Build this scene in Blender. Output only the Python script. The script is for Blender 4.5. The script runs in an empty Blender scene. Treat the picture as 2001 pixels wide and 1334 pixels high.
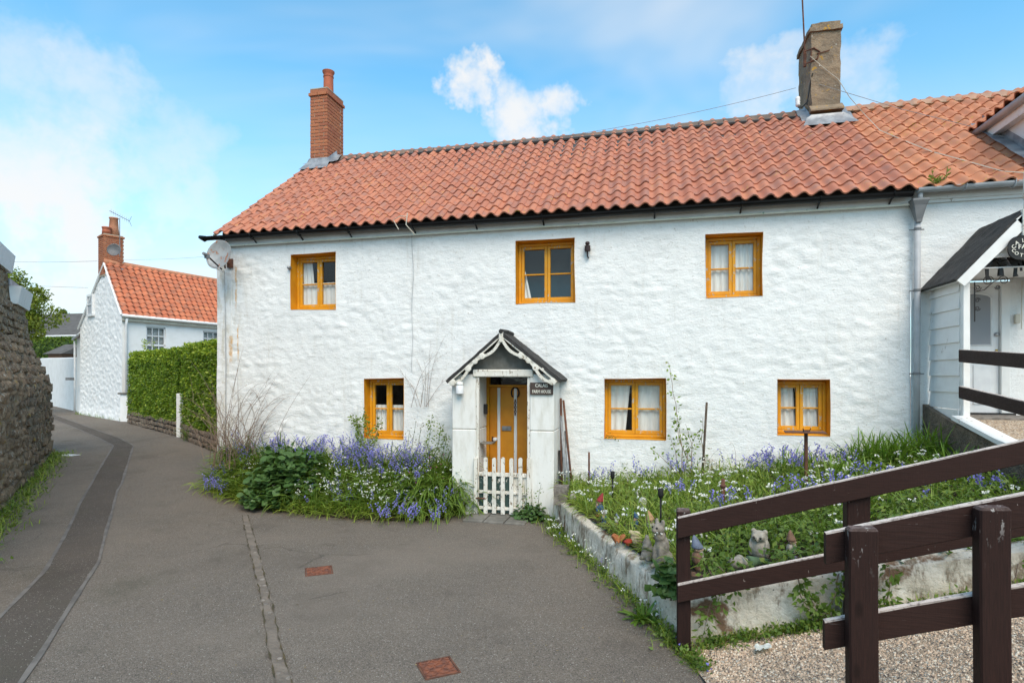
import bpy, bmesh, math, random
import numpy as np
from mathutils import Matrix, Vector
R = math.radians
random.seed(7); RNG = np.random.default_rng(11)
SC = bpy.context.scene
COL = SC.collection

# ------------------------------------------------------------------ camera
F, CX, HZ, A, D, ZC = 1130., 1000.5, 735., R(13.35), 9.0, 2.0
FW = np.array([-math.sin(A), math.cos(A), 0.]); RT = np.array([math.cos(A), math.sin(A), 0.]); UP = np.array([0, 0, 1.])
CAM = np.array([0, -D, ZC])
cd = bpy.data.cameras.new('camera'); cam = bpy.data.objects.new('camera', cd); COL.objects.link(cam)
cam.location = CAM; cam.rotation_euler = (R(90), 0, A)
cd.sensor_width = 36; cd.lens = F / 2001 * 36; cd.shift_y = (HZ - 667) / 2001; cd.shift_x = 0
cd.clip_start = 0.05; cd.clip_end = 3000
SC.camera = cam
SC.cycles.max_bounces = 5; SC.cycles.diffuse_bounces = 3; SC.cycles.glossy_bounces = 2; SC.cycles.transmission_bounces = 2; SC.cycles.transparent_max_bounces = 8
SC.cycles.use_adaptive_sampling = True; SC.cycles.adaptive_threshold = .02; SC.cycles.caustics_reflective = False

# ------------------------------------------------------------------ light and exposure
SUN_EL, SUN_AZ = R(50), R(152)      # azimuth: compass-like angle of the sun, from +Y clockwise
SKY_STRENGTH, SUN_STRENGTH, EXPOSURE = 0.14, 3.0, 0.37
SC.view_settings.view_transform = 'Standard'; SC.view_settings.look = 'None'
SC.view_settings.exposure = EXPOSURE; SC.view_settings.gamma = 1; SC.view_settings.use_curve_mapping = False
sl = bpy.data.lights.new('sun', 'SUN'); sl.energy = SUN_STRENGTH; sl.angle = R(42); sl.color = (1, .80, .63)
so = bpy.data.objects.new('sun', sl); COL.objects.link(so)
sd = Vector((math.sin(SUN_AZ) * math.cos(SUN_EL), math.cos(SUN_AZ) * math.cos(SUN_EL), math.sin(SUN_EL)))
so.rotation_euler = sd.to_track_quat('Z', 'Y').to_euler(); so.location = (0, -12, 14)
W = bpy.data.worlds.new('World'); SC.world = W; W.use_nodes = True
W.cycles.sampling_method = 'MANUAL'; W.cycles.sample_map_resolution = 256

def pray(px, py): return FW + RT * ((px - CX) / F) + UP * ((HZ - py) / F)
def onY(px, py, Y=0.):
    r = pray(px, py); return CAM + r * ((Y + D) / r[1])
def onX(px, py, X):
    r = pray(px, py); return CAM + r * (X / r[0])
def onD(px, py, d): return CAM + pray(px, py) * d
def fdist(x, y): return (x - CAM[0]) * FW[0] + (y - CAM[1]) * FW[1]
def gz(x, y):
    d = fdist(x, y); t = d - 10
    return .0125 * (t + np.sqrt(t * t + 1)) - .1 * np.exp(-((d - 8.6) / 2.2) ** 2)
def onG(px, py, h=0.):
    d = 8.
    for i in range(60):
        q = onD(px, py, d); d = .5 * d + .5 * (ZC - gz(q[0], q[1]) - h) * F / (py - HZ)
    return onD(px, py, d)

# ------------------------------------------------------------------ noise
_P = np.random.default_rng(3).permutation(256); _P = np.concatenate([_P, _P, _P])
_G = np.random.default_rng(4).normal(size=(256, 3)); _G /= np.linalg.norm(_G, axis=1)[:, None]
def perlin(x, y, z=0.):
    x, y, z = np.broadcast_arrays(np.asarray(x, float), np.asarray(y, float), np.asarray(z, float))
    xi, yi, zi = np.floor(x).astype(int), np.floor(y).astype(int), np.floor(z).astype(int)
    xf, yf, zf = x - xi, y - yi, z - zi
    f = lambda t: t * t * t * (t * (t * 6 - 15) + 10)
    u, v, w = f(xf), f(yf), f(zf); out = 0
    for i in (0, 1):
        for j in (0, 1):
            for k in (0, 1):
                h = _P[_P[_P[(xi + i) & 255] + ((yi + j) & 255)] + ((zi + k) & 255)]
                g = _G[h]
                out = out + (g[..., 0] * (xf - i) + g[..., 1] * (yf - j) + g[..., 2] * (zf - k)) * \
                    (u if i else 1 - u) * (v if j else 1 - v) * (w if k else 1 - w)
    return out * 1.5
def fbm(x, y, z=0., o=4):
    s = 0; a = 1.; q = 1.
    for i in range(o):
        s = s + a * perlin(x * q + 7.3 * i, y * q + 3.1 * i, z * q + i); a *= .5; q *= 2.03
    return s
def sstep(a, b, x):
    t = np.clip((x - a) / (b - a), 0, 1); return t * t * (3 - 2 * t)

def cell_relief(u, v, sx, sy, seed=1, soft=.28):
    "height of jittered rubble cells"
    U, V = u / sx, v / sy; iu, iv = np.floor(U).astype(int), np.floor(V).astype(int); d1 = np.full(U.shape, 9.); d2 = d1.copy(); hid = np.zeros(U.shape)
    def hsh(i, j, k): return (_P[(_P[(i + seed * 17) & 255] + j + k * 71) & 255]) / 255.
    for a in (-1, 0, 1):
        for b in (-1, 0, 1):
            i, j = iu + a, iv + b; x = i + .15 + .7 * hsh(i, j, 0); y = j + .15 + .7 * hsh(i, j, 1); d = np.hypot((U - x), (V - y)); h = hsh(i, j, 2)
            new = d < d1; d2 = np.where(new, d1, np.minimum(d2, d)); hid = np.where(new, h, hid); d1 = np.where(new, d, d1)
    return sstep(.02, soft, d2 - d1) * (.5 + .7 * hid)
# ------------------------------------------------------------------ node materials
class NT:
    def __init__(s, tree): s.t = tree
    def n(s, typ, ins=None, **kw):
        nd = s.t.nodes.new(typ)
        for k, v in kw.items(): setattr(nd, k, v)
        for k, v in (ins or {}).items(): s.put(nd, k, v)
        return nd
    def put(s, nd, k, v):
        sock = nd.inputs[k]
        if isinstance(v, bpy.types.NodeSocket): s.t.links.new(v, sock)
        elif isinstance(v, bpy.types.Node): s.t.links.new(v.outputs[0], sock)
        else:
            if isinstance(v, (tuple, list)) and len(v) == 3 and sock.type == 'RGBA': v = (*v, 1)
            sock.default_value = v
    def math(s, op, a, b=0., clamp=False):
        return s.n('ShaderNodeMath', {0: a, 1: b}, operation=op, use_clamp=clamp).outputs[0]
    def mix(s, f, a, b, blend='MIX'):
        m = s.n('ShaderNodeMix', data_type='RGBA', blend_type=blend)
        s.put(m, 0, f); s.put(m, 6, a); s.put(m, 7, b); return m.outputs[2]
    def ramp(s, f, a, b, lo=0., hi=1.):
        m = s.n('ShaderNodeMapRange', {0: f, 1: a, 2: b, 3: lo, 4: hi}, interpolation_type='SMOOTHSTEP'); return m.outputs[0]
    def pos(s): return s.n('ShaderNodeNewGeometry').outputs['Position']
    def obj(s): return s.n('ShaderNodeTexCoord').outputs['Object']
    def scale(s, v, sc, loc=(0, 0, 0)):
        return s.n('ShaderNodeMapping', {0: v, 1: loc, 3: sc if isinstance(sc, tuple) else (sc,) * 3}).outputs[0]
    def noise(s, v, sc, det=4., rough=.55, dist=0.):
        return s.n('ShaderNodeTexNoise', {'Vector': v, 'Scale': sc, 'Detail': det, 'Roughness': rough, 'Distortion': dist}).outputs[0]
    def voro(s, v, sc, feat='F1', out=0, rnd=1.):
        return s.n('ShaderNodeTexVoronoi', {'Vector': v, 'Scale': sc, 'Randomness': rnd}, feature=feat).outputs[out]
MATS = {}
def material(name):
    m = bpy.data.materials.new(name); m.use_nodes = True; m.node_tree.nodes.clear()
    nt = NT(m.node_tree); MATS[name] = m; return m, nt
def finish(m, nt, col, rough=.8, bump=None, bstr=.3, bdist=.01, **kw):
    p = nt.n('ShaderNodeBsdfPrincipled'); nt.put(p, 'Base Color', col); nt.put(p, 'Roughness', rough)
    nt.put(p, 'Specular IOR Level', kw.pop('spec', .35))
    for k, v in kw.items(): nt.put(p, k.replace('_', ' '), v)
    if bump is not None:
        b = nt.n('ShaderNodeBump', {'Strength': bstr, 'Distance': bdist, 'Height': bump}); nt.put(p, 'Normal', b)
    o = nt.n('ShaderNodeOutputMaterial'); nt.t.links.new(p.outputs[0], o.inputs[0]); return m
def simple(name, c1, c2=None, sc=6., rough=.7, bstr=.25, bsc=40., bdist=.004, space='pos', lo=.35, hi=.65, **kw):
    m, nt = material(name); c2 = c2 or tuple(x * .75 for x in c1)
    v = nt.pos() if space == 'pos' else nt.obj()
    col = nt.mix(nt.ramp(nt.noise(v, sc, 5), lo, hi), c1, c2)
    return finish(m, nt, col, rough, nt.noise(v, bsc, 4), bstr, bdist, **kw)

def setup_materials():
    # --- white limewashed stone wall
    for nm, base, grime in (('white_render', (.80, .81, .80), .8), ('far_white', (.80, .80, .79), .25)):
        m, nt = material(nm); v = nt.pos()
        n1 = nt.noise(v, 2.2, 6, .6); n2 = nt.noise(v, 34, 5, .65); n3 = nt.noise(nt.scale(v, (1, 1, 2.2)), 7, 6, .62)
        col = nt.mix(nt.ramp(n1, .35, .7), base, tuple(x * .93 for x in base))
        spk = nt.math('MULTIPLY', nt.ramp(n2, .56, .68), nt.ramp(n3, .50, .62, 0, .75))
        col = nt.mix(nt.math('MULTIPLY', spk, grime), col, (.30, .25, .19))
        fine = nt.math('MULTIPLY', nt.ramp(nt.noise(v, 80, 3, .6), .60, .70), nt.ramp(nt.noise(v, 3.1, 4, .6), .46, .62))
        col = nt.mix(nt.math('MULTIPLY', fine, grime * .7), col, (.30, .26, .20))
        crk = nt.voro(nt.n('ShaderNodeMix', {0: .22, 4: v, 5: nt.n('ShaderNodeTexNoise', {'Vector': v, 'Scale': 5.}).outputs[1]}, data_type='VECTOR').outputs[1], 3.2, 'DISTANCE_TO_EDGE')
        ck = nt.math('MULTIPLY', nt.ramp(crk, .012, .002), nt.ramp(nt.noise(v, 1.6, 3), .56, .68))
        col = nt.mix(nt.math('MULTIPLY', ck, grime * .55), col, (.42, .40, .36))
        if nm == 'white_render':       # rust and algae runs under the dish and brackets
            s = nt.n('ShaderNodeSeparateXYZ', {0: v})
            for x0, z0, z1, w in ((-7.26, 3.15, 4.0, .028), (-7.36, 2.15, 2.75, .05), (-7.22, 2.2, 2.95, .022)):
                wob = nt.math('MULTIPLY', nt.math('SUBTRACT', nt.noise(v, 4, 3), .5), .09)
                dx = nt.math('ABSOLUTE', nt.math('SUBTRACT', nt.math('ADD', s.outputs[0], wob), x0))
                k = nt.math('MULTIPLY', nt.ramp(dx, w, w * .2), nt.math('MULTIPLY', nt.ramp(s.outputs[2], z0, z0 + .25), nt.ramp(s.outputs[2], z1, z1 - .05)))
                k = nt.math('MULTIPLY', k, nt.ramp(nt.noise(v, 16, 4), .3, .6, .15, .8))
                col = nt.mix(k, col, (.62, .33, .08))
            al = nt.math('MULTIPLY', nt.ramp(s.outputs[0], -6.9, -7.6), nt.ramp(nt.noise(nt.scale(v, (3, 3, 1)), 3, 5, .65), .46, .62))
            col = nt.mix(nt.math('MULTIPLY', al, .6), col, (.50, .46, .36))
        run = nt.math('MULTIPLY', nt.ramp(nt.noise(nt.scale(v, (7, 7, .55)), 2.2, 5, .65), .50, .72), nt.ramp(nt.noise(v, 1.1, 4, .6), .44, .66))
        col = nt.mix(nt.math('MULTIPLY', run, grime * .45), col, (.52, .49, .42))
        blot = nt.math('MULTIPLY', nt.ramp(nt.noise(v, 11, 6, .72), .55, .66), nt.ramp(nt.noise(v, 1.9, 4, .6), .50, .66))
        col = nt.mix(nt.math('MULTIPLY', blot, grime * .5), col, (.50, .47, .42))
        h = nt.math('ADD', nt.math('MULTIPLY', n3, .8), nt.math('MULTIPLY', n2, .45))
        finish(m, nt, col, .85, h, .55 if grime > .5 else .4, .03, spec=.2)
    m, nt = material('stucco'); v = nt.pos()
    finish(m, nt, nt.mix(nt.ramp(nt.noise(v, 3, 4), .4, .7), (.80, .80, .79), (.74, .74, .72)), .85, nt.noise(v, 120, 3), .2, .004, spec=.2)
    # --- painted wood
    def paint(nm, base, dark, under, amt, sc=1.):
        m, nt = material(nm); v = nt.pos()
        nA = nt.noise(nt.scale(v, (1, 1, .55)), 26 * sc, 6, .68); nB = nt.noise(v, 3.4 * sc, 4)
        col = nt.mix(nt.ramp(nt.noise(v, 5, 4), .35, .7), base, dark)
        pl = nt.math('MULTIPLY', nt.ramp(nA, .57, .61), nt.ramp(nB, amt, amt + .12))
        col = nt.mix(pl, col, under)
        h = nt.math('SUBTRACT', nt.math('MULTIPLY', nt.noise(v, 60, 3), .2), pl)
        return finish(m, nt, col, .5, h, .45, .004, spec=.4)
    paint('orange_paint', (.70, .325, .012), (.62, .27, .010), (.46, .42, .36), .40)
    paint('orange_reveal', (.68, .31, .012), (.58, .24, .010), (.55, .42, .25), .60)
    paint('door_paint', (.64, .26, .012), (.56, .21, .010), (.40, .25, .12), .62)
    paint('white_peel', (.76, .74, .68), (.64, .61, .53), (.27, .21, .15), .35)
    paint('white_wood', (.80, .80, .78), (.74, .74, .72), (.35, .30, .24), .56)
    paint('green_peel', (.045, .085, .075), (.03, .06, .055), (.74, .72, .66), .34, .8)
    paint('cream_peel', (.80, .80, .72), (.70, .72, .60), (.15, .32, .22), .60)
    # --- stained fence timber: worn pale on upper faces and arrises
    m, nt = material('brown_timber'); v = nt.pos()
    g = nt.n('ShaderNodeSeparateXYZ', {0: nt.n('ShaderNodeNewGeometry').outputs['True Normal']}).outputs[2]
    gr = nt.noise(nt.scale(v, (2.2, 9, 60)), 3.5, 5, .6); gp = nt.noise(nt.scale(v, (60, 60, 2.2)), 3.5, 5, .6)
    col = nt.mix(nt.ramp(gr, .3, .7), (.036, .0175, .0145), (.024, .012, .010))
    scr = nt.math('MULTIPLY', nt.ramp(nt.noise(nt.scale(v, (1.2, 5, 70)), 4, 4, .7), .665, .71), nt.ramp(nt.noise(v, 6, 3), .5, .62))
    col = nt.mix(nt.math('MULTIPLY', scr, .6), col, (.42, .36, .33))
    worn = nt.math('MULTIPLY', nt.ramp(g, .55, .85), nt.ramp(nt.noise(v, 38, 5, .65), .32, .52, .35, 1.))
    col = nt.mix(worn, col, (.62, .55, .50))
    fl = nt.math('MULTIPLY', nt.ramp(nt.noise(nt.scale(v, (1, 1, .4)), 30, 5, .7), .655, .685), nt.ramp(nt.noise(v, 4.5, 3), .5, .6))
    col = nt.mix(fl, col, (.30, .26, .24))
    finish(m, nt, col, nt.ramp(gr, .3, .7, .5, .68), nt.math('ADD', gr, gp), .35, .004, spec=.16)
    m, nt = material('brown_post'); v = nt.pos()
    gr = nt.noise(nt.scale(v, (60, 60, 2.4)), 3.5, 5, .6)
    col = nt.mix(nt.ramp(gr, .3, .7), (.032, .015, .0125), (.020, .0105, .009))
    g = nt.n('ShaderNodeSeparateXYZ', {0: nt.n('ShaderNodeNewGeometry').outputs['True Normal']}).outputs[2]
    col = nt.mix(nt.math('MULTIPLY', nt.ramp(g, .2, .9), nt.ramp(nt.noise(v, 30, 5, .65), .4, .6, .3, .8)), col, (.17, .125, .115))
    fl = nt.math('MULTIPLY', nt.ramp(nt.noise(nt.scale(v, (1, 1, .35)), 30, 5, .7), .68, .71), nt.ramp(nt.noise(v, 4.1, 3), .52, .60))
    col = nt.mix(fl, col, (.17, .095, .07))
    pt = nt.n('ShaderNodeNewGeometry').outputs['Pointiness']
    wear = nt.math('MULTIPLY', nt.ramp(pt, .56, .63), nt.ramp(nt.noise(nt.scale(v, (1, 1, .3)), 34, 4, .7), .60, .64))
    col = nt.mix(wear, col, (.62, .60, .58))
    kn = nt.voro(nt.scale(v, (5, 5, 2.2)), 1., 'F1')
    col = nt.mix(nt.ramp(kn, .13, .05, 0, .8), col, (.012, .006, .005))
    finish(m, nt, col, .6, gr, .4, .004, spec=.16)
    # --- clay pantiles
    def tiles(nm, a, b, c, lich, rnd_attr):
        m, nt = material(nm); v = nt.pos()
        if rnd_attr: rnd = nt.n('ShaderNodeAttribute', attribute_name='tint').outputs['Fac']
        else: rnd = nt.n('ShaderNodeObjectInfo').outputs['Random']
        col = nt.mix(nt.ramp(rnd, .0, 1.), a, b)
        off = nt.n('ShaderNodeCombineXYZ', {0: nt.math('MULTIPLY', rnd, 37.)}).outputs[0]
        vv = nt.n('ShaderNodeVectorMath', {0: v, 1: off}, operation='ADD').outputs[0]
        col = nt.mix(nt.math('MULTIPLY', nt.ramp(nt.noise(vv, 4.2, 4, .55), .44, .66), .62), col, c)
        col = nt.mix(nt.math('MULTIPLY', nt.ramp(nt.noise(vv, 45, 4, .7), .55, .72), .35), col, tuple(x * .6 for x in c))
        lk = nt.math('MULTIPLY', nt.ramp(nt.noise(v, 24, 4, .65), .60, .66), nt.ramp(nt.noise(v, 1.9, 4, .6), lich, lich + .1))
        col = nt.mix(lk, col, (.50, .34, .05))
        return finish(m, nt, col, .72, nt.noise(v, 130, 4, .6), .25, .004, spec=.3)
    for sfx, fl in (('', False), ('_field', True)):
        tiles('tile_main' + sfx, (.48, .190, .112), (.40, .152, .095), (.29, .160, .132), .53, fl)
        tiles('tile_cottage' + sfx, (.55, .23, .12), (.47, .185, .10), (.38, .19, .125), .50, fl)
        tiles('tile_far' + sfx, (.54, .18, .09), (.46, .14, .07), (.26, .13, .09), .60, fl)
    simple('ridge_clay', (.20, .135, .10), (.11, .09, .078), 5, .8); simple('ridge_pale', (.42, .25, .17), (.30, .19, .14), 5, .8)
    simple('ridge_grey', (.075, .073, .07), (.05, .05, .05), 8, .6)
    simple('lead', (.33, .35, .37), (.20, .21, .23), 6, .5, .3, 20, .01, Metallic=.3)
    simple('felt', (.028, .027, .027), (.05, .048, .046), 9, .85, .7, 60, .01)
    # brick
    m, nt = material('brick_red'); v = nt.pos(); rnd = nt.n('ShaderNodeObjectInfo').outputs['Random']
    col = nt.mix(rnd, (.42, .155, .075), (.30, .10, .058)); col = nt.mix(nt.math('MULTIPLY', nt.ramp(nt.noise(v, 28, 5, .7), .45, .7), .5), col, (.33, .17, .08))
    finish(m, nt, col, .85, nt.noise(v, 90, 4), .4, .006)
    simple('mortar', (.44, .38, .29), (.36, .31, .24), 10, .9, .4, 90)
    simple('terracotta', (.42, .125, .065), (.33, .10, .055), 5, .75)
    simple('terracotta_pale', (.50, .23, .13), (.38, .17, .10), 5, .75)
    m, nt = material('lichen_render'); v = nt.pos()
    col = nt.mix(nt.ramp(nt.noise(v, 3.2, 6, .65), .35, .65), (.30, .22, .145), (.20, .155, .11))
    col = nt.mix(nt.ramp(nt.noise(v, 9, 5, .6), .60, .66), col, (.45, .26, .05))
    col = nt.mix(nt.ramp(nt.noise(v, 22, 4, .6), .66, .70), col, (.55, .54, .50))
    finish(m, nt, col, .9, nt.noise(v, 14, 6, .65), .8, .04)
    # plastics, metals
    simple('gutter_black', (.005, .005, .006), (.007, .007, .008), 5, .3, .05, spec=.25)
    simple('grey_plastic', (.42, .44, .46), (.34, .36, .38), 4, .5, .1)
    simple('grey_hopper', (.20, .205, .21), (.16, .165, .17), 6, .55)
    simple('white_plastic', (.78, .79, .79), (.70, .71, .72), 5, .45, .1)
    simple('black_metal', (.015, .015, .016), (.03, .026, .024), 30, .5)
    simple('rust', (.15, .065, .038), (.09, .042, .03), 14, .85, .5, 60)
    simple('iron_cover', (.24, .085, .045), (.13, .055, .038), 22, .75, .5, 60)
    simple('galvanised', (.30, .32, .34), (.20, .21, .22), 12, .5, .2, Metallic=.4)
    simple('brass', (.45, .30, .08), (.30, .20, .06), 20, .35, .1, Metallic=.8)
    simple('steel', (.45, .45, .46), (.30, .30, .31), 20, .35, .1, Metallic=.8)
    m, nt = material('dish_metal'); v = nt.obj()
    col = nt.mix(nt.ramp(nt.noise(v, 5, 3), .4, .6), (.34, .35, .35), (.26, .27, .27))
    col = nt.mix(nt.ramp(nt.noise(nt.scale(v, (1, 1, .6)), 11, 5, .65), .56, .64), col, (.30, .115, .045))
    finish(m, nt, col, .5)
    simple('dish_dark', (.14, .14, .145), (.10, .10, .105), 5, .5)
    # glass and rooms
    m, nt = material('glass')
    fr = nt.n('ShaderNodeLayerWeight', {'Blend': .5}); f2 = nt.math('ADD', nt.math('MULTIPLY', nt.math('POWER', fr.outputs[1], 4.), .9), .05, True)
    bm = nt.n('ShaderNodeBump', {'Strength': .08, 'Distance': .02, 'Height': nt.noise(nt.pos(), 5, 2)})
    g = nt.n('ShaderNodeBsdfGlossy', {'Roughness': .03}); nt.t.links.new(bm.outputs[0], g.inputs['Normal'])
    mx = nt.n('ShaderNodeMixShader', {0: f2, 1: nt.n('ShaderNodeBsdfTransparent', {0: (.9, .92, .92)}).outputs[0], 2: g.outputs[0]})
    o = nt.n('ShaderNodeOutputMaterial'); nt.t.links.new(mx.outputs[0], o.inputs[0])
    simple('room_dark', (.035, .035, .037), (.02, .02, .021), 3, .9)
    simple('reflection_grey', (.42, .44, .46), (.30, .32, .34), 1.5, .9)  # lightened grey stands in for the reflection in the panes over the porch
    m, nt = material('curtain'); v = nt.pos()
    finish(m, nt, nt.mix(nt.ramp(nt.noise(nt.scale(v, (8, 8, 1)), 6, 3), .3, .7), (.90, .91, .89), (.80, .82, .80)), .9, spec=.1)
    m, nt = material('net_lace'); v = nt.pos()
    vo = nt.voro(nt.scale(v, (1, 1, 1)), 75, 'F1', 0, .0)
    finish(m, nt, nt.mix(nt.ramp(vo, .25, .5), (.50, .51, .53), (.30, .31, .33)), .9, spec=.1)
    simple('blind', (.72, .72, .72), (.62, .62, .62), 4, .6)
    # ground
    def asphalt(nm, a, b, lite, warm):
        m, nt = material(nm); v = nt.pos()
        vo = nt.n('ShaderNodeTexVoronoi', {'Vector': v, 'Scale': 150.}); n1 = nt.noise(v, .7, 5, .6); n2 = nt.noise(v, 4, 5, .6)
        cell = nt.n('ShaderNodeSeparateColor', {0: vo.outputs['Color']})
        col = nt.mix(nt.ramp(n1, .3, .7), a, b)
        col = nt.mix(nt.ramp(n2, .4, .75, 0, .5), col, warm)
        col = nt.mix(nt.ramp(cell.outputs[0], .35, 1., 0, .42), col, lite)
        col = nt.mix(nt.ramp(cell.outputs[1], .975, .99), col, (.40, .38, .34))
        col = nt.mix(nt.ramp(cell.outputs[2], .8, .95, 0, .55), col, (.035, .033, .030))
        moss = nt.math('MULTIPLY', nt.ramp(nt.noise(v, .55, 5, .65), .55, .72), .5)
        col = nt.mix(moss, col, (.085, .080, .055))
        st = nt.math('MULTIPLY', nt.ramp(nt.noise(nt.scale(v, (1, .8, 1)), .9, 6, .68), .52, .66), .45); col = nt.mix(st, col, tuple(x * .62 for x in a))
        wr = nt.math('MULTIPLY', nt.ramp(nt.noise(nt.scale(v, (.7, .9, 1), (5, 2, 0)), .45, 4, .6), .5, .68), .4); col = nt.mix(wr, col, tuple(x * 1.45 for x in a))
        spill = nt.math('MULTIPLY', nt.ramp(nt.noise(v, 5.5, 3, .5), .73, .8), .25); col = nt.mix(spill, col, tuple(x * .45 for x in a))
        dvec = nt.n('ShaderNodeMix', {0: .25, 4: v, 5: nt.n('ShaderNodeTexNoise', {'Vector': v, 'Scale': 1.6, 'Detail': 3.}).outputs[1]}, data_type='VECTOR').outputs[1]
        ck = nt.math('MULTIPLY', nt.ramp(nt.voro(dvec, .9, 'DISTANCE_TO_EDGE'), .010, .003), nt.ramp(nt.noise(v, .8, 2), .56, .64)); col = nt.mix(nt.math('MULTIPLY', ck, .3), col, (.03, .027, .022))
        h = nt.math('ADD', nt.math('MULTIPLY', vo.outputs[0], -1.2), nt.math('MULTIPLY', nt.noise(v, 30, 4), .7))
        return finish(m, nt, col, .85, h, .7, .012, spec=.3)
    asphalt('asphalt', (.168, .142, .116), (.138, .118, .098), (.37, .325, .275), (.172, .142, .110))
    asphalt('asphalt_patch', (.104, .086, .071), (.088, .073, .061), (.155, .130, .110), (.110, .088, .071))
    simple('tar_seam', (.165, .150, .134), (.10, .090, .080), 5, .7, .4, 50)
    simple('joint_concrete', (.19, .16, .13), (.135, .115, .095), 7, .9, .8, 40, .02); simple('joint_moss', (.05, .045, .025), (.09, .07, .035), 14, .95, .8, 60, .01)
    m, nt = material('gravel'); v = nt.pos(); vo = nt.n('ShaderNodeTexVoronoi', {'Vector': v, 'Scale': 90.})
    c = nt.n('ShaderNodeSeparateColor', {0: vo.outputs['Color']})
    col = nt.mix(c.outputs[0], (.52, .39, .27), (.34, .25, .175)); col = nt.mix(nt.ramp(c.outputs[1], .8, .9), col, (.14, .11, .09)); col = nt.mix(nt.ramp(c.outputs[2], .8, .95), col, (.66, .60, .50))
    finish(m, nt, col, .85, nt.math('MULTIPLY', vo.outputs[0], -1), 1., .01)
    m, nt = material('pebble'); v = nt.pos(); vo = nt.n('ShaderNodeTexVoronoi', {'Vector': v, 'Scale': 75.}); c = nt.n('ShaderNodeSeparateColor', {0: vo.outputs['Color']})
    col = nt.mix(c.outputs[0], (.66, .49, .35), (.46, .33, .23)); col = nt.mix(nt.ramp(c.outputs[1], .82, .9), col, (.13, .10, .085)); col = nt.mix(nt.ramp(c.outputs[2], .75, .9), col, (.78, .68, .54))
    finish(m, nt, col, .8)
    simple('soil', (.055, .040, .028), (.035, .026, .018), 12, .95, .8, 40, .03)
    simple('litter', (.30, .22, .13), (.20, .14, .08), 20, .9)
    # stone
    m, nt = material('rubble'); v = nt.pos(); vo = nt.n('ShaderNodeTexVoronoi', {'Vector': v, 'Scale': 5.5}); c = nt.n('ShaderNodeSeparateColor', {0: vo.outputs['Color']})
    col = nt.mix(c.outputs[0], (.33, .22, .14), (.44, .30, .19))
    col = nt.mix(nt.ramp(nt.noise(v, 9, 6, .7), .45, .68), col, (.15, .105, .074))
    col = nt.mix(nt.ramp(nt.noise(nt.scale(v, (1, 1, .6)), 15, 5, .68), .58, .65), col, (.52, .47, .39))
    col = nt.mix(nt.ramp(nt.noise(v, 6, 5, .6), .62, .69), col, (.44, .29, .09))
    finish(m, nt, col, .95, nt.noise(v, 16, 6, .7), .9, .05, spec=.15)
    m, nt = material('wall_stone'); v = nt.pos(); rnd = nt.n('ShaderNodeObjectInfo').outputs['Random']
    col = nt.mix(rnd, (.21, .165, .125), (.13, .10, .08)); col = nt.mix(nt.ramp(nt.noise(v, 14, 5, .65), .5, .68), col, (.30, .26, .20)); col = nt.mix(nt.ramp(nt.noise(v, 5, 5, .65), .55, .7), col, (.08, .065, .055))
    finish(m, nt, col, .95, nt.noise(v, 24, 5, .65), .8, .03, spec=.15)
    m, nt = material('rubble_stone'); v = nt.pos(); rnd = nt.n('ShaderNodeObjectInfo').outputs['Random']
    col = nt.mix(rnd, (.40, .275, .175), (.25, .175, .12)); col = nt.mix(nt.ramp(nt.noise(v, 11, 5, .7), .46, .70), col, (.14, .10, .072))
    col = nt.mix(nt.ramp(nt.noise(v, 15, 5, .65), .60, .66), col, (.54, .49, .41)); col = nt.mix(nt.ramp(nt.noise(v, 6, 5, .6), .63, .70), col, (.44, .29, .09))
    finish(m, nt, col, .95, nt.noise(v, 20, 6, .7), .9, .05, spec=.15)
    simple('joint_dark', (.095, .08, .066), (.06, .05, .043), 8, .95, .8, 30, .03)
    m, nt = material('old_whitewash'); v = nt.pos()
    col = nt.mix(nt.ramp(nt.noise(v, 5, 6, .65), .3, .62), (.82, .77, .68), (.62, .56, .46))
    col = nt.mix(nt.ramp(nt.noise(nt.scale(v, (1, 1, .4)), 7, 6, .72), .47, .62), col, (.25, .20, .145))
    col = nt.mix(nt.ramp(nt.noise(v, 2.3, 5, .6), .57, .63), col, (.20, .125, .08))
    col = nt.mix(nt.ramp(nt.noise(v, 34, 4, .65), .66, .70), col, (.12, .105, .085))
    finish(m, nt, col, .92, nt.noise(v, 18, 6, .65), .8, .03, spec=.15)
    simple('rough_concrete', (.21, .165, .12), (.13, .105, .08), 7, .95, 1., 35, .04)
    simple('block_concrete', (.26, .23, .20), (.14, .125, .11), 12, .95, .9, 50, .02)
    m, nt = material('pillar_white'); v = nt.pos()
    col = nt.mix(nt.ramp(nt.noise(nt.scale(v, (2, 2, .5)), 6, 5, .6), .4, .75), (.76, .76, .73), (.64, .63, .58))
    col = nt.mix(nt.math('MULTIPLY', nt.ramp(nt.noise(v, 40, 4, .6), .66, .72), nt.ramp(nt.noise(v, 3, 3), .45, .6)), col, (.42, .38, .32))
    finish(m, nt, col, .75, nt.noise(v, 22, 4), .25, .01)
    simple('slab', (.20, .19, .17), (.13, .125, .11), 7, .9, .5, 50, .01)
    simple('slate_far', (.115, .11, .105), (.085, .08, .075), 3, .9, .5, 20)
    simple('gable_grey', (.17, .17, .155), (.11, .11, .10), 6, .9)
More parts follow.
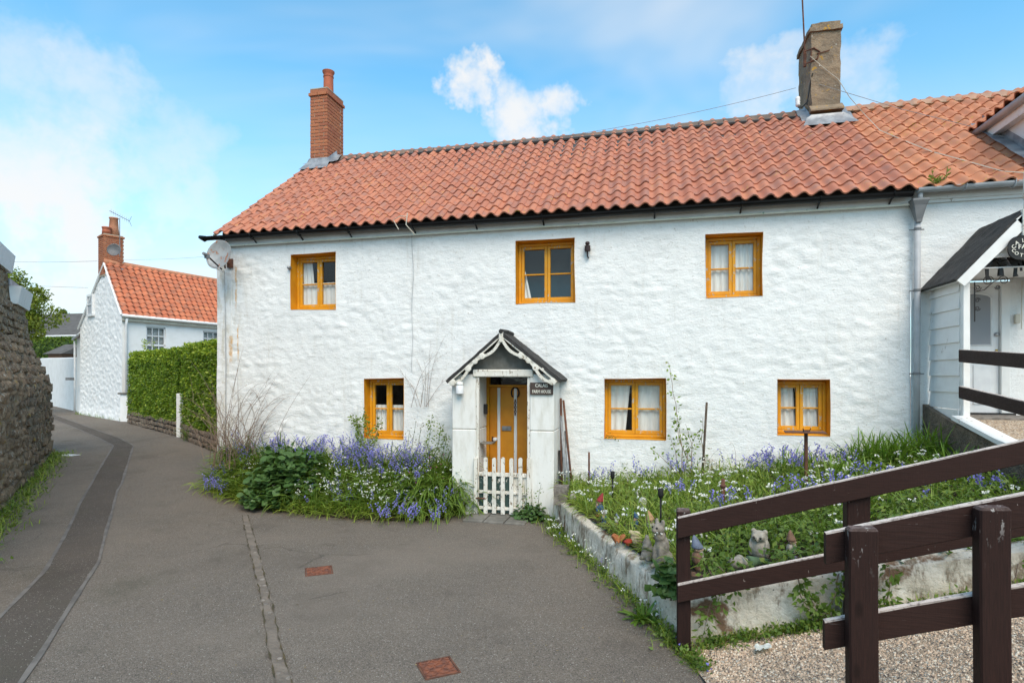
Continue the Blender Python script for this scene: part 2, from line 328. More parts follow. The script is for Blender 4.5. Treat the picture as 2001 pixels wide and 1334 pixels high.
    # vegetation
    def leaf(nm, a, b, c=None, sc=9., rough=.55, tr=.25):
        m, nt = material(nm); v = nt.pos()
        col = nt.mix(nt.ramp(nt.noise(v, sc, 3), .3, .7), a, b)
        if c: col = nt.mix(nt.ramp(nt.noise(v, sc * 2.7, 3), .62, .7), col, c)
        p = nt.n('ShaderNodeBsdfPrincipled', {'Roughness': rough, 'Specular IOR Level': .4}); nt.put(p, 'Base Color', col)
        t = nt.n('ShaderNodeBsdfTranslucent'); nt.put(t, 0, nt.mix(.5, col, (.16, .26, .02)))
        mx = nt.n('ShaderNodeMixShader', {0: tr, 1: p.outputs[0], 2: t.outputs[0]})
        o = nt.n('ShaderNodeOutputMaterial'); nt.t.links.new(mx.outputs[0], o.inputs[0])
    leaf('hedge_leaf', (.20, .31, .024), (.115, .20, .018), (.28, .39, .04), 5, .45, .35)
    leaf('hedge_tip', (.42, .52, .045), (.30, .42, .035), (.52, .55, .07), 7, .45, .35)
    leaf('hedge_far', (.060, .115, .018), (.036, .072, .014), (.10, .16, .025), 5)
    leaf('strap_leaf', (.19, .295, .045), (.125, .21, .034), (.32, .36, .085), 7, .45, .4)
    leaf('strap_light', (.34, .44, .060), (.22, .32, .045), (.52, .50, .13), 6, .45, .4)
    leaf('iris_leaf', (.19, .33, .035), (.11, .21, .026), (.34, .40, .08), 6, .45, .35)
    leaf('dark_leaf', (.085, .165, .042), (.055, .118, .032), (.125, .22, .06), 12, .5, .25)
    leaf('bramble_leaf', (.15, .24, .038), (.095, .165, .030), (.23, .28, .07), 10, .45, .35)
    leaf('rose_leaf', (.22, .31, .045), (.14, .22, .036), (.30, .23, .07), 10, .5, .35)
    leaf('red_leaf', (.15, .085, .045), (.10, .10, .03), (.20, .06, .04), 10)
    leaf('tree_leaf', (.26, .31, .040), (.16, .22, .028), (.36, .32, .07), 2, .5, .4)
    leaf('bluebell', (.30, .28, .76), (.22, .20, .64), (.42, .41, .86), 30, .6, .25)
    leaf('white_petal', (.82, .83, .80), (.72, .76, .68), None, 30, .6, .2)
    leaf('pink_petal', (.62, .10, .42), (.5, .07, .34), None, 30, .6, .2)
    leaf('dry_stem', (.34, .26, .14), (.22, .16, .085), None, 20, .8, .1)
    simple('twig', (.26, .185, .14), (.16, .115, .088), 20, .9)
    simple('green_stem', (.085, .12, .035), (.06, .085, .03), 20, .7)
    simple('bark', (.10, .075, .055), (.06, .045, .034), 12, .95)
    # ornaments
    for nm, c in dict(o_red=(.28, .035, .035), o_blue=(.04, .10, .24), o_skin=(.42, .29, .21), o_white=(.60, .60, .56), o_grey=(.25, .225, .19), o_tan=(.40, .25, .13),
                      o_cream=(.46, .39, .25), o_slate=(.16, .19, .26), o_brown=(.20, .115, .075), o_stone=(.36, .33, .275), o_green=(.10, .17, .09), o_orange=(.40, .15, .06), o_yellow=(.60, .48, .12), o_black=(.015, .015, .015), o_scarlet=(.30, .035, .02), o_dark=(.05, .045, .04)).items():
        simple(nm, c, tuple(x * .62 for x in c), 26, .8, .5, 70, .006, lo=.42, hi=.7)
    simple('letter_white', (.80, .78, .68), (.7, .68, .6), 20, .6)
    simple('sign_brown', (.085, .060, .052), (.06, .042, .036), 14, .6)
    simple('sign_black', (.014, .013, .013), (.02, .019, .018), 14, .45)
    simple('cable_grey', (.30, .30, .30), (.24, .24, .24), 5, .6)
    simple('cable_pale', (.62, .58, .48), (.5, .46, .38), 5, .6)
    simple('porcelain_brown', (.045, .022, .022), (.03, .016, .016), 9, .3)
setup_materials()
# ------------------------------------------------------------------ sky: blue with thin high cloud and a few cumulus heaps
def setup_world():
    nt = NT(W.node_tree); W.node_tree.nodes.clear()
    sky = nt.n('ShaderNodeTexSky', sky_type='NISHITA', sun_disc=False, sun_elevation=SUN_EL, sun_rotation=SUN_AZ, altitude=0, air_density=1.0, dust_density=.6, ozone_density=3.0)
    v = nt.n('ShaderNodeTexCoord').outputs['Generated']
    s = nt.n('ShaderNodeSeparateXYZ', {0: v}); z = nt.math('MAXIMUM', s.outputs[2], .0)
    zz = nt.math('ADD', z, .18)
    pl = nt.n('ShaderNodeCombineXYZ', {0: nt.math('DIVIDE', s.outputs[0], zz), 1: nt.math('DIVIDE', s.outputs[1], zz)}).outputs[0]
    n1 = nt.noise(nt.scale(pl, (.55, 1.0, 1), (3.1, 1.7, 0)), 1.15, 4, .58, .5)
    veil = nt.ramp(n1, .38, .80, .06, .66)          # thin high cloud over the whole sky
    haze = nt.ramp(z, .56, .08, 0, .88)             # milkier toward the horizon
    lay = nt.math('MAXIMUM', veil, nt.math('MULTIPLY', haze, nt.ramp(n1, .28, .58, .5, 1.)))
    edge = nt.n('ShaderNodeTexNoise', {'Vector': v, 'Scale': 9., 'Detail': 5., 'Roughness': .6})
    warp = nt.n('ShaderNodeVectorMath', {0: nt.n('ShaderNodeVectorMath', {0: edge.outputs[1], 1: (.5, .5, .5)}, operation='SUBTRACT').outputs[0], 1: (.22, .22, .22)}, operation='MULTIPLY').outputs[0]
    vw = nt.n('ShaderNodeVectorMath', {0: v, 1: warp}, operation='ADD').outputs[0]
    cum = None
    heaps = [((930, 185), .062, .95, .2), ((1010, 245), .10, .92, .1), ((1090, 255), .065, .9, .1), ((1480, 175), .11, .7, .2), ((1540, 90), .075, .55, .2), ((1690, 135), .10, .55, .1),
             ((20, 140), .13, .55, .0), ((190, 205), .12, .6, .0), ((330, 400), .24, .65, .0), ((30, 470), .34, .95, .1)]
    for (px, py), rad, amt, sh in heaps:
        d = pray(px, py); d = d / np.linalg.norm(d)
        dist = nt.n('ShaderNodeVectorMath', {0: vw, 1: tuple(d)}, operation='DISTANCE').outputs['Value']
        k = nt.n('ShaderNodeMapRange', {0: dist, 1: rad, 2: rad * sh, 3: 0, 4: amt}, interpolation_type='SMOOTHERSTEP').outputs[0]
        cum = k if cum is None else nt.math('MAXIMUM', cum, k)
    cum = nt.math('MULTIPLY', cum, nt.ramp(nt.noise(v, 14., 4, .6), .28, .58, .62, 1.))
    tot = nt.math('MAXIMUM', lay, cum)
    tint = nt.mix(1., sky.outputs[0], SKY_TINT, 'MULTIPLY')
    lum = nt.mix(tot, tint, CLOUD)
    bg = nt.n('ShaderNodeBackground', {'Strength': SKY_STRENGTH}); nt.put(bg, 0, lum)
    o = nt.n('ShaderNodeOutputWorld'); nt.t.links.new(bg.outputs[0], o.inputs[0])
SKY_TINT = (.74, 1.66, 1.64)
CLOUD = (5.35, 5.3, 5.25)
setup_world()

# ------------------------------------------------------------------ mesh building
WM = {}
def reg(o, parent, wm):
    COL.objects.link(o); WM[o.name] = wm
    if parent is not None:
        o.parent = parent; o.matrix_parent_inverse = WM[parent.name].inverted()
    o.matrix_basis = wm
    return o
def tag(o, label=None, cat=None, group=None, kind=None):
    if label: o['label'] = label
    if cat: o['category'] = cat
    if group: o['group'] = group
    if kind: o['kind'] = kind
    return o
def empty(name, loc, label=None, cat=None, group=None, parent=None):
    o = bpy.data.objects.new(name, None); o.empty_display_size = .1
    reg(o, parent, Matrix.Translation(Vector(loc))); return tag(o, label, cat, group)
class MB:
    def __init__(s): s.v = []; s.f = []; s.m = []; s.mats = []; s.tint = None
    def mi(s, mat):
        if mat is None: return 0
        if mat not in s.mats: s.mats.append(mat)
        return s.mats.index(mat)
    def add(s, vs, fs, mat=None):
        b = len(s.v); s.v.extend([tuple(p) for p in vs]); k = s.mi(mat)
        for f in fs: s.f.append(tuple(i + b for i in f)); s.m.append(k)
        return s
    def box(s, x0, x1, y0, y1, z0, z1, mat=None, M=None):
        vs = [Vector((x, y, z)) for z in (z0, z1) for y in (y0, y1) for x in (x0, x1)]
        if M is not None: vs = [M @ p for p in vs]
        return s.add(vs, [(0, 2, 3, 1), (4, 5, 7, 6), (0, 1, 5, 4), (1, 3, 7, 5), (3, 2, 6, 7), (2, 0, 4, 6)], mat)
    def bbox(s, x0, x1, y0, y1, z0, z1, b=.01, mat=None, M=None, jit=0.):
        # chamfered box
        bm = bmesh.new(); bmesh.ops.create_cube(bm, size=1)
        for p in bm.verts: p.co = Vector(((x0 + x1) / 2 + p.co.x * (x1 - x0), (y0 + y1) / 2 + p.co.y * (y1 - y0), (z0 + z1) / 2 + p.co.z * (z1 - z0)))
        bmesh.ops.bevel(bm, geom=bm.edges[:], offset=b, segments=1, affect='EDGES', profile=.5)
        bm.verts.ensure_lookup_table(); bm.verts.index_update()
        vs = [p.co + Vector((random.uniform(-jit, jit), random.uniform(-jit, jit), random.uniform(-jit, jit))) for p in bm.verts]
        if M is not None: vs = [M @ p for p in vs]
        s.add(vs, [[q.index for q in f.verts] for f in bm.faces], mat); bm.free(); return s
    def tube(s, pts, r, n=8, mat=None, cap=True, closed=False):
        pts = [Vector(p) for p in pts]; N_ = len(pts)
        rs = r if isinstance(r, (list, tuple)) else [r] * N_
        vs = []; prev = None
        for i, p in enumerate(pts):
            a = pts[i - 1] if (i or closed) else p; c = pts[(i + 1) % N_] if (i < N_ - 1 or closed) else p
            t = (c - a).normalized() if (c - a).length > 1e-9 else Vector((0, 0, 1))
            if prev is None:
                u = t.cross(Vector((0, 0, 1)));  u = t.cross(Vector((1, 0, 0))) if u.length < 1e-3 else u
            else: u = prev - t * prev.dot(t)
            u.normalize(); prev = u; w = t.cross(u)
            for k in range(n):
                an = 2 * math.pi * k / n; vs.append(p + (u * math.cos(an) + w * math.sin(an)) * rs[i])
        fs = []
        for i in range(N_ if closed else N_ - 1):
            j = (i + 1) % N_
            for k in range(n): fs.append((i * n + k, i * n + (k + 1) % n, j * n + (k + 1) % n, j * n + k))
        if cap and not closed: fs += [tuple(range(n))[::-1], tuple((N_ - 1) * n + k for k in range(n))]
        return s.add(vs, fs, mat)
    def lathe(s, prof, loc=(0, 0, 0), n=16, mat=None, M=None):
        vs = []; fs = []
        for r, z in prof:
            for k in range(n):
                a = 2 * math.pi * k / n; vs.append(Vector((r * math.cos(a), r * math.sin(a), z)))
        for i in range(len(prof) - 1):
            for k in range(n): fs.append((i * n + k, i * n + (k + 1) % n, (i + 1) * n + (k + 1) % n, (i + 1) * n + k))
        fs += [tuple(range(n))[::-1], tuple((len(prof) - 1) * n + k for k in range(n))]
        if M is not None: vs = [M @ p for p in vs]
        return s.add([p + Vector(loc) for p in vs], fs, mat)
    def prism(s, poly, d0, d1, mat=None, axis='y'):
        # poly in (x,z) extruded along y, or (x,y) along z, or (y,z) along x
        n = len(poly)
        mk = {'y': lambda a, b, d: (a, d, b), 'z': lambda a, b, d: (a, b, d), 'x': lambda a, b, d: (d, a, b)}[axis]
        vs = [mk(a, b, d0) for a, b in poly] + [mk(a, b, d1) for a, b in poly]
        fs = [tuple(range(n)), tuple(range(n, 2 * n))[::-1]] + [(i, i + n, (i + 1) % n + n, (i + 1) % n) for i in range(n)]
        return s.add(vs, fs, mat)
    def ball(s, c, r, mat=None, n=10, M=None):
        r = (r, r, r) if not isinstance(r, (tuple, list)) else r
        vs = []; fs = []; m = max(4, n // 2 + 1)
        for i in range(m + 1):
            th = math.pi * i / m
            for k in range(n):
                a = 2 * math.pi * k / n
                p = Vector((r[0] * math.sin(th) * math.cos(a), r[1] * math.sin(th) * math.sin(a), r[2] * math.cos(th)))
                vs.append((M @ p if M is not None else p) + Vector(c))
        for i in range(m):
            for k in range(n): fs.append((i * n + k, (i + 1) * n + k, (i + 1) * n + (k + 1) % n, i * n + (k + 1) % n))
        return s.add(vs, fs, mat)
    def grid(s, P, mat=None, keep=None):
        # P: array (n,m,3)
        n, m = P.shape[:2]; b = len(s.v); s.v.extend(map(tuple, P.reshape(-1, 3))); k = s.mi(mat)
        for i in range(n - 1):
            for j in range(m - 1):
                if keep is None or keep[i, j]:
                    s.f.append((b + i * m + j, b + (i + 1) * m + j, b + (i + 1) * m + j + 1, b + i * m + j + 1)); s.m.append(k)
        return s
    def mesh(s, name, mat=None, smooth=False, origin=None):
        me = bpy.data.meshes.new(name)
        vs = np.array(s.v, dtype=float).reshape(-1, 3)
        if origin is not None: vs = vs - np.array(origin)
        me.from_pydata([tuple(p) for p in vs], [], s.f)
        for mm in (s.mats or [mat]): me.materials.append(MATS[mm])
        if len(s.mats) > 1: me.polygons.foreach_set('material_index', s.m)
        if smooth: me.polygons.foreach_set('use_smooth', [True] * len(me.polygons))
        if s.tint is not None:
            at = me.attributes.new('tint', 'FLOAT', 'POINT'); at.data.foreach_set('value', np.asarray(s.tint, dtype=np.float32))
        me.update(); return me
    def build(s, name, mat=None, parent=None, smooth=False, origin=None, recalc=False):
        me = s.mesh(name, mat, smooth, origin)
        if recalc:
            bm = bmesh.new(); bm.from_mesh(me); bmesh.ops.recalc_face_normals(bm, faces=bm.faces); bm.to_mesh(me); bm.free()
        o = bpy.data.objects.new(name, me)
        return reg(o, parent, Matrix.Translation(Vector(origin)) if origin is not None else Matrix.Identity(4))
def inst(name, me, parent, M):
    return reg(bpy.data.objects.new(name, me), parent, M)
def smooth_angle(o, deg=40):
    me = o.data; me.polygons.foreach_set('use_smooth', [True] * len(me.polygons))
    try: me.set_sharp_from_angle(angle=R(deg))
    except Exception: pass
    return o
def text_mesh(txt, size, extrude, M, name, mat, parent, spacing=1., align='CENTER'):
    c = bpy.data.curves.new(name, 'FONT'); c.body = txt; c.size = size; c.extrude = extrude; c.align_x = align; c.align_y = 'CENTER'; c.space_character = spacing; c.resolution_u = 2; c.offset = size * .012
    t = bpy.data.objects.new('tmp', c); COL.objects.link(t)
    bpy.context.view_layer.update()
    me = bpy.data.meshes.new_from_object(t.evaluated_get(bpy.context.evaluated_depsgraph_get()))
    bpy.data.objects.remove(t); bpy.data.curves.remove(c)
    me.materials.clear(); me.materials.append(MATS[mat]); me.transform(M)
    return reg(bpy.data.objects.new(name, me), parent, Matrix.Identity(4))
def blob(name, parts, mat, parent, loc, rotz=0., voxel=.008, kind=None):
    # one continuous surface grown from overlapping ellipsoids: (centre, radii[, rot euler])
    mb = MB()
    for p in parts:
        M = Matrix.Rotation(0, 3, 'X') if len(p) < 3 else (Matrix.Rotation(p[2][2], 3, 'Z') @ Matrix.Rotation(p[2][1], 3, 'Y') @ Matrix.Rotation(p[2][0], 3, 'X'))
        mb.ball(p[0], p[1], mat, 14, M)
    o = bpy.data.objects.new(name, mb.mesh(name, mat, True))
    reg(o, parent, Matrix.Translation(Vector(loc)) @ Matrix.Rotation(rotz, 4, 'Z'))
    md = o.modifiers.new('remesh', 'REMESH'); md.mode = 'VOXEL'; md.voxel_size = voxel; md.use_smooth_shade = True
    sm = o.modifiers.new('smooth', 'SMOOTH'); sm.iterations = 3; sm.factor = .5
    return o
# ================================================================== ground
def axis(*segs):
    out = []
    for a, b, st in segs: out += list(np.arange(a, b, st))
    return np.array(out + [segs[-1][1]])
def ground():
    xs = axis((-1500, -200, 130), (-200, -60, 14), (-60, -24, 2.), (-24, 8, .22), (8, 40, 3), (40, 200, 20), (200, 1500, 130))
    ys = axis((-1500, -200, 130), (-200, -30, 17), (-30, -10, 2), (-10, 12, .22), (12, 40, 1.2), (40, 200, 16), (200, 1500, 130))
    X, Y = np.meshgrid(xs, ys, indexing='ij')
    d = np.clip(fdist(X, Y), -5, 60); t = d - 10
    Z = .0125 * (t + np.sqrt(t * t + 1)) - .1 * np.exp(-((d - 8.6) / 2.2) ** 2)
    near = (np.abs(X) < 24) & (Y > -10) & (Y < 12)
    mb = MB(); mb.grid(np.stack([X, Y, Z], -1)); o = mb.build('ground', 'asphalt', smooth=True); tag(o, kind='structure')
ground()
def gp(px, py, h=0.):
    q = onG(px, py, h); return np.array([q[0], q[1], gz(q[0], q[1]) + h])
def resample(P, st):
    P = np.array(P); seg = np.linalg.norm(np.diff(P, axis=0), axis=1); s = np.concatenate([[0], np.cumsum(seg)])
    n = max(2, int(s[-1] / st)); q = np.linspace(0, s[-1], n)
    return np.stack([np.interp(q, s, P[:, k]) for k in range(P.shape[1])], -1)
def strip(name, Lp, Rp, h, mat, n=80, cross=6, wob=.0):
    L_ = np.array([gp(*p)[:2] for p in Lp]); R_ = np.array([gp(*p)[:2] for p in Rp])
    def rs(P):
        seg = np.linalg.norm(np.diff(P, axis=0), axis=1); s = np.concatenate([[0], np.cumsum(seg)]); s /= s[-1]; q = np.linspace(0, 1, n)
        return np.stack([np.interp(q, s, P[:, k]) for k in (0, 1)], -1)
    L_, R_ = rs(L_), rs(R_)
    if wob:
        L_ = L_ + wob * np.stack([perlin(L_[:, 0] * 4, L_[:, 1] * 4, 1.), perlin(L_[:, 0] * 4, L_[:, 1] * 4, 9.)], -1)
        R_ = R_ + wob * np.stack([perlin(R_[:, 0] * 4, R_[:, 1] * 4, 1.), perlin(R_[:, 0] * 4, R_[:, 1] * 4, 9.)], -1)
    t = np.linspace(0, 1, cross)[None, :, None]; P = L_[:, None] * (1 - t) + R_[:, None] * t
    Z = gz(P[..., 0], P[..., 1]) + h
    mb = MB(); mb.grid(np.concatenate([P, Z[..., None]], -1)); return mb.build(name, mat, smooth=True), L_, R_
TL = [(-230, 1420), (0, 1206), (88, 1116), (121, 1057), (155, 985), (180, 942), (204, 900), (222, 871), (192, 855), (150, 837), (105, 819), (60, 806)]
TR = [(-30, 1470), (40, 1334), (83, 1273), (135, 1188), (193, 1098), (207, 1039), (229, 958), (237, 948), (249, 909), (261, 870), (231, 855), (180, 837), (105, 810), (66, 801)]
o, L_, R_ = strip('lane_patch', TL, TR, .004, 'asphalt_patch', 120, 8); tag(o, kind='structure')
for nm, P in (('tar_seam', L_), ('tar_seam', R_)):
    P = resample(P, .15)
    T = np.gradient(P, axis=0); T /= np.linalg.norm(T, axis=1)[:, None]; Nn = np.stack([-T[:, 1], T[:, 0]], -1)
    w = .019 + .012 * perlin(P[:, 0] * 2, P[:, 1] * 2, 3.)
    G = np.stack([P - Nn * w[:, None], P + Nn * w[:, None]], 1)
    G = np.concatenate([G, (gz(G[..., 0], G[..., 1]) + .008)[..., None]], -1)
    mb = MB(); mb.grid(G); tag(mb.build(nm, 'tar_seam', smooth=True), kind='structure')
JL = [(473, 1008), (483, 1055), (494, 1105), (508, 1160), (515, 1205), (524, 1270), (538, 1334), (560, 1430)]
JR = [(484, 1006), (499, 1055), (512, 1105), (525, 1160), (537, 1205), (551, 1270), (570, 1334), (598, 1430)]
o, _, _ = strip('concrete_joint', JL, JR, .005, 'joint_concrete', 110, 5, .03); tag(o, kind='structure')
for Lq, wq in ((JL, 1), (JR, -1)):
    P = resample(np.array([gp(*p)[:2] for p in Lq]), .03); T = np.gradient(P, axis=0); T /= np.linalg.norm(T, axis=1)[:, None]; Nn = np.stack([-T[:, 1], T[:, 0]], -1)
    P = P + Nn * (.015 * perlin(P[:, 0] * 6, P[:, 1] * 6, 4.))[:, None]; w = np.maximum(.0006, .003 + .011 * perlin(P[:, 0] * 9, P[:, 1] * 9, 8.))
    G = np.stack([P - Nn * w[:, None], P + Nn * w[:, None]], 1); G = np.concatenate([G, (gz(G[..., 0], G[..., 1]) + .014)[..., None]], -1); mj = MB(); mj.grid(G); tag(mj.build('joint_crack', 'joint_moss', smooth=True), kind='structure')
for v_ in o.data.vertices:
    v_.co.z += .006 * float(fbm(v_.co.x * 9, v_.co.y * 9, 2.)) 
# cracked concrete lumps in the joint
def joint_lumps():
    mb = MB()
    for i in range(26):
        t = random.random(); k = t * (len(JL) - 2.001); a = int(k); f = k - a; g = random.random()
        px = (JL[a][0] * (1 - f) + JL[a + 1][0] * f) * g + (JR[a][0] * (1 - f) + JR[a + 1][0] * f) * (1 - g); py = JL[a][1] * (1 - f) + JL[a + 1][1] * f
        p = gp(px, py); r = random.uniform(.008, .03)
        mb.ball((p[0], p[1], p[2] + .004), (r, r * random.uniform(.6, 1.2), .006), None, 6, Matrix.Rotation(random.random() * 3, 3, 'Z'))
    tag(mb.build('concrete_crumbs', 'block_concrete'), kind='stuff')
joint_lumps()

# ================================================================== farmhouse
XL, XR, ZE = -7.65, 3.50, 4.42
farm = empty('farmhouse', (-2, 0, 0), 'long whitewashed stone farmhouse with red pantile roof and orange windows', 'house')
def warp(x, z):
    return x + .022 * perlin(x * .9, z * .9, 5.), z + .022 * perlin(x * .9, z * .9, 15.)
WINS = {}
for k, (a, b) in dict(ul=((568, 497), (657, 604)), um=((1008, 470), (1124, 591)), ur=((1379, 458), (1491, 579)), ll=((712, 739), (789, 858)), lm=((1180, 738), (1302, 860)), lr=((1518, 742), (1622, 852))).items():
    p, q = onY(*a), onY(*b); WINS[k] = (p[0], q[0], q[2], p[2])
DOORHOLE = (-2.62, -1.70, -.3, 2.06)
def stone_relief(X, Z):
    wx = X + .12 * perlin(X * 1.9, Z * 1.9, 31.); wz = Z + .10 * perlin(X * 1.7, Z * 2.1, 47.) + .05 * perlin(X * .8, 0 * Z, 3.)
    st = cell_relief(wx, wz + .35 * X * 0, .34, .19, 3, .75) * sstep(-.3, .35, perlin(X * .9, Z * 1.2, 77.)) + .45 * cell_relief(wx * .92 + wz * .35 + 3, wz * .92 - wx * .3 + 2, .16, .11, 9, .7) * sstep(-.35, .3, perlin(X * 1.3, Z * 1.6, 21.))
    a = fbm(X * 6.3, Z * 8.4, 1.5, 4); b = perlin(X * 13., Z * 16., 5.)
    return .0115 * (st - .6) + .0055 * a + .0035 * b * np.abs(a) + .010 * perlin(X * .45, Z * .6, 2.)
def rough_wall(name, x0, x1, z0, z1, holes, mat, parent, y=0., amp=1., st=.026, wp=True):
    def lines(a, b, cuts):
        e = sorted(set([a, b] + [c for c in cuts if a < c < b])); out = []
        for p, q in zip(e[:-1], e[1:]): out += list(np.linspace(p, q, max(2, int((q - p) / st) + 1))[:-1])
        return np.array(out + [b])
    xs = lines(x0, x1, [c for h in holes for c in h[:2]]); zs = lines(z0, z1, [c for h in holes for c in h[2:]])
    X, Z = np.meshgrid(xs, zs, indexing='ij'); fade = np.ones_like(X)
    keep = np.ones((len(xs) - 1, len(zs) - 1), bool); xc = (xs[:-1] + xs[1:]) / 2; zc = (zs[:-1] + zs[1:]) / 2
    for (a, b, c, d) in holes:
        dx = np.maximum(np.maximum(a - X, X - b), 0); dz = np.maximum(np.maximum(c - Z, Z - d), 0)
        fade *= sstep(0., .16, np.hypot(dx, dz)) * .92 + .08 * (np.hypot(dx, dz) > 1e-4)
        keep &= ~(((xc > a) & (xc < b))[:, None] & ((zc > c) & (zc < d))[None, :])
    rel = stone_relief(X + 3.3 * (y != 0), Z) * amp * fade
    XX, ZZ = warp(X, Z) if wp else (X, Z)
    mb = MB(); mb.grid(np.stack([XX, y - rel, ZZ], -1), None, keep)
    mb.f = [f[::-1] for f in mb.f]
    return mb.build(name, mat, parent, smooth=True)
wall = rough_wall('front_wall', XL, XR, -.35, ZE, list(WINS.values()) + [DOORHOLE], 'white_render', farm)
mb = MB(); mb.prism([(0.0, -.4), (6, -.4), (6, 4.42), (3, 6.85), (0.0, 4.42)], XL, XL + .3, axis='x'); mb.build('gable_wall', 'white_render', farm)
mb = MB(); mb.box(XL + .31, XR, 5.7, 6.0, -.4, 4.42); mb.build('rear_wall', 'white_render', farm)

def curtain(name, x0, x1, z0, z1, y, parent, mat='curtain', folds=7., amp=.018, slant=0.):
    xs = np.linspace(0, 1, 40); zs = np.linspace(0, 1, 10)
    U, V = np.meshgrid(xs, zs, indexing='ij')
    X = x0 + (x1 - x0) * U + slant * (V - .5) * U; Yy = y + amp * np.sin(U * folds * 6.28 + .6 * np.sin(V * 3)) * (.6 + .4 * (1 - V))
    mb = MB(); mb.grid(np.stack([X, Yy, z0 + (z1 - z0) * V], -1)); return mb.build(name, mat, parent, smooth=True)
YF = .22
def window(rect, label, curt, lop=0.):
    x0, x1, z0, z1 = rect
    # reveal lining + sill slope, painted like the frame; its outer edge follows the wall
    mb = MB(); N_ = 10
    def edge(pa, pb, ina, inb):
        P = []
        for t in np.linspace(0, 1, N_):
            x = pa[0] * (1 - t) + pb[0] * t; z = pa[1] * (1 - t) + pb[1] * t; wx, wz = warp(np.array(x), np.array(z))
            P.append([(float(wx), -.006, float(wz)), (ina[0] * (1 - t) + inb[0] * t, YF, ina[1] * (1 - t) + inb[1] * t)])
        mb.grid(np.array(P))
    a = .0; iz = z0 + .015
    edge((x0, z0), (x0, z1), (x0, iz), (x0, z1)); edge((x1, z0), (x1, z1), (x1, iz), (x1, z1))
    edge((x0, z1), (x1, z1), (x0, z1 - .02), (x1, z1 - .02)); edge((x0, z0), (x1, z0), (x0, iz), (x1, iz))
    w = mb.build('window', 'orange_reveal', farm, smooth=False); w['label'] = label
    fw_ = .045; c0, c1, d0, d1 = x0 + .002, x1 - .002, z0 + .017, z1 - .022
    mb = MB()
    for (a0, a1, b0, b1) in ((c0, c0 + fw_, d0, d1), (c1 - fw_, c1, d0, d1), (c0 + fw_, c1 - fw_, d1 - fw_, d1), (c0 + fw_, c1 - fw_, d0, d0 + fw_)):
        mb.bbox(a0, a1, YF - .035, YF + .05, b0, b1, .005)
    mb.build('frame', 'orange_paint', w)
    xm = (c0 + c1) / 2; zi0, zi1 = d0 + fw_ + .003, d1 - fw_ - .003; zm = (zi0 + zi1) / 2 - .01
    for s in (0, 1):
        e0, e1 = (c0 + fw_ + .003, xm - .002) if s == 0 else (xm + .002, c1 - fw_ - .003)
        st = .046; mb = MB()
        for (a0, a1, b0, b1) in ((e0, e0 + st, zi0, zi1), (e1 - st, e1, zi0, zi1), (e0 + st, e1 - st, zi1 - st, zi1), (e0 + st, e1 - st, zi0, zi0 + st * 1.2)):
            mb.bbox(a0, a1, YF - .02, YF + .03, b0, b1, .004)
        mb.build('casement', 'orange_paint', w)
        mb = MB(); mb.bbox(e0 + st, e1 - st, YF - .012, YF + .022, zm - .011, zm + .011, .004); mb.build('glazing_bar', 'orange_paint', w)
        for (b0, b1) in ((zi0 + st * 1.2, zm - .011), (zm + .011, zi1 - st)):
            mb = MB(); mb.add([(e0 + st, YF + .012, b0), (e1 - st, YF + .012, b0), (e1 - st, YF + .012 + .004, b1), (e0 + st, YF + .012 + .004, b1)], [(0, 1, 2, 3)]); mb.build('pane', 'glass', w)
    # the room behind
    mb = MB(); mb.box(x0 - .3, x1 + .3, YF + .06, 1.2, z0 - .3, z1 + .15); mb.f = [f[::-1] for k, f in enumerate(mb.f) if k != 2]; mb.m = mb.m[:5]
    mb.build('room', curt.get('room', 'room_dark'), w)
    for (u0, u1, v0, v1, fo, am, sl) in curt['c']:
        curtain('curtain', x0 + (x1 - x0) * u0, x0 + (x1 - x0) * u1, z0 + (z1 - z0) * v0, z0 + (z1 - z0) * v1, YF + .055, w, 'curtain', fo, am, sl)
    return w
window(WINS['ul'], 'upper window above the bare twiggy shrub, half net curtains', dict(c=[(0, 1, 0, .52, 9, .015, 0), (.05, .30, .5, 1, 3, .02, -.05), (.93, 1.02, .5, 1, 1.5, .02, 0)]))
window(WINS['um'], 'upper window over the porch with grey blank panes', dict(room='reflection_grey', c=[(.02, .17, .0, .55, 2, .02, -.12)]))  # pane reflection is put into the colour of the room behind
window(WINS['ur'], 'upper window at the right with full pale curtains', dict(c=[(0, .5, 0, 1, 4, .012, 0), (.5, 1, 0, 1, 5, .02, 0)]))
window(WINS['ll'], 'lower window left of the porch, dark above half curtains', dict(c=[(0, .52, 0, .55, 5, .018, 0), (.52, 1, 0, .55, 5, .018, 0)]))
window(WINS['lm'], 'lower window right of the porch with a dark gap between curtains', dict(c=[(0, .38, 0, 1, 3, .012, .09), (.5, 1, 0, 1, 3, .012, 0)]))
window(WINS['lr'], 'smallest lower window with pale curtains and blistered paint', dict(c=[(0, .42, 0, 1, 3, .015, -.05), (.46, 1, 0, 1, 4, .02, -.06)]))

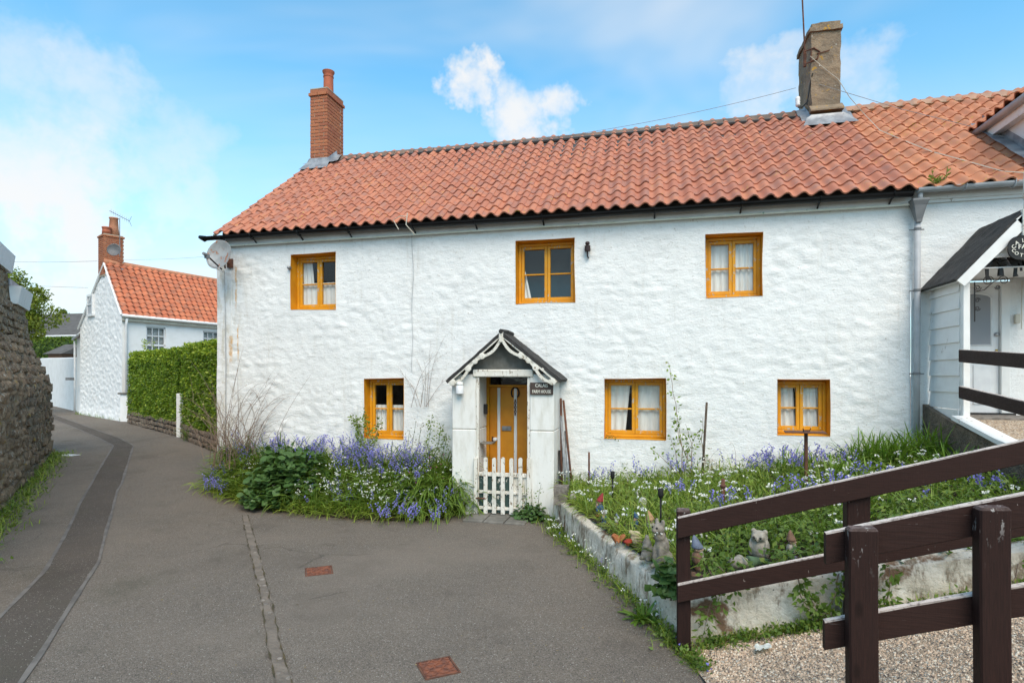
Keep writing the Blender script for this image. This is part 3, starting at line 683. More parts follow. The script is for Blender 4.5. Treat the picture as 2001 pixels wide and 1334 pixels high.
# ---------------------------------------------------------------- roof
SL = math.atan2(2.45, 3.2); TW, TG, TLn = .2144, .3, .375
S_ = Vector((0, math.cos(SL), math.sin(SL))); NRM = Vector((0, -math.sin(SL), math.cos(SL)))
E0 = Vector((0, -.24, 4.515))
def tile_mesh(mat, w=TW, ln=TLn, amp=.030, seg=11, lift=.026, name='tile'):
    mb = MB(); th = .020; T = np.linspace(0, 1.07, seg)
    def h(t): return -amp * math.cos(2 * math.pi * (t - .30)) + .010 * t
    top = [[(t * w, y, h(t) + lift * (1 - y / ln)) for t in T] for y in (0, ln)]
    vs = [*top[0], *top[1], *[(x, y, z - th) for x, y, z in top[0]], *[(x, y, z - th) for x, y, z in top[1]]]
    n = seg; fs = []
    for i in range(n - 1):
        fs += [(i, i + 1, n + i + 1, n + i), (2 * n + i, 2 * n + i + 1, i + 1, i)]
    fs += [(n - 1, 2 * n + n - 1, 3 * n + n - 1, 2 * n - 1), (2 * n, 0, n, 3 * n)]
    mb.add(vs, fs); me = mb.mesh(name, mat, True)
    try: me.set_sharp_from_angle(angle=R(50))
    except Exception: pass
    return me, np.array(vs), fs
def tiled(root_roof, me, vs, fs, x0, ncol, nrow, keep_ind, mat_field, skip=lambda c, r: False, ex=Vector((1, 0, 0)), s=S_, nrm=NRM, e0=E0, tw=TW, tg=TG, sag=None, lastcrop=True):
    base = Matrix(((ex.x, s.x, nrm.x, 0), (ex.y, s.y, nrm.y, 0), (ex.z, s.z, nrm.z, 0), (0, 0, 0, 1)))
    fld = MB(); tint = []
    VS = np.c_[vs, np.ones(len(vs))]
    for c in range(ncol):
        for r in range(nrow):
            if skip(c, r): continue
            p = e0 + ex * (x0 + c * tw) + s * (r * tg) + nrm * random.uniform(-.004, .004) + s * (random.gauss(0, .005) - (.02 if random.random() < .025 else 0))
            if sag is not None: p = p + nrm * sag(x0 + c * tw, r * tg)
            M = Matrix.Translation(p) @ base @ Matrix.Rotation(random.gauss(0, .011), 4, 'Z') @ Matrix.Rotation(random.gauss(0, .009), 4, 'X')
            if keep_ind(c, r): inst('tile', me, root_roof, M)
            else:
                fld.add((VS @ np.array(M).T)[:, :3], fs); tint += [random.random()] * len(vs)
    if fld.v:
        fld.tint = tint; o = fld.build('tile_field', mat_field, root_roof, smooth=True); o['kind'] = 'stuff'
        try: o.data.set_sharp_from_angle(angle=R(50))
        except Exception: pass
def roof_base(x0, x1, parent, name='roof', y1=3.0):
    mb = MB(); a = E0 - NRM * .035 + S_ * .16; L0 = (y1 - a.y) / S_.y; b = a + S_ * L0
    back = Vector((0, 2 * y1 - a.y, a.z))
    vs = []
    for x in (x0, x1):
        vs += [Vector((x, a.y, a.z)), Vector((x, b.y, b.z)), Vector((x, back.y, back.z)), Vector((x, back.y, back.z - .06)), Vector((x, b.y, b.z - .06)), Vector((x, a.y, a.z - .06))]
    mb.add(vs, [(0, 1, 7, 6), (1, 2, 8, 7), (3, 4, 10, 9), (4, 5, 11, 10), (0, 6, 11, 5), (2, 3, 9, 8), (0, 5, 4, 1), (1, 4, 3, 2), (6, 7, 10, 11), (7, 8, 9, 10)])
    return mb.build(name, 'ridge_grey', parent)
sagf = lambda x, v: -.030 * math.sin(math.pi * min(1, max(0, (x + 7.5) / 10.9))) * (v / 4.) + .008 * float(perlin(x * .8, v * .8, 3.))
roof = roof_base(-7.46, 3.42, farm)
me, vs, fs = tile_mesh('tile_main')
NC = 51
tiled(roof, me, vs, fs, -7.52, NC, 14, lambda c, r: (c >= 33 and r < 14) or (c >= 18 and r < 3), 'tile_main_field', lambda c, r: (c < 3 and r >= 12) or (c >= 49 and r >= 12) , sag=sagf)
mb = MB()  # dark gap fillers of the verge: mortar bead
mb.tube([E0 + Vector((-7.52, 0, 0)) + S_ * v + NRM * -.02 for v in (0, 1, 2, 3, 3.8)], .022, 6); mb.build('verge_mortar', 'mortar', roof)
# ridge
def ridge(x0, x1, parent, mat_top, mat_side, z=7.005, ln=.45, yr=3.0):
    n = int((x1 - x0) / ln); ln = (x1 - x0) / n
    prof = [(-.145, -.115), (-.13, -.085), (-.06, .02), (-.025, .045), (.025, .045), (.06, .02), (.13, -.085), (.145, -.115), (.11, -.11), (0, .01), (-.11, -.11)]
    mb = MB(); mb.prism(prof, 0, ln - .012, axis='x'); me = mb.mesh('ridge_tile', mat_top)
    for i in range(n):
        x = x0 + i * ln; inst('ridge_tile', me, parent, Matrix.Translation((x, yr, z + (sagf(x, 4.) if x < 3.3 else 0) + random.uniform(-.005, .005))) @ Matrix.Rotation(random.gauss(0, .006), 4, 'Y'))
ridge(-6.9, 2.8, roof, 'ridge_clay', None)
mb = MB()
mb.prism([(2.83, 6.905), (2.845, 6.875), (3.0, 6.99), (3.0, 7.01)], -6.9, 2.8, axis='x'); mb.v = [(x, y - .012, z - .012 + (sagf(x, 4.))) for x, y, z in mb.v]; mb.build('ridge_seal', 'ridge_grey', roof)
# fascia and gutter
mb = MB(); mb.box(XL + .02, XR - .02, -.055, .05, 4.34, 4.52); mb.build('fascia', 'white_plastic', farm)
mb = MB(); mb.tube([(XL + .03, -.062, 4.345), (XR - .04, -.062, 4.345)], .017, 6); mb.build('drip_strip', 'cream_peel', farm)
def half_pipe(p0, p1, r, th, mat, name, parent, n=9):
    p0, p1 = Vector(p0), Vector(p1); mb = MB(); N_ = 40
    for a, b, rr in ((0, 1, r), (1, 0, r - th)):
        pass
    P = []
    for t in np.linspace(0, 1, N_):
        c = p0.lerp(p1, t) + Vector((0, 0, .006 * math.sin(t * 9)))
        ring = [(c.x, c.y + r * math.cos(an), c.z + r * math.sin(an)) for an in np.linspace(math.pi, 2 * math.pi, n)] + [(c.x, c.y + (r - th) * math.cos(an), c.z + (r - th) * math.sin(an)) for an in np.linspace(2 * math.pi, math.pi, n)]
        P.append(ring + [ring[0]])
    P = np.array(P); mb.grid(P)
    for k in (0, -1): mb.add([tuple(q) for q in P[k][:n]], [tuple(range(n))])
    return mb.build(name, mat, parent, smooth=False)
gut = half_pipe((-7.78, -.19, 4.487), (3.44, -.19, 4.470), .062, .005, 'gutter_black', 'gutter', farm)
mb = MB(); mb.tube([(-7.86, -.19, 4.50), (-7.82, -.19, 4.485), (-7.74, -.19, 4.458)], [.03, .04, .055], 8); mb.build('gutter_end', 'gutter_black', gut)
for i, px in enumerate([434, 492, 584, 680, 806, 928, 1060, 1279, 1449, 1602, 1745]):
    x = onY(px, 430, -.19)[0]; mb = MB()
    ring = [(x, -.19 + .068 * math.cos(a), 4.478 + .068 * math.sin(a)) for a in np.linspace(math.pi * .95, 2.05 * math.pi, 10)]
    mb.tube(ring, .010, 5); mb.tube([(x, -.17, 4.42), (x, -.12, 4.40), (x, -.058, 4.36)], .014, 5); mb.build('bracket', 'gutter_black', gut)

# ---------------------------------------------------------------- brick chimney on the left gable
ch = MB(); cx0, cx1, cy0, cy1 = -7.43, -7.0, 2.62, 3.32
ch.box(cx0 + .012, cx1 - .012, cy0 + .012, cy1 - .012, 6.4, 8.42); chim = ch.build('chimney', 'mortar', farm); chim['label'] = 'slim red brick chimney with one round clay pot'
def bricks(parent, x0, x1, y0, y1, z0, ncrs, mat='brick_red', h=.065, j=.011, L=.215):
    W_ = .1025; cache = {}
    def bm_(l, w):
        k = (round(l, 3), round(w, 3))
        if k not in cache:
            mb = MB(); mb.bbox(-k[0] / 2, k[0] / 2, -k[1] / 2, k[1] / 2, 0, h, .004); cache[k] = mb.mesh('brick', mat)
        return cache[k]
    def run(a, b, off):
        n = (b - a); cells = []; c = a - (off * (L + j))
        while c < b - .01:
            s, e = max(c, a), min(c + L, b)
            if e - s > .03: cells.append((s, e))
            c += L + j
        return cells
    for k in range(ncrs):
        z = z0 + k * (h + j); o = .5 * (k % 2)
        for s, e in run(x0, x1, o):
            for yy in (y0 + W_ / 2, y1 - W_ / 2): inst('brick', bm_(e - s, W_), parent, Matrix.Translation(((s + e) / 2 + random.uniform(-.0015, .0015), yy + random.uniform(-.003, .003), z)))
        for s, e in run(y0 + W_ + j, y1 - W_ - j, .5 - o):
            for xx in (x0 + W_ / 2, x1 - W_ / 2): inst('brick', bm_(W_, e - s), parent, Matrix.Translation((xx + random.uniform(-.003, .003), (s + e) / 2, z)))
bricks(chim, cx0, cx1, cy0, cy1, 6.85, 19)
zc_ = 6.85 + 19 * .076
bricks(chim, cx0 - .028, cx1 + .028, cy0 - .028, cy1 + .028, zc_, 1); bricks(chim, cx0, cx1, cy0, cy1, zc_ + .076, 1)
mb = MB(); mb.prism([(cx0, cy0), (cx1, cy0), (cx1, cy1), (cx0, cy1)], zc_ + .15, zc_ + .17, axis='z'); mb.build('flaunching', 'mortar', chim)
mb = MB(); mb.lathe([(.115, 0), (.112, .1), (.108, .42), (.118, .43), (.118, .45), (.108, .455), (.112, .50), (.135, .54), (.137, .565), (.12, .57), (.09, .57), (.085, .3)], (-7.18, 2.97, zc_ + .14), 20); smooth_angle(mb.build('chimney_pot', 'terracotta', chim), 40)
# lead apron
def apron(x0, x1, yf, parent, up=.14, out=.26, x_ext=.14, side=True, xo=.07):
    def rp(y): return E0.z + (y - E0.y) * math.tan(SL) + .045
    mb = MB(); xs = np.linspace(x0 - x_ext, x1 + x_ext, 26)
    P = []
    for x in xs:
        e = .03 * abs(math.sin((x) / TW * math.pi)); P.append([(min(max(x, x0 - .015), x1 + .015), yf - .016, rp(yf) + up), (x * .5 + .5 * min(max(x, x0), x1), yf - .03, rp(yf) + .045), (x, yf - out + e, rp(yf - out) + .02 + e * .3)])
    mb.grid(np.array(P)); o = mb.build('flashing', 'lead', parent, smooth=True)
    sd_ = MB()
    for x, sg in ((x0 - .015, -1), (x1 + .015, 1)):
        P = [[(x, y, rp(y) + up), (x + sg * .012, y, rp(y) + .05), (x + sg * .16, y, rp(y) + .03 + .02 * math.sin(y * 20))] for y in np.linspace(yf - .03, 3.0, 12)]
        sd_.grid(np.array(P))
    sd_.build('side_flashing', 'lead', parent, smooth=True)
apron(cx0, cx1, cy0, chim)
# ---------------------------------------------------------------- rendered stack at the party wall
rx0, rx1, ry0, ry1 = 2.88, 3.37, 2.55, 3.45
def rough_box(mb, x0, x1, y0, y1, z0, z1, st=.05, amp=.015, mat=None, sd=0.):
    def face(f, nu, nv, nrm):
        P = np.zeros((nu, nv, 3))
        for i, u in enumerate(np.linspace(0, 1, nu)):
            for j, v in enumerate(np.linspace(0, 1, nv)): P[i, j] = f(u, v)
        return P
    nx, ny, nz = [max(2, int(l / st)) for l in (x1 - x0, y1 - y0, z1 - z0)]
    F_ = [lambda u, v: (x0 + u * (x1 - x0), y0, z0 + v * (z1 - z0)), lambda u, v: (x1, y0 + u * (y1 - y0), z0 + v * (z1 - z0)), lambda u, v: (x1 - u * (x1 - x0), y1, z0 + v * (z1 - z0)),
          lambda u, v: (x0, y1 - u * (y1 - y0), z0 + v * (z1 - z0)), lambda u, v: (x0 + u * (x1 - x0), y0 + v * (y1 - y0), z1), lambda u, v: (x0 + u * (x1 - x0), y1 - v * (y1 - y0), z0)]
    for f, (a, b) in zip(F_, ((nx, nz), (ny, nz), (nx, nz), (ny, nz), (nx, ny), (nx, ny))):
        P = face(f, a + 1, b + 1, None); q = P.copy()
        for k in range(3): P[..., k] += amp * fbm(q[..., 0] * 5 + sd, q[..., 1] * 5, q[..., 2] * 5 + 11. * k, 3)
        b0 = len(mb.v); mb.grid(P, mat)
    return mb
mb = rough_box(MB(), rx0, rx1, ry0, ry1, 6.5, 8.28, .045, .016); st = mb.build('stone_stack', 'lichen_render', farm, smooth=True); st['label'] = 'rendered party-wall chimney stack stained with orange lichen'
mb = rough_box(MB(), rx0 - .035, rx1 + .035, ry0 - .035, ry1 + .035, 8.28, 8.36, .045, .012, None, 3.); mb = rough_box(mb, rx0 + .01, rx1 - .01, ry0 + .01, ry1 - .01, 8.35, 8.44, .05, .014, None, 9.); mb.build('stack_cap', 'lichen_render', st, smooth=True)
mb = MB(); mb.prism([(ry0 - .11, 6.80), (ry0 - .11, 6.83), (ry0 + .02, 6.95), (ry0 + .02, 6.80)], rx0 - .03, rx1 + .03, axis='x'); mb.build('stack_skirt', 'lichen_render', st)
apron(rx0, rx1, ry0 - .08, st, .10, .26, .20)
# left-side metalwork on the stack
mb = MB(); bx = rx0 - .06
mb.tube([(bx - .03, 2.62, 7.75), (bx - .03, 2.62, 8.0), (bx - .09, 2.62, 9.4)], .014, 6); ant = mb.build('aerial_mast', 'rust'); tag(ant, 'thin rusty aerial mast strapped to the rendered chimney stack', 'aerial')
mb = MB(); mb.tube([(bx - .03, 2.62, 7.7), (bx - .03, 2.62, 8.0)], .028, 6); mb.tube([(bx - .04, 2.56, 7.95), (bx + .1, 2.53, 7.98), (bx + .2, 2.53, 7.9), (bx + .16, 2.53, 7.78), (bx - .03, 2.56, 7.72)], .013, 5); mb.tube([(bx + .15, 2.53, 7.87), (bx + .36, 2.52, 7.9)], .009, 5); mb.tube([(bx + .06, 2.56, 7.74), (bx + .06, 2.54, 7.97)], .013, 5); mb.build('bracket', 'rust', ant)
mb = MB(); mb.tube([(rx0 - .01, 2.7, 7.1), (rx0 - .12, 2.66, 6.98), (rx0 - .2, 2.66, 6.98)], .013, 5); ins = mb.build('service_insulator', 'black_metal'); tag(ins, 'white ribbed cable insulator on a bent arm beside the lichened stack', 'insulator')
mb = MB(); mb.lathe([(.03, 0), (.045, .03), (.035, .05), (.045, .08), (.035, .1), (.045, .13), (.038, .17), (.02, .18)], (rx0 - .2, 2.66, 7.0), 10); mb.build('insulator_body', 'white_plastic', ins, smooth=True)
mb = MB(); mb.tube([(rx0 - .05, 2.64, 7.0), (rx0 - .01, 2.58, 7.35), (rx0 + .02, 2.53, 7.52)], .012, 5); mb.build('cable_tail', 'black_metal', ins)
# ================================================================== farmhouse porch, door
YP = -.6
porch = empty('porch', (-2.15, -.3, 0), parent=farm); porch['label'] = 'small gabled white entrance porch with black felt roof and fretwork bargeboards'
for (x0, x1) in ((-2.94, -2.555), (-1.724, -1.364)):
    for (z0, z1) in ((-.25, 1.19), (1.197, 2.03)): mb = MB(); mb.bbox(x0, x1, YP, -.012, z0, z1, .012); mb.build('pillar_slab', 'pillar_white', porch)
    mb = MB(); mb.box(x0 + .012, x1 - .012, YP + .012, -.02, 1.15, 1.24); mb.build('pillar_joint', 'mortar', porch)
mb = MB(); mb.prism([(-2.90, 2.04), (-1.40, 2.04), (-2.14, 2.64)], YP + .08, YP + .13); mb.build('gable_panel', 'gable_grey', porch)
mb = MB(); mb.bbox(-2.60, -1.67, YP - .025, YP + .10, 1.99, 2.10, .012, None, None, .003); mb.build('lintel', 'white_peel', porch)
mb = MB(); mb.bbox(-2.553, -2.51, YP - .005, YP + .07, -.12, 1.988, .006); mb.build('door_post', 'white_peel', porch)
mb = MB(); mb.bbox(-1.765, -1.726, YP + .01, YP + .07, -.12, 1.988, .006); mb.build('door_post', 'white_peel', porch)
def felt_slab(pk, ev, y0, y1, th, name, mat, parent, sd):
    n, m = 16, 14; P = np.zeros((n, m, 3)); Q = np.zeros((n, m, 3))
    d = np.array([ev[0] - pk[0], ev[1] - pk[1]]); d /= np.linalg.norm(d); nn = np.array([-d[1], d[0]]); nn = nn if nn[1] > 0 else -nn
    for i, u in enumerate(np.linspace(0, 1, n)):
        for j, v in enumerate(np.linspace(0, 1, m)):
            x = pk[0] + (ev[0] - pk[0]) * u; z = pk[1] + (ev[1] - pk[1]) * u; y = y0 + (y1 - y0) * v
            r = .010 * float(fbm(u * 5 + sd, v * 5, sd, 3)); ed = .014 * float(perlin(u * 9 + sd, v * 3, 2.)) * (j == 0)
            P[i, j] = (x + nn[0] * r, y + ed, z + nn[1] * r); Q[i, j] = (x - nn[0] * th, y + ed, z - nn[1] * th)
    mb = MB(); mb.grid(P); mb.grid(Q)
    for E1, E2 in ((P[0], Q[0]), (P[-1], Q[-1]), (P[:, 0], Q[:, 0]), (P[:, -1], Q[:, -1])): mb.grid(np.stack([E1, E2]))
    return mb.build(name, mat, parent)
felt_slab((-2.135, 2.665), (-3.0, 1.93), YP - .12, -.02, .045, 'roof', 'felt', porch, 1.)
felt_slab((-2.128, 2.665), (-1.235, 1.955), YP - .12, -.02, .05, 'roof', 'felt', porch, 5.)
mb = MB(); mb.tube([(-2.13, YP - .14, 2.665), (-2.13, YP + .2, 2.685), (-2.13, -.03, 2.67)], [.035, .03, .04], 7); mb.build('ridge_roll', 'felt', porch)
def bargeboard(pk, ev, y, parent):
    pk, ev = Vector((pk[0], 0, pk[1])), Vector((ev[0], 0, ev[1])); L = (ev - pk).length; d = (ev - pk) / L; n = Vector((-d.z, 0, d.x)); n = n if n.z < 0 else -n
    mb = MB(); N_ = 44
    def strip_(f0, f1, y0, y1):
        top = [pk + d * (t * L) + n * f0(t) for t in np.linspace(0, 1, N_)]; bot = [pk + d * (t * L) + n * f1(t) for t in np.linspace(0, 1, N_)]
        for i in range(N_ - 1):
            a, b, c, e = top[i], top[i + 1], bot[i + 1], bot[i]
            vs = [Vector((q.x, yy, q.z)) for yy in (y0, y1) for q in (a, b, c, e)]
            mb.add(vs, [(0, 1, 2, 3), (7, 6, 5, 4), (0, 4, 5, 1), (2, 6, 7, 3)] + ([(0, 3, 7, 4)] if i == 0 else []) + ([(1, 5, 6, 2)] if i == N_ - 2 else []))
    low = lambda t: .105 + .034 * math.sin(t * 6.28 * 1.75 - 1.1) * (1 if t > .06 else .3)
    strip_(lambda t: 0, lambda t: .042, y, y + .028)
    strip_(lambda t: low(t) - .042, lambda t: low(t), y, y + .028)
    for t in (.03, .40, .52, .66, .95):
        c = pk + d * (t * L) + n * (low(t) * .62); r = .050 if t > .1 else .036
        mb.lathe([(r, 0), (r, .032), (r * .6, .036), (0.001, .036)], (c.x, y + .030, c.z), 12, None, Matrix.Rotation(R(90), 3, 'X'))
        s0 = pk + d * (t * L) + n * .02; s1 = pk + d * (t * L) + n * (low(t) - .01)
        mb.tube([(s0.x, y + .014, s0.z), (s1.x, y + .014, s1.z)], .018, 5)
    return mb.build('bargeboard', 'white_peel', parent)
bargeboard((-2.135, 2.635), (-2.975, 1.925), YP - .115, porch); bargeboard((-2.125, 2.635), (-1.285, 1.94), YP - .115, porch)
mb = MB(); mb.bbox(-2.165, -2.10, YP - .13, YP - .09, 2.50, 2.66, .008); mb.build('finial_block', 'white_peel', porch)
mb = MB(); mb.box(-2.60, -1.66, YP - .02, .09, -.25, -.06); mb.build('floor_slab', 'slab', porch)
st_ = empty('gate_step', (-2.15, -.84, -.1), 'worn grey paving step in front of the picket gate', 'step')
for k in range(3): mb = MB(); mb.bbox(-2.62 + .31 * k, -2.325 + .31 * k, -1.06, -.625, -.13, -.062 - .004 * k, .01); mb.build('paving_slab', 'slab', st_)
mb = MB(); mb.box(-2.615, -2.596, -.012, .12, -.1, 2.055); mb.box(-1.724, -1.705, -.012, .12, -.1, 2.055); mb.box(-2.615, -1.705, -.012, .12, 2.058, 2.07); mb.build('door_reveal', 'pillar_white', porch)
# door
mb = MB(); mb.bbox(-2.53, -1.77, .10, .14, -.05, 1.82, .004); door = mb.build('door', 'door_paint', farm); door['label'] = 'orange plank door with white cover strips behind the picket gate'
mb = MB(); mb.bbox(-2.595, -2.533, .06, .16, -.05, 2.05, .006); mb.bbox(-1.768, -1.725, .06, .16, -.05, 2.05, .006); mb.bbox(-2.533, -1.768, .06, .16, 1.825, 1.865, .006); mb.build('door_frame', 'orange_reveal', door)
mb = MB(); mb.add([(-2.533, .11, 1.865), (-1.768, .11, 1.865), (-1.768, .11, 2.05), (-2.533, .11, 2.05)], [(0, 1, 2, 3)]); mb.build('transom_pane', 'glass', door)
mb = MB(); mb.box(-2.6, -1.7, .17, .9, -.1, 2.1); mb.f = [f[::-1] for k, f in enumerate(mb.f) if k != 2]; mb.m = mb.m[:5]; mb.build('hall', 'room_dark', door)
for x in (-2.378, -2.10, -1.815): mb = MB(); mb.bbox(x - .024, x + .024, .085, .104, -.05, 1.815, .004); mb.build('cover_strip', 'white_wood', door)
mb = MB(); mb.bbox(-2.325, -2.17, .078, .10, 1.12, 1.195, .006); mb.bbox(-2.30, -2.195, .072, .08, 1.143, 1.17, .003); mb.build('letter_flap', 'galvanised', door)
mb = MB(); mb.lathe([(.03, 0), (.03, .008), (.012, .012), (.012, .04), (.03, .05), (.034, .07), (.02, .085), (.002, .086)], (-2.43, .10, .98), 12, None, Matrix.Rotation(R(90), 3, 'X')); mb.build('door_knob', 'white_plastic', door, smooth=True)
mb = MB(); mb.box(-2.495, -2.47, .09, .102, .93, 1.02); mb.build('lock_plate', 'rust', door)
hs = MB(); hs.tube([(-2.10 + .062 * math.cos(a), .068, 1.735 + .085 * math.sin(a)) for a in np.linspace(R(-55), R(235), 18)], [.012] * 18, 6); h_ = hs.build('horseshoe', 'black_metal', origin=None); tag(h_, 'dark iron horseshoe hung on the orange door', 'horseshoe')
for k in range(6):
    pass
mb = MB()
for k in range(7): mb.tube([(-2.10 + .014 * math.cos(a) * (1 if k % 2 else .35), .074 + .006 * math.sin(a), 1.61 - k * .036 + .022 * math.sin(a)) for a in np.linspace(0, 6.28, 9)[:-1]], .006, 4, None, True, True)
tag(mb.build('door_chain', 'rust'), 'short rusty chain hanging below the horseshoe on the orange door', 'chain')
mb = MB(); mb.bbox(-2.553, -2.50, -.20, -.13, 1.40, 1.56, .008); tag(mb.build('door_entry_box', 'black_metal'), 'small black box on the inner porch wall', 'box')
mb = MB(); mb.bbox(-2.553, -2.36, -.42, -.2, .955, .975, .003); tag(mb.build('porch_shelf', 'slab'), 'small shelf on the inner left wall of the porch', 'shelf')
# picket gate
gate = empty('picket_gate', (-2.1, -.62, -.06), 'low peeling picket gate of white pales over flaking green boards', 'gate')
YG = -.60
def picket(x, z0, z1, w=.058):
    mb = MB(); pr = [(x - w / 2, z0), (x + w / 2, z0)] + [(x + w / 2 * math.cos(a), z1 - w / 2 + w / 2 * math.sin(a)) for a in np.linspace(0, math.pi, 9)]
    mb.prism(pr, YG - .05, YG - .028); return mb.build('picket', 'white_peel', gate)
for k, px in enumerate((948.6, 965.3, 982.3, 999, 1016.6, 1033.5)):
    q = onY(px, 893 + [0, 1, 0, 2, 1, 0][k], YG - .05); picket(q[0], -.055 + .008 * (k % 2), q[2])
for z0, z1 in ((.50, .56), (.24, .285), (.0, .045)): mb = MB(); mb.bbox(-2.50, -1.77, YG - .026, YG + .004, z0, z1, .004); mb.build('rail', 'white_peel', gate)
for k in range(6):
    mb = MB(); x = -2.505 + k * .124; mb.bbox(x, x + .118, YG + .006, YG + .022, -.05, .555, .004); mb.build('back_board', 'green_peel' if k < 4 else 'white_peel', gate)
mb = MB(); mb.tube([(-2.54, YG - .06, .17), (-2.40, YG - .06, .17)], .012, 6); mb.tube([(-2.46, YG - .06, .17), (-2.46, YG - .10, .18)], .008, 5); mb.build('gate_bolt', 'rust', gate)
mb = MB(); mb.bbox(-2.575, -2.52, YG - .06, YG + .0, -.08, .77, .006); mb.build('gate_post', 'white_peel', gate)
# house sign and lamp
q0, q1 = onY(1036, 747, -.62), onY(1081, 771, -.62)
mb = MB(); mb.bbox(q0[0], q1[0], -.632, -.603, q1[2], q0[2], .004); sg = mb.build('house_sign', 'sign_brown'); tag(sg, 'brown wooden sign with white lettering CALAIS FARM HOUSE on the porch', 'sign')
xm, zm = (q0[0] + q1[0]) / 2, (q0[2] + q1[2]) / 2
for t, dz in (('CALAIS', .044), ('FARM HOUSE', -.046)):
    text_mesh(t, .066 if len(t) > 7 else .070, .002, Matrix.Translation((xm, -.6345, zm + dz)) @ Matrix.Rotation(R(90), 4, 'X') @ Matrix.Diagonal((.70 if len(t) > 7 else .85, 1, 1, 1)), 'lettering', 'letter_white', sg)
q = onY(898, 770, -.68); mb = MB(); mb.lathe([(.045, 0), (.06, .01), (.062, .12), (.05, .135)], (q[0], -.67, q[2]), 14); lamp = smooth_angle(mb.build('porch_lamp', 'white_plastic'), 40); tag(lamp, 'white jar-shaped bulkhead lamp on the left porch pillar', 'lamp')
mb = MB(); mb.lathe([(.055, .135), (.058, .15), (.05, .19), (.02, .2)], (q[0], -.67, q[2]), 14); mb.tube([(q[0], -.67, q[2] + .16), (q[0], -.60, q[2] + .16)], .03, 8); mb.build('lamp_cap', 'pillar_white', lamp, smooth=True)
# insulator, small items on the wall
q = onY(1148, 484, -.06); mb = MB(); mb.lathe([(.012, -.14), (.014, -.06), (.045, -.055), (.048, -.04), (.044, .02), (.045, .03), (.02, .04), (.036, .06), (.034, .08), (.02, .095), (.001, .1)], tuple(q), 14); mb.tube([(q[0], -.06, q[2] - .13), (q[0] + .01, -.04, q[2] - .145), (q[0] + .01, .03, q[2] - .14)], .011, 5)
tag(smooth_angle(mb.build('pot_insulator', 'porcelain_brown'), 45), 'dark brown ceramic insulator on the wall beside the upper window', 'insulator')
q = onY(567, 523, -.03); mb = MB(); mb.lathe([(.03, 0), (.032, .02), (.026, .06), (.01, .075)], (q[0] - .02, .0, q[2]), 10, None, Matrix.Rotation(R(90), 3, 'X')); tag(mb.build('cable_clamp', 'galvanised', smooth=True), 'round grey cable fitting at the edge of the upper left window', 'fitting')
mb = MB(); pts = [(onY(805, y, -.05)[0] + .012 * math.sin(y * .05), -.035 - .015 * math.sin(y * .021), onY(805, y, -.05)[2]) for y in range(447, 730, 14)]
mb.tube([(pts[0][0] - .05, -.24, pts[0][2] + .14), (pts[0][0] - .02, -.2, pts[0][2] + .05)] + pts, .0042, 4); tag(mb.build('wall_cable', 'cable_grey'), 'thin grey cable running down the white wall left of the porch', 'cable')
mb = MB(); a = onY(783, 445, -.3); b = onY(790, 412, -.2)
mb.tube([(a[0] - .05, -.27, a[2] - .02), (a[0] - .14, -.28, a[2] + .14), (a[0] - .03, -.26, a[2] + .20), (a[0] + .08, -.25, a[2] + .19)], .007, 4); mb.tube([(a[0] + .1, -.26, a[2] + .24), (a[0] + .08, -.27, a[2] + .05), (a[0] + .2, -.2, a[2] - .1)], .009, 4)
tag(mb.build('cable_loop', 'cable_pale'), 'pale cable loops hanging over the black gutter', 'cable')
# satellite dish
dc = onY(432, 500, -.36); nrm = Vector((.02, -.97, .20)).normalized(); rot = nrm.to_track_quat('Z', 'Y').to_matrix().to_4x4()
dish = empty('satellite_dish', (-7.42, -.03, dc[2] - .1), 'rusting grey satellite dish at the left corner of the farmhouse', 'satellite dish')
mb = MB(); prof = [(.001, 0), (.06, .004), (.12, .016), (.18, .036), (.235, .062), (.245, .066), (.24, .058), (.18, .028), (.12, .008), (.001, -.008)]
mb.lathe(prof, (0, 0, 0), 28, None); o = bpy.data.objects.new('reflector', mb.mesh('reflector', 'dish_metal', True)); reg(o, dish, Matrix.Translation(Vector(dc)) @ rot @ Matrix.Diagonal((1., 1.08, 1, 1)))
fp = Vector(dc) + nrm * .32 + Vector((-.02, 0, -.12)); lowp = Vector(dc) + Vector((.03, -.02, -.24))
mb = MB(); mb.tube([lowp, fp], .013, 6); mb.build('feed_arm', 'black_metal', dish)
mb = MB(); mb.tube([fp - nrm * .02, fp + nrm * .09], [.03, .026], 10); mb.box(fp.x - .03, fp.x + .03, fp.y - .03, fp.y + .03, fp.z - .05, fp.z + .02); mb.build('receiver', 'grey_hopper', dish)
mb = MB(); mb.tube([Vector(dc) - nrm * .01, Vector(dc) - nrm * .10, (-7.40, -.12, dc[2] - .06), (-7.36, .02, dc[2] - .06)], .02, 7); mb.box(-7.42, -7.30, -.03, -.015, dc[2] - .14, dc[2] + .02); mb.tube([Vector(dc) + Vector((.10, -.02, -.22)), Vector(dc) - nrm * .08], .014, 6); mb.build('mount', 'rust', dish)
mb = MB(); mb.tube([fp + Vector((0, 0, -.05)), fp + Vector((.02, .03, -.16)), lowp + Vector((-.02, .05, -.03)), (-7.45, -.05, dc[2] - .2), (-7.44, -.03, 2.2), (-7.46, -.02, .6)], .005, 4); mb.build('lead_cable', 'cable_grey', dish)

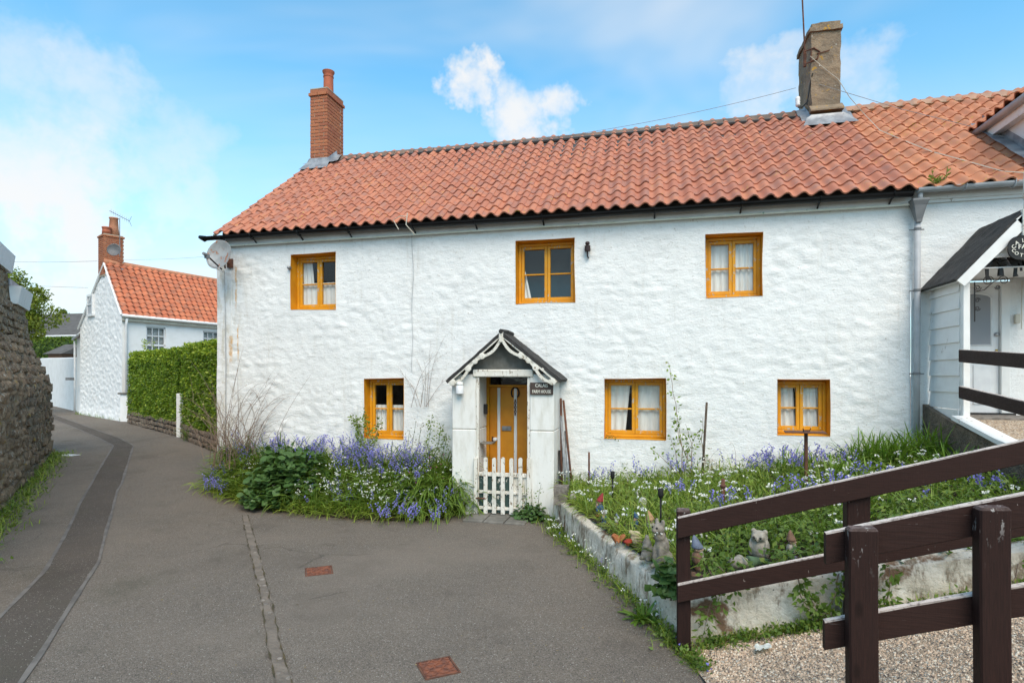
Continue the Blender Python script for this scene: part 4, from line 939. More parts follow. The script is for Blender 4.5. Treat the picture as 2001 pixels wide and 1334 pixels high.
# ================================================================== cottage on the right
cot = empty('cottage', (5, 0, 1.4), 'white cottage joined to the right end with orange pantiles and grey gutter', 'cottage')
CDOOR = (3.86, 4.66, 1.48, 3.28)
rough_wall('front_wall', XR + .002, 8.4, .3, 4.46, [CDOOR], 'white_render', cot, 0., .8, .04, False)
mb = MB(); mb.box(3.53, 8.4, -.05, .05, 4.40, 4.56); mb.box(3.53, 8.4, -.03, .05, 4.36, 4.40); mb.build('fascia', 'white_wood', cot)
croof = roof_base(3.44, 8.4, cot)
me2, vs2, fs2 = tile_mesh('tile_cottage', .232, TLn, .031)
def cskip(c, r):
    x = 3.44 + c * .232; z = E0.z + r * TG * math.sin(SL)
    return x > (5.06 if z < 5.62 else 5.05 + (z - 5.6) / .75) or (c == 0 and r >= 12)
tiled(croof, me2, vs2, fs2, 3.43, 15, 14, lambda c, r: True, 'tile_cottage_field', cskip, tw=.232)
ridge(3.4, 7.6, croof, 'ridge_pale', None, 7.0)
mb = MB(); mb.prism([(2.81, 6.89), (2.845, 6.86), (3.0, 6.97), (3.0, 7.0)], 3.42, 7.6, axis='x'); mb.build('ridge_bed', 'rubble', croof)
cg = half_pipe((3.50, -.19, 4.515), (8.4, -.19, 4.545), .06, .006, 'grey_plastic', 'gutter', cot)
for x in (4.05, 4.6, 5.3, 6.2): mb = MB(); mb.tube([(x, -.19 + .066 * math.cos(a), 4.522 + .066 * math.sin(a)) for a in np.linspace(math.pi * .9, 2.1 * math.pi, 9)], .009, 5); mb.build('bracket', 'grey_plastic', cg)
# wing gable
wing = MB(); wing.box(5.10, 8.2, .3, 4.5, 4.0, 5.66); wg = wing.build('wing', 'stucco', cot); wg['label'] = 'cream upper wing with its own eave cutting into the pantile roof'
mb = MB(); mb.box(4.98, 5.098, -.6, 1.75, 5.60, 5.74); mb.build('wing_fascia', 'white_wood', wg)
mb = MB(); mb.tube([(4.95, -.7, 5.775), (4.95, 1.42, 5.775)], .06, 10); mb.build('wing_gutter', 'grey_plastic', wg, smooth=True)
mb = MB(); mb.add([(4.93, -.7, 5.80), (4.93, 2.2, 5.80), (6.6, 2.9, 6.95), (6.6, -.7, 6.95), (4.93, -.7, 5.76), (4.93, 2.2, 5.76), (6.6, 2.9, 6.9), (6.6, -.7, 6.9)], [(0, 3, 2, 1), (4, 5, 6, 7), (0, 1, 5, 4), (0, 4, 7, 3)]); wr = mb.build('wing_roof', 'ridge_grey', wg)
exw = Vector((0, -1, 0)); sw = Vector((1.67, 0, 1.15)).normalized(); nw = exw.cross(sw); nw = nw if nw.z > 0 else -nw
tiled(wr, me2, vs2, fs2, 0, 11, 3, lambda c, r: True, 'tile_cottage_field', ex=exw, s=sw, nrm=nw, e0=Vector((4.90, 1.62, 5.83)), tw=.232)
mb = MB(); P = []
for t in np.linspace(0, 1, 9):
    y = 1.55 - 1.75 * t; zr = E0.z + (y - E0.y) * math.tan(SL) + .05; w_ = .02 * (int(t * 8) % 2)
    P.append([(5.095, y, zr + .17), (5.085, y, zr + .05), (4.93 - w_, y, zr + .045)])
mb.grid(np.array(P)); mb.build('wing_flashing', 'lead', wg)
# downpipe and hopper
dp = MB(); xd = 3.545; dp.tube([(xd, -.09, 4.1), (xd - .005, -.09, 2.6), (xd - .02, -.09, .75)], .038, 12); dpo = dp.build('downpipe', 'grey_plastic', cot, smooth=True)
mb = MB(); mb.lathe([(.045, -.02), (.05, .02), (.105, .20), (.14, .26), (.14, .285), (.12, .285)], (xd, -.115, 4.10), 4, None, Matrix.Rotation(R(45), 3, 'Z')); mb.build('hopper', 'grey_hopper', dpo)
mb = MB(); mb.tube([(xd, -.17, 4.47), (xd + .01, -.13, 4.36)], .034, 8); mb.build('outlet', 'grey_plastic', dpo, smooth=True)
for z in (3.98, 3.15, 2.02): mb = MB(); mb.lathe([(.042, 0), (.044, .005), (.044, .03), (.042, .035)], (xd - .006 * (4 - z), -.09, z), 12); mb.tube([(xd - .09, -.06, z + .015), (xd + .09, -.06, z + .015)], .008, 5); mb.build('pipe_clip', 'grey_hopper', dpo)
# cottage porch
mb = MB(); mb.bbox(3.72, 3.795, -.88, -.805, 1.36, 3.22, .006); cp = mb.build('porch', 'white_wood', cot); cp['label'] = 'weatherboarded cottage porch with black felt roof and hanging oval sign'
mb = MB(); mb.bbox(4.82, 4.895, -.88, -.805, 1.36, 3.22, .006); mb.build('post', 'white_wood', cp)
zb = 1.60
for k in range(8):
    z0 = zb + k * .207; mb = MB(); y0, y1 = -.80, -.03
    mb.add([(3.703, y0, z0 - .006), (3.703, y1, z0 - .006), (3.725, y1, z0 + .215), (3.725, y0, z0 + .215), (3.72, y0, z0 - .006), (3.72, y1, z0 - .006), (3.74, y1, z0 + .215), (3.74, y0, z0 + .215)], [(0, 3, 2, 1), (4, 5, 6, 7), (0, 1, 5, 4), (0, 4, 7, 3), (1, 2, 6, 5), (2, 3, 7, 6)])
    if k == 7: mb.v = [(x, y, min(z, 3.19)) for x, y, z in mb.v]
    mb.build('weatherboard', 'white_wood', cp)
mb = MB(); mb.prism([(-.80, 1.585), (-.03, 1.585), (-.80, 1.38)], 3.70, 3.735, axis='x'); mb.build('weatherboard', 'white_wood', cp)
mb = MB(); mb.bbox(3.66, 3.70, -.90, -.03, 3.155, 3.235, .006); mb.build('eaves_board', 'white_wood', cp)
felt_slab((4.30, 3.975), (3.585, 3.17), -.985, -.02, .035, 'porch_roof', 'felt', cp, 3.)
felt_slab((4.31, 3.975), (5.025, 3.17), -.985, -.02, .035, 'porch_roof', 'felt', cp, 8.)
for sx in (-1, 1):
    pk, ev = Vector((4.305, 0, 3.935)), Vector((4.305 + sx * .70, 0, 3.15)); d = (ev - pk).normalized(); n = Vector((-d.z, 0, d.x)); n = n if n.z < 0 else -n
    mb = MB(); pr = [(q.x, q.z) for q in (pk, ev, ev + n * .10, pk + n * .13)]
    if sx > 0: pr = pr[::-1]
    mb.prism(pr, -1.0, -.97); mb.build('bargeboard', 'white_wood', cp)
mb = MB(); mb.bbox(4.265, 4.345, -1.02, -.965, 3.62, 3.96, .006); mb.lathe([(.022, 3.96), (.02, 4.1), (.03, 4.12), (.018, 4.14), (.022, 4.3), (.014, 4.42)], (4.305, -.99, 0), 8); mb.build('finial', 'white_peel', cp)
mb = MB()
for k in range(3):
    z = 3.42 + .15 * k; w_ = (3.88 - z) / 1.13; w2 = max(.02, (3.88 - z - .145) / 1.13); mb = MB(); mb.prism([(4.305 - w_, z), (4.305 + w_, z), (4.305 + w2, z + .145), (4.305 - w2, z + .145)], -.93, -.91); mb.build('gable_board', 'white_wood', cp)
mb = MB(); mb.box(3.80, 4.82, -.88, -.06, 3.30, 3.315); mb.build('ceiling', 'stucco', cp)
# cottage door
mb = MB(); mb.bbox(3.90, 4.55, .03, .07, 1.50, 3.20, .004); cdoor = mb.build('door', 'white_plastic', cot); cdoor['label'] = 'white cottage door with patterned curtained glass'
mb = MB(); mb.bbox(3.862, 3.90, -.02, .09, 1.48, 3.26, .004); mb.bbox(4.555, 4.655, -.02, .09, 1.48, 3.26, .004); mb.bbox(3.90, 4.555, -.02, .09, 3.20, 3.26, .004); mb.build('door_frame', 'white_wood', cdoor)
mb = MB(); pr = [(3.98, 2.42), (4.46, 2.42), (4.46, 3.05)] + [(4.22 + .24 * math.cos(a), 3.05 + .07 * math.sin(a)) for a in np.linspace(.1, math.pi - .1, 7)] + [(3.98, 3.05)]
mb.prism(pr, .020, .0285); mb.build('door_glass', 'net_lace', cdoor)
mb = MB(); mb.tube([(x, .024, z) for x, z in pr], .012, 5, None, False, True); mb.build('glazing_bead', 'white_plastic', cdoor)
for (a, b, c, e) in ((3.98, 4.18, 1.62, 2.15), (4.25, 4.46, 1.62, 2.15)): mb = MB(); mb.bbox(a, b, .018, .032, c, e, .008); mb.build('panel', 'white_plastic', cdoor)
mb = MB(); mb.bbox(4.02, 4.27, .015, .03, 2.20, 2.27, .004); mb.build('letter_plate', 'brass', cdoor)
mb = MB(); mb.bbox(4.04, 4.25, .016, .03, 2.31, 2.335, .003); mb.build('number_plate', 'slab', cdoor)
mb = MB(); mb.bbox(4.505, 4.535, .012, .03, 2.18, 2.36, .006); mb.tube([(4.52, .0, 2.31), (4.45, -.005, 2.315)], .009, 6); mb.build('door_handle', 'brass', cdoor)
mb = MB(); mb.lathe([(.028, 0), (.028, .02), (.012, .03)], (4.52, .03, 2.56), 10, None, Matrix.Rotation(R(90), 3, 'X')); mb.build('lock', 'steel', cdoor)
mb = MB(); mb.bbox(4.03, 4.08, .012, .019, 3.02, 3.08, .001); mb.build('sticker', 'o_yellow', cdoor)
mb = MB(); mb.bbox(3.86, 4.66, -.14, .02, 1.485, 1.515, .004); mb.build('threshold', 'black_metal', cdoor)
mb = MB(); mb.bbox(4.70, 4.755, -.05, -.01, 2.70, 2.82, .004); mb.tube([(4.77, -.04, 2.62), (4.775, -.04, 3.25)], .006, 5); tag(mb.build('bell_box', 'cable_pale'), 'small cream bell box on the wall beside the cottage door', 'box')
# oval sign
oc = onY(2001, 484, -1.03); ox = 4.29
mb = MB(); sq = [(ox + .185 * np.sign(math.cos(a)) * abs(math.cos(a)) ** .7, oc[2] + .140 * np.sign(math.sin(a)) * abs(math.sin(a)) ** .7) for a in np.linspace(0, 2 * math.pi, 33)[:-1]]
mb.prism(sq, -1.045, -1.022); os_ = mb.build('oval_sign', 'sign_black'); tag(os_, 'black oval sign lettered CALAIS FARM COTTAGE under the cottage porch gable', 'sign')
mb = MB(); mb.tube([(x, -1.046, z) for x, z in sq], .006, 5, None, False, True); mb.build('rim', 'black_metal', os_)
text_mesh('FARM', .070, .002, Matrix.Translation((ox, -1.049, oc[2] + .008)) @ Matrix.Rotation(R(90), 4, 'X'), 'lettering', 'letter_white', os_, 1.05)
def arc_text(t, rx, rz, a0, a1, up, size):
    for k, ch_ in enumerate(t):
        a = a0 + (a1 - a0) * k / (len(t) - 1); x = ox + rx * math.cos(a); z = oc[2] + rz * math.sin(a)
        tz = math.atan2(rz * math.cos(a), -rx * math.sin(a)); tz = tz + math.pi if up else tz
        text_mesh(ch_, size, .002, Matrix.Translation((x, -1.049, z)) @ Matrix.Rotation(R(90), 4, 'X') @ Matrix.Rotation(tz * .55, 4, 'Z'), 'lettering', 'letter_white', os_)
arc_text('CALAIS', .135, .085, R(172), R(8), True, .060); arc_text('COTTAGE', .145, .098, R(200), R(340), False, .056)
mb = MB(); mb.tube([(ox - .05, -1.03, oc[2] - .13), (ox + .2, -1.0, oc[2] - .32)], .008, 5); mb.build('strut', 'black_metal', os_)
# scroll bracket on the porch post
mb = MB(); b0 = Vector((3.83, -.90, 3.02))
mb.tube([b0 + Vector((0, 0, .12)), b0 + Vector((0, 0, -.36))], .008, 5)
def spiral(c, r0, turns, sx, sz): return [c + Vector((sx * r0 * (1 - t * .75) * math.cos(t * turns * 6.28), 0, sz * r0 * (1 - t * .75) * math.sin(t * turns * 6.28))) for t in np.linspace(0, 1, 22)]
mb.tube([b0, b0 + Vector((.10, 0, .02)), b0 + Vector((.2, 0, .12)), b0 + Vector((.30, 0, .15))], .006, 5)
for c, r, sx, sz in ((Vector((.14, 0, .13)), .06, 1, 1), (Vector((.30, 0, .13)), .055, -1, 1), (Vector((.03, 0, .05)), .04, 1, -1), (Vector((.03, 0, -.1)), .03, 1, 1), (Vector((.03, 0, -.2)), .03, 1, -1), (Vector((.24, 0, .05)), .03, -1, -1)): mb.tube(spiral(b0 + c, r, 1.6, sx, sz), .005, 4)
tag(mb.build('scroll_bracket', 'black_metal'), 'black wrought iron scroll bracket on the cottage porch post', 'bracket')
# hanging iron cow plaque
cwc = Vector((4.12, -.86, 3.36)); mb = MB()
def plate(pts): mb.prism([(cwc.x + x, cwc.z + z) for x, z in pts], cwc.y, cwc.y + .012)
plate([(-.17, .07), (-.05, .10), (-.03, .05), (-.08, .02), (-.09, -.02), (-.12, -.02), (-.12, -.15), (-.09, -.19), (-.15, -.19), (-.16, -.05), (-.20, .0)])
plate([(.06, .08), (.17, .10), (.22, .02), (.225, -.10), (.205, -.10), (.20, -.02), (.18, 0), (.17, -.13), (.185, -.16), (.13, -.17), (.14, -.06), (.10, .0)])
mb.tube([(cwc.x - .06, cwc.y, cwc.z + .06), (cwc.x, cwc.y, cwc.z + .02), (cwc.x + .08, cwc.y, cwc.z + .05)], .006, 4); mb.tube([(cwc.x - .04, cwc.y, cwc.z + .02), (cwc.x - .01, cwc.y, cwc.z - .03), (cwc.x + .06, cwc.y, cwc.z - .02)], .005, 4)
mb.lathe([(.035, -.12), (.028, -.04), (.012, -.02), (.004, .0)], (cwc.x + .0, cwc.y, cwc.z - .03), 8)
tag(mb.build('iron_cow_plaque', 'black_metal'), 'black iron cow silhouette with a bell hanging inside the cottage porch', 'plaque')
# overhead wires
def wire(name, pts, r, mat, label, n=14, sag=0.):
    a, b = Vector(pts[0]), Vector(pts[-1]); mb = MB()
    P = [a.lerp(b, t) - Vector((0, 0, sag * 4 * t * (1 - t))) for t in np.linspace(0, 1, n)] if len(pts) == 2 else pts
    mb.tube(P, r, 4); return tag(mb.build(name, mat), label, 'cable')
wire('overhead_wire', [Vector(onY(1555, 172, 2.8)), Vector(onY(1030, 275, 2.6))], .0045, 'cable_grey', 'thin overhead wire running left from the lichened stack along the roof', 14, .1)
wire('overhead_wire', [Vector(onY(1600, 165, 2.55)), Vector(onY(1760, 213, 2.3)), Vector(onY(1900, 248, 1.5)), Vector(onY(2030, 290, .3))], .005, 'cable_grey', 'taut dark wire dropping right from the stack across the cottage roof')
def rpt(px, py, h=.06):
    r = pray(px, py); k = math.tan(SL); t = (E0.z + h - k * E0.y - k * D - ZC) / (r[2] - k * r[1]); return CAM + r * t
wire('slack_cable', [Vector(onY(1583, 110, 2.5)), Vector(onY(1612, 135, 2.52)), Vector(onY(1638, 155, 2.52)), Vector(onY(1660, 190, 2.5))] + [Vector(rpt(*p)) for p in ((1688, 222), (1720, 255), (1760, 272), (1820, 296), (1900, 318), (1960, 335), (2010, 338))], .007, 'cable_pale', 'slack pale cable lying diagonally over the cottage pantiles')
mb = MB()
for k in range(26):
    p = np.array([3.72 + random.uniform(-.09, .14), -.13 + random.uniform(-.04, .05), 4.58]); a = random.uniform(0, 6.28); l = random.uniform(.03, .09) if k < 24 else .2
    mb.tube([p, p + np.array([.3 * l * math.cos(a), .3 * l * math.sin(a), l])], [.006, .003], 4)
    for j in range(4):
        q = p + np.array([.3 * l * math.cos(a), .3 * l * math.sin(a), l]) * (.4 + .2 * j); d = RNG.normal(size=3) * .02; e = RNG.normal(size=3) * .016; mb.add([q, q + d, q + d + e, q + e], [(0, 1, 2, 3)])
tag(mb.build('gutter_weed', 'rose_leaf'), 'small green weed sprouting from the grey gutter', 'plant')
# ================================================================== raised bed, ramp, fences
def bedz(x, y):
    return .27 + .125 * np.maximum(0, x + .9) + .05 * np.clip((y + 4.4) / 4.4, 0, 1) * (x < 9)
def rampz(x): return np.maximum(-.03, .29 * (np.minimum(x, 3.55) - .32))
CORN = np.array([.27, -4.50]); WSTART = np.array([-1.33, -.72])
# plan of the low retaining wall (outer face), left run then front run
LW = [WSTART, np.array([-1.0, -1.65]), np.array([-.36, -3.12]), CORN]
FR = [CORN, np.array([1.2, -4.47]), np.array([2.4, -4.45]), np.array([3.5, -4.42])]
def wall_run(name, P, base, top, thick, mat, inner, parent=None, amp=.02, st=.045):
    P = resample(np.array(P), st); n = len(P); T = np.gradient(P, axis=0); T /= np.linalg.norm(T, axis=1)[:, None]; N_ = np.stack([-T[:, 1], T[:, 0]], -1) * inner
    rows = []
    for k, s in enumerate(np.linspace(0, 1, 10)): rows.append(('o', s))
    for s in np.linspace(.15, 1, 6): rows.append(('t', s))
    rows.append(('i', 0))
    G = np.zeros((n, len(rows), 3))
    for i in range(n):
        x, y = P[i]; zb_, zt = base(x, y), top(x, y)
        for j, (w, s) in enumerate(rows):
            if w == 'o': q = np.array([x, y]) ; z = zb_ + (zt - zb_) * s; o_ = .03 * (1 - s)
            elif w == 't': q = np.array([x, y]); z = zt; o_ = -thick * s
            else: q = np.array([x, y]); z = zb_; o_ = -thick
            q = q - N_[i] * o_ 
            nz = amp * fbm(q[0] * 4, q[1] * 4, z * 5 + 3, 4)
            rnd_ = .02 if (w == 'o' and s > .97) or (w == 't' and s < .2) else 0
            G[i, j] = (q[0] - N_[i][0] * nz, q[1] - N_[i][1] * nz, z + .6 * nz * (j > 0) - rnd_)
    mb = MB(); mb.grid(G)
    for e in (0, n - 1): mb.add([tuple(p) for p in G[e]], [tuple(range(len(rows)))])
    return mb.build(name, mat, parent, smooth=True)
rw = empty('bed_retaining_wall', (CORN[0], CORN[1], 0), 'low crumbling whitewashed concrete wall round the raised flower bed', 'wall')
ltop = lambda x, y: .285 + .06 * np.clip((x + 1.3) / 1.6, 0, 1)
wall_run('side_run', LW, lambda x, y: gz(x, y) - .06, ltop, .14, 'old_whitewash', 1, rw, .016)
ftop = lambda x, y: .34 + .20 * np.clip((x - .25), 0, 10) * (1 if x < 2.4 else 1) + .07 * np.clip((x - .25) / .8, 0, 1)
wall_run('front_run', FR, lambda x, y: rampz(x) - .08, ftop, .16, 'old_whitewash', 1, rw, .022)
# soil of the bed
xs = np.linspace(-1.34, 3.72, 70); ys = np.linspace(-4.42, .05, 60); X, Y = np.meshgrid(xs, ys, indexing='ij')
def left_limit(y):
    pts = np.array(LW); return np.interp(-y, -pts[:, 1], pts[:, 0]) + .10
Xl = np.maximum(X, np.minimum(left_limit(Y), 3.6)); Z = bedz(Xl, Y) + .02 * fbm(Xl * 3, Y * 3, 1., 3)
mb = MB(); mb.grid(np.stack([Xl, Y, Z], -1)); tag(mb.build('flower_bed_soil', 'soil', smooth=True), kind='structure')
# left verge soil under the front border
BP = [gp(*p)[:2] for p in ((392, 908), (396, 945), (432, 968), (475, 985), (540, 999), (600, 1006), (680, 1014), (760, 1018), (850, 1016), (915, 1008))]
BP = [np.array([-7.85, .35])] + BP + [np.array([-2.72, -.62])]
def border_depth(x, y):
    "0 at the front edge of the border, 1 at the wall"
    yf = np.interp(x, BX, BY); return np.clip((y - yf) / np.maximum(.05, -yf), 0, 1), yf
_o = np.argsort([p[0] for p in BP]); BX = np.array([BP[i][0] for i in _o]); BY = np.array([BP[i][1] for i in _o])
def bordz(x, y):
    t, yf = border_depth(x, y); return gz(x, y) + .60 * sstep(0, .9, t) * sstep(-8.1, -7.2, x)
xs = np.linspace(-7.9, -2.75, 80); U = np.linspace(0, 1, 24); P = np.zeros((80, 24, 3))
for i, x in enumerate(xs):
    yf = np.interp(x, BX, BY); yb = .03 if x > -7.62 else .2
    yy = yf + (yb - yf) * U; P[i] = np.stack([np.full(24, x), yy, bordz(np.full(24, x), yy) + .012 + .015 * fbm(x * 4, yy * 4, 3., 3)], -1)
mb = MB(); mb.grid(P); tag(mb.build('border_soil', 'soil', smooth=True), kind='structure')
# gravel ramp and path
xs = axis((.30, 3.6, .06), (3.6, 5.6, .25)); ys = np.linspace(-8.6, -4.40, 56); X, Y = np.meshgrid(xs, ys, indexing='ij')
Xs = np.maximum(X, .30 + .14 * np.clip(-4.6 - Y, 0, 9) * 0 + .05 * perlin(Y * 3, 0, 2.) + .13 * np.clip(-4.7 - Y, 0, 5))
Z = np.maximum(rampz(Xs) + .008 * fbm(Xs * 3, Y * 3, 4., 3) + .012, gz(Xs, Y) + .010)
mb = MB(); mb.grid(np.stack([Xs, Y, Z], -1)); tag(mb.build('gravel_path', 'gravel', smooth=True), kind='structure')
def pathz(y): return np.clip(1.47 + .25 * (y + .9), .93, 1.47)
xs = np.linspace(3.72, 5.6, 12); ys = np.linspace(-4.45, .02, 40); X, Y = np.meshgrid(xs, ys, indexing='ij')
mb = MB(); mb.grid(np.stack([X, Y, pathz(Y)], -1)); tag(mb.build('landing_path', 'gravel', smooth=True), kind='structure')
mb = MB(); mb.bbox(3.80, 4.95, -.80, -.15, 1.40, 1.495, .01); mb.build('doorstep', 'block_concrete', cot)
def pebbles():
    mb = MB(); n = 15000
    x = RNG.uniform(.36, 2.6, n); y = RNG.uniform(-6.3, -4.5, n); r = RNG.uniform(.005, .0125, n)
    oct_ = np.array([(1, 0, 0), (0, 1, 0), (-1, 0, 0), (0, -1, 0), (0, 0, .8)]); V = []; Fc = []
    ok = (x > .36 + .13 * np.clip(-4.7 - y, 0, 5))
    x, y, r = x[ok], y[ok], r[ok]; n = len(x); a = RNG.uniform(0, 6.28, n); st = RNG.uniform(.7, 1.4, n)
    base = np.stack([x, y, np.maximum(rampz(x) + .008 * fbm(x * 3, y * 3, 4., 3) + .012, gz(x, y) + .01)], -1)
    c, s = np.cos(a), np.sin(a)
    for k, (ox_, oy_, oz_) in enumerate(oct_):
        lx, ly = ox_ * st, oy_ / st; V.append(base + r[:, None] * np.stack([lx * c - ly * s, lx * s + ly * c, np.full(n, oz_)], -1))
    V = np.stack(V, 1).reshape(-1, 3); mb.v = list(map(tuple, V))
    for i in range(n):
        b = i * 5; mb.f += [(b, b + 1, b + 4), (b + 1, b + 2, b + 4), (b + 2, b + 3, b + 4), (b + 3, b, b + 4)]
    mb.m = [0] * len(mb.f); tag(mb.build('loose_gravel', 'pebble'), kind='stuff')
pebbles()
# landing side wall with white coping
mb = MB(); mb.prism([(.0, .3), (.0, 1.62), (-.78, 1.43), (-1.77, 1.27), (-4.4, .9), (-4.4, .2)], 3.64, 3.76, axis='x'); lsw = mb.build('landing_side_wall', 'rough_concrete'); tag(lsw, 'rough brown concrete wall below the cottage landing with white coping', 'wall')
mb = MB(); mb.prism([(-.86, 1.47), (-1.77, 1.285), (-4.4, .93), (-4.4, .98), (-1.77, 1.335), (-.86, 1.52)], 3.60, 3.79, axis='x'); mb.build('coping', 'white_wood', lsw)

# ---------------------------------------------------------------- brown timber fences
def shear_board(mb, xa, xb, za, zb, y0, y1, h, b=.006, n=18, x_fn=None):
    "a sloping rail with softened arrises; z given for the top edge"
    prof = [(y0, b), (y0 + b, 0), (y1 - b, 0), (y1, b), (y1, h - b), (y1 - b, h), (y0 + b, h), (y0, h - b)]
    P = []
    for t in np.linspace(0, 1, n):
        x = xa + (xb - xa) * t; z = za + (zb - za) * t + .003 * math.sin(t * 7 + xa); dy = .003 * math.sin(t * 5 + 1)
        P.append([(x, y + dy + .0012 * math.sin(t * 40 + y * 90), z - h + q) for y, q in prof])
    P = np.array(P); m = len(prof); base = len(mb.v); mb.v.extend(map(tuple, P.reshape(-1, 3))); k0 = mb.mi(None)
    for i in range(n - 1):
        for j in range(m): mb.f.append((base + i * m + j, base + i * m + (j + 1) % m, base + (i + 1) * m + (j + 1) % m, base + (i + 1) * m + j)); mb.m.append(0)
    mb.f += [tuple(base + j for j in range(m))[::-1], tuple(base + (n - 1) * m + j for j in range(m))]; mb.m += [0, 0]
    return mb
def post(mb, x0, x1, y0, y1, z0, z1, slope=0., bv=.008):
    n = 9; prof = [(x0, y0 + bv), (x0 + bv, y0), (x1 - bv, y0), (x1, y0 + bv), (x1, y1 - bv), (x1 - bv, y1), (x0 + bv, y1), (x0, y1 - bv)]
    P = []
    for t in np.linspace(0, 1, n): P.append([(x + .002 * math.sin(t * 6), y, z0 + (z1 + slope * (x - x0) - z0) * t) for x, y in prof])
    ins = .012; cx_, cy_ = (x0 + x1) / 2, (y0 + y1) / 2
    P.append([(cx_ + (x - cx_) * .86, cy_ + (y - cy_) * .82, z1 + ins + slope * (x - x0)) for x, y in prof])
    P = np.array(P); m = 8; base = len(mb.v); mb.v.extend(map(tuple, P.reshape(-1, 3)))
    for i in range(n):
        for j in range(m): mb.f.append((base + i * m + j, base + i * m + (j + 1) % m, base + (i + 1) * m + (j + 1) % m, base + (i + 1) * m + j)); mb.m.append(0)
    mb.f.append(tuple(base + n * m + j for j in range(m))); mb.m.append(0)
    return mb
YB = -4.65
bf = empty('ramp_fence', (.24, YB, 0), 'far dark brown timber fence along the bed side of the gravel ramp', 'fence')
post(MB(), .195, .29, YB, YB + .10, -.1, 1.02).build('post', 'brown_post', bf)
post(MB(), 1.31, 1.455, YB, YB + .10, .2, 1.25).build('post', 'brown_post', bf)
post(MB(), 2.62, 2.765, YB, YB + .10, .6, 1.65).build('post', 'brown_post', bf)
shear_board(MB(), .20, 3.2, .985, 1.86, YB - .046, YB - .001, .15).build('rail', 'brown_timber', bf)
shear_board(MB(), .20, 3.2, .505, 1.385, YB - .046, YB - .001, .13).build('rail', 'brown_timber', bf)
YN = -5.93
nf = empty('near_fence', (.97, YN, .2), 'near dark brown timber fence with two square posts on the gravel', 'fence')
post(MB(), .912, 1.036, YN - .075, YN, .05, 1.275, .05).build('post', 'brown_post', nf)
post(MB(), 1.44, 1.562, YN - .075, YN, .2, 1.40, .05).build('post', 'brown_post', nf)
shear_board(MB(), .833, 2.9, 1.238, 1.83, YN + .001, YN + .045, .152).build('rail', 'brown_timber', nf)
shear_board(MB(), .828, 2.9, .81, 1.435, YN + .001, YN + .045, .14).build('rail', 'brown_timber', nf)
uf = empty('landing_fence', (3.7, -.95, 1.4), 'upper brown rail fence crossing in front of the cottage door', 'fence')
def y_rail(ya, yb, za, zb, x, h):
    mb = shear_board(MB(), ya, yb, za, zb, 0, .045, h); mb.v = [(x + q[1], q[0], q[2]) for q in mb.v]; return mb.build('rail', 'brown_timber', uf)
y_rail(-.90, -4.4, 2.33, 2.05, 3.66, .155); y_rail(-.90, -4.4, 1.885, 1.50, 3.66, .15)
post(MB(), 3.705, 3.80, -3.9, -3.8, .9, 2.15).build('post', 'brown_post', uf)

# ================================================================== things lying about
def cover(corners, label):
    c = np.array([gp(*p)[:2] for p in corners]); m = c.mean(0); u = (c[1] - c[0] + c[2] - c[3]) / 2; v = (c[3] - c[0] + c[2] - c[1]) / 2; rot = math.atan2(u[1], u[0]); sx, sy = np.linalg.norm(u), np.linalg.norm(v); s = (sx + sy) / 2
    p = (m[0], m[1], float(gz(*m))); M = Matrix.Translation(p) @ Matrix.Rotation(rot, 4, 'Z')
    root = empty('manhole_cover', p, label, 'manhole cover', 'iron covers set in the drive')
    mb = MB(); s -= .03; mb.bbox(-s / 2, s / 2, -s / 2, s / 2, -.01, .006, .003, None, M); mb.build('plate', 'iron_cover', root)
    mb = MB(); t = .016
    for a in ((-s / 2 - t, s / 2 + t, -s / 2 - t, -s / 2 - .004), (-s / 2 - t, s / 2 + t, s / 2 + .004, s / 2 + t), (-s / 2 - t, -s / 2 - .004, -s / 2, s / 2), (s / 2 + .004, s / 2 + t, -s / 2, s / 2)): mb.box(*a, -.01, .007, None, M)
    mb.build('rim', 'rust', root)
    mb = MB(); n = 5
    for i in range(n):
        for j in range(n):
            q = ((i - (n - 1) / 2) * s / n, (j - (n - 1) / 2) * s / n, .006); a = R(45) if (i + j) % 2 else R(-45)
            mb.box(-.020, .020, -.007, .007, 0, .006, None, M @ Matrix.Translation(q) @ Matrix.Rotation(a, 4, 'Z'))
    mb.build('tread', 'iron_cover', root)
cover([(594, 1111), (647, 1106), (652, 1120), (599, 1126)], 'small rusty iron cover in the drive, the farther from the camera')
cover([(810, 1296), (878, 1284), (903, 1311), (832, 1329)], 'rusty iron cover in the drive nearest the camera')
p = gp(135, 889); mb = MB(); mb.box(p[0] - .22, p[0] + .22, p[1] - .12, p[1] + .12, p[2], p[2] + .008); tag(mb.build('drain_plate', 'white_plastic'), 'pale drain plate in the lane beside the stone wall', 'drain cover')
# rusty stake table
root = empty('rusty_bird_table', (2.1, -.9, .6), 'rusty flat plate on an iron post standing in the flower bed', 'bird table')
bt = onY(1575, 845, -1.25); mb = MB(); mb.tube([(bt[0], -1.25, .45), (bt[0], -1.25, bt[2])], .022, 8); mb.build('post', 'rust', root)
mb = MB(); mb.prism([(bt[0] - .26, -1.36), (bt[0] + .20, -1.38), (bt[0] + .24, -1.12), (bt[0] - .22, -1.10)], bt[2], bt[2] + .012, axis='z'); mb.build('plate', 'rust', root)
mb = MB(); mb.tube([(bt[0] - .04, -1.3, bt[2] + .012), (bt[0] - .045, -1.3, bt[2] + .055)], .006, 4); mb.tube([(bt[0] - .045, -1.3, bt[2] + .03), (bt[0] + .03, -1.3, bt[2] + .03), (bt[0] + .04, -1.3, bt[2] + .06)], .006, 4); mb.build('hook', 'black_metal', root)
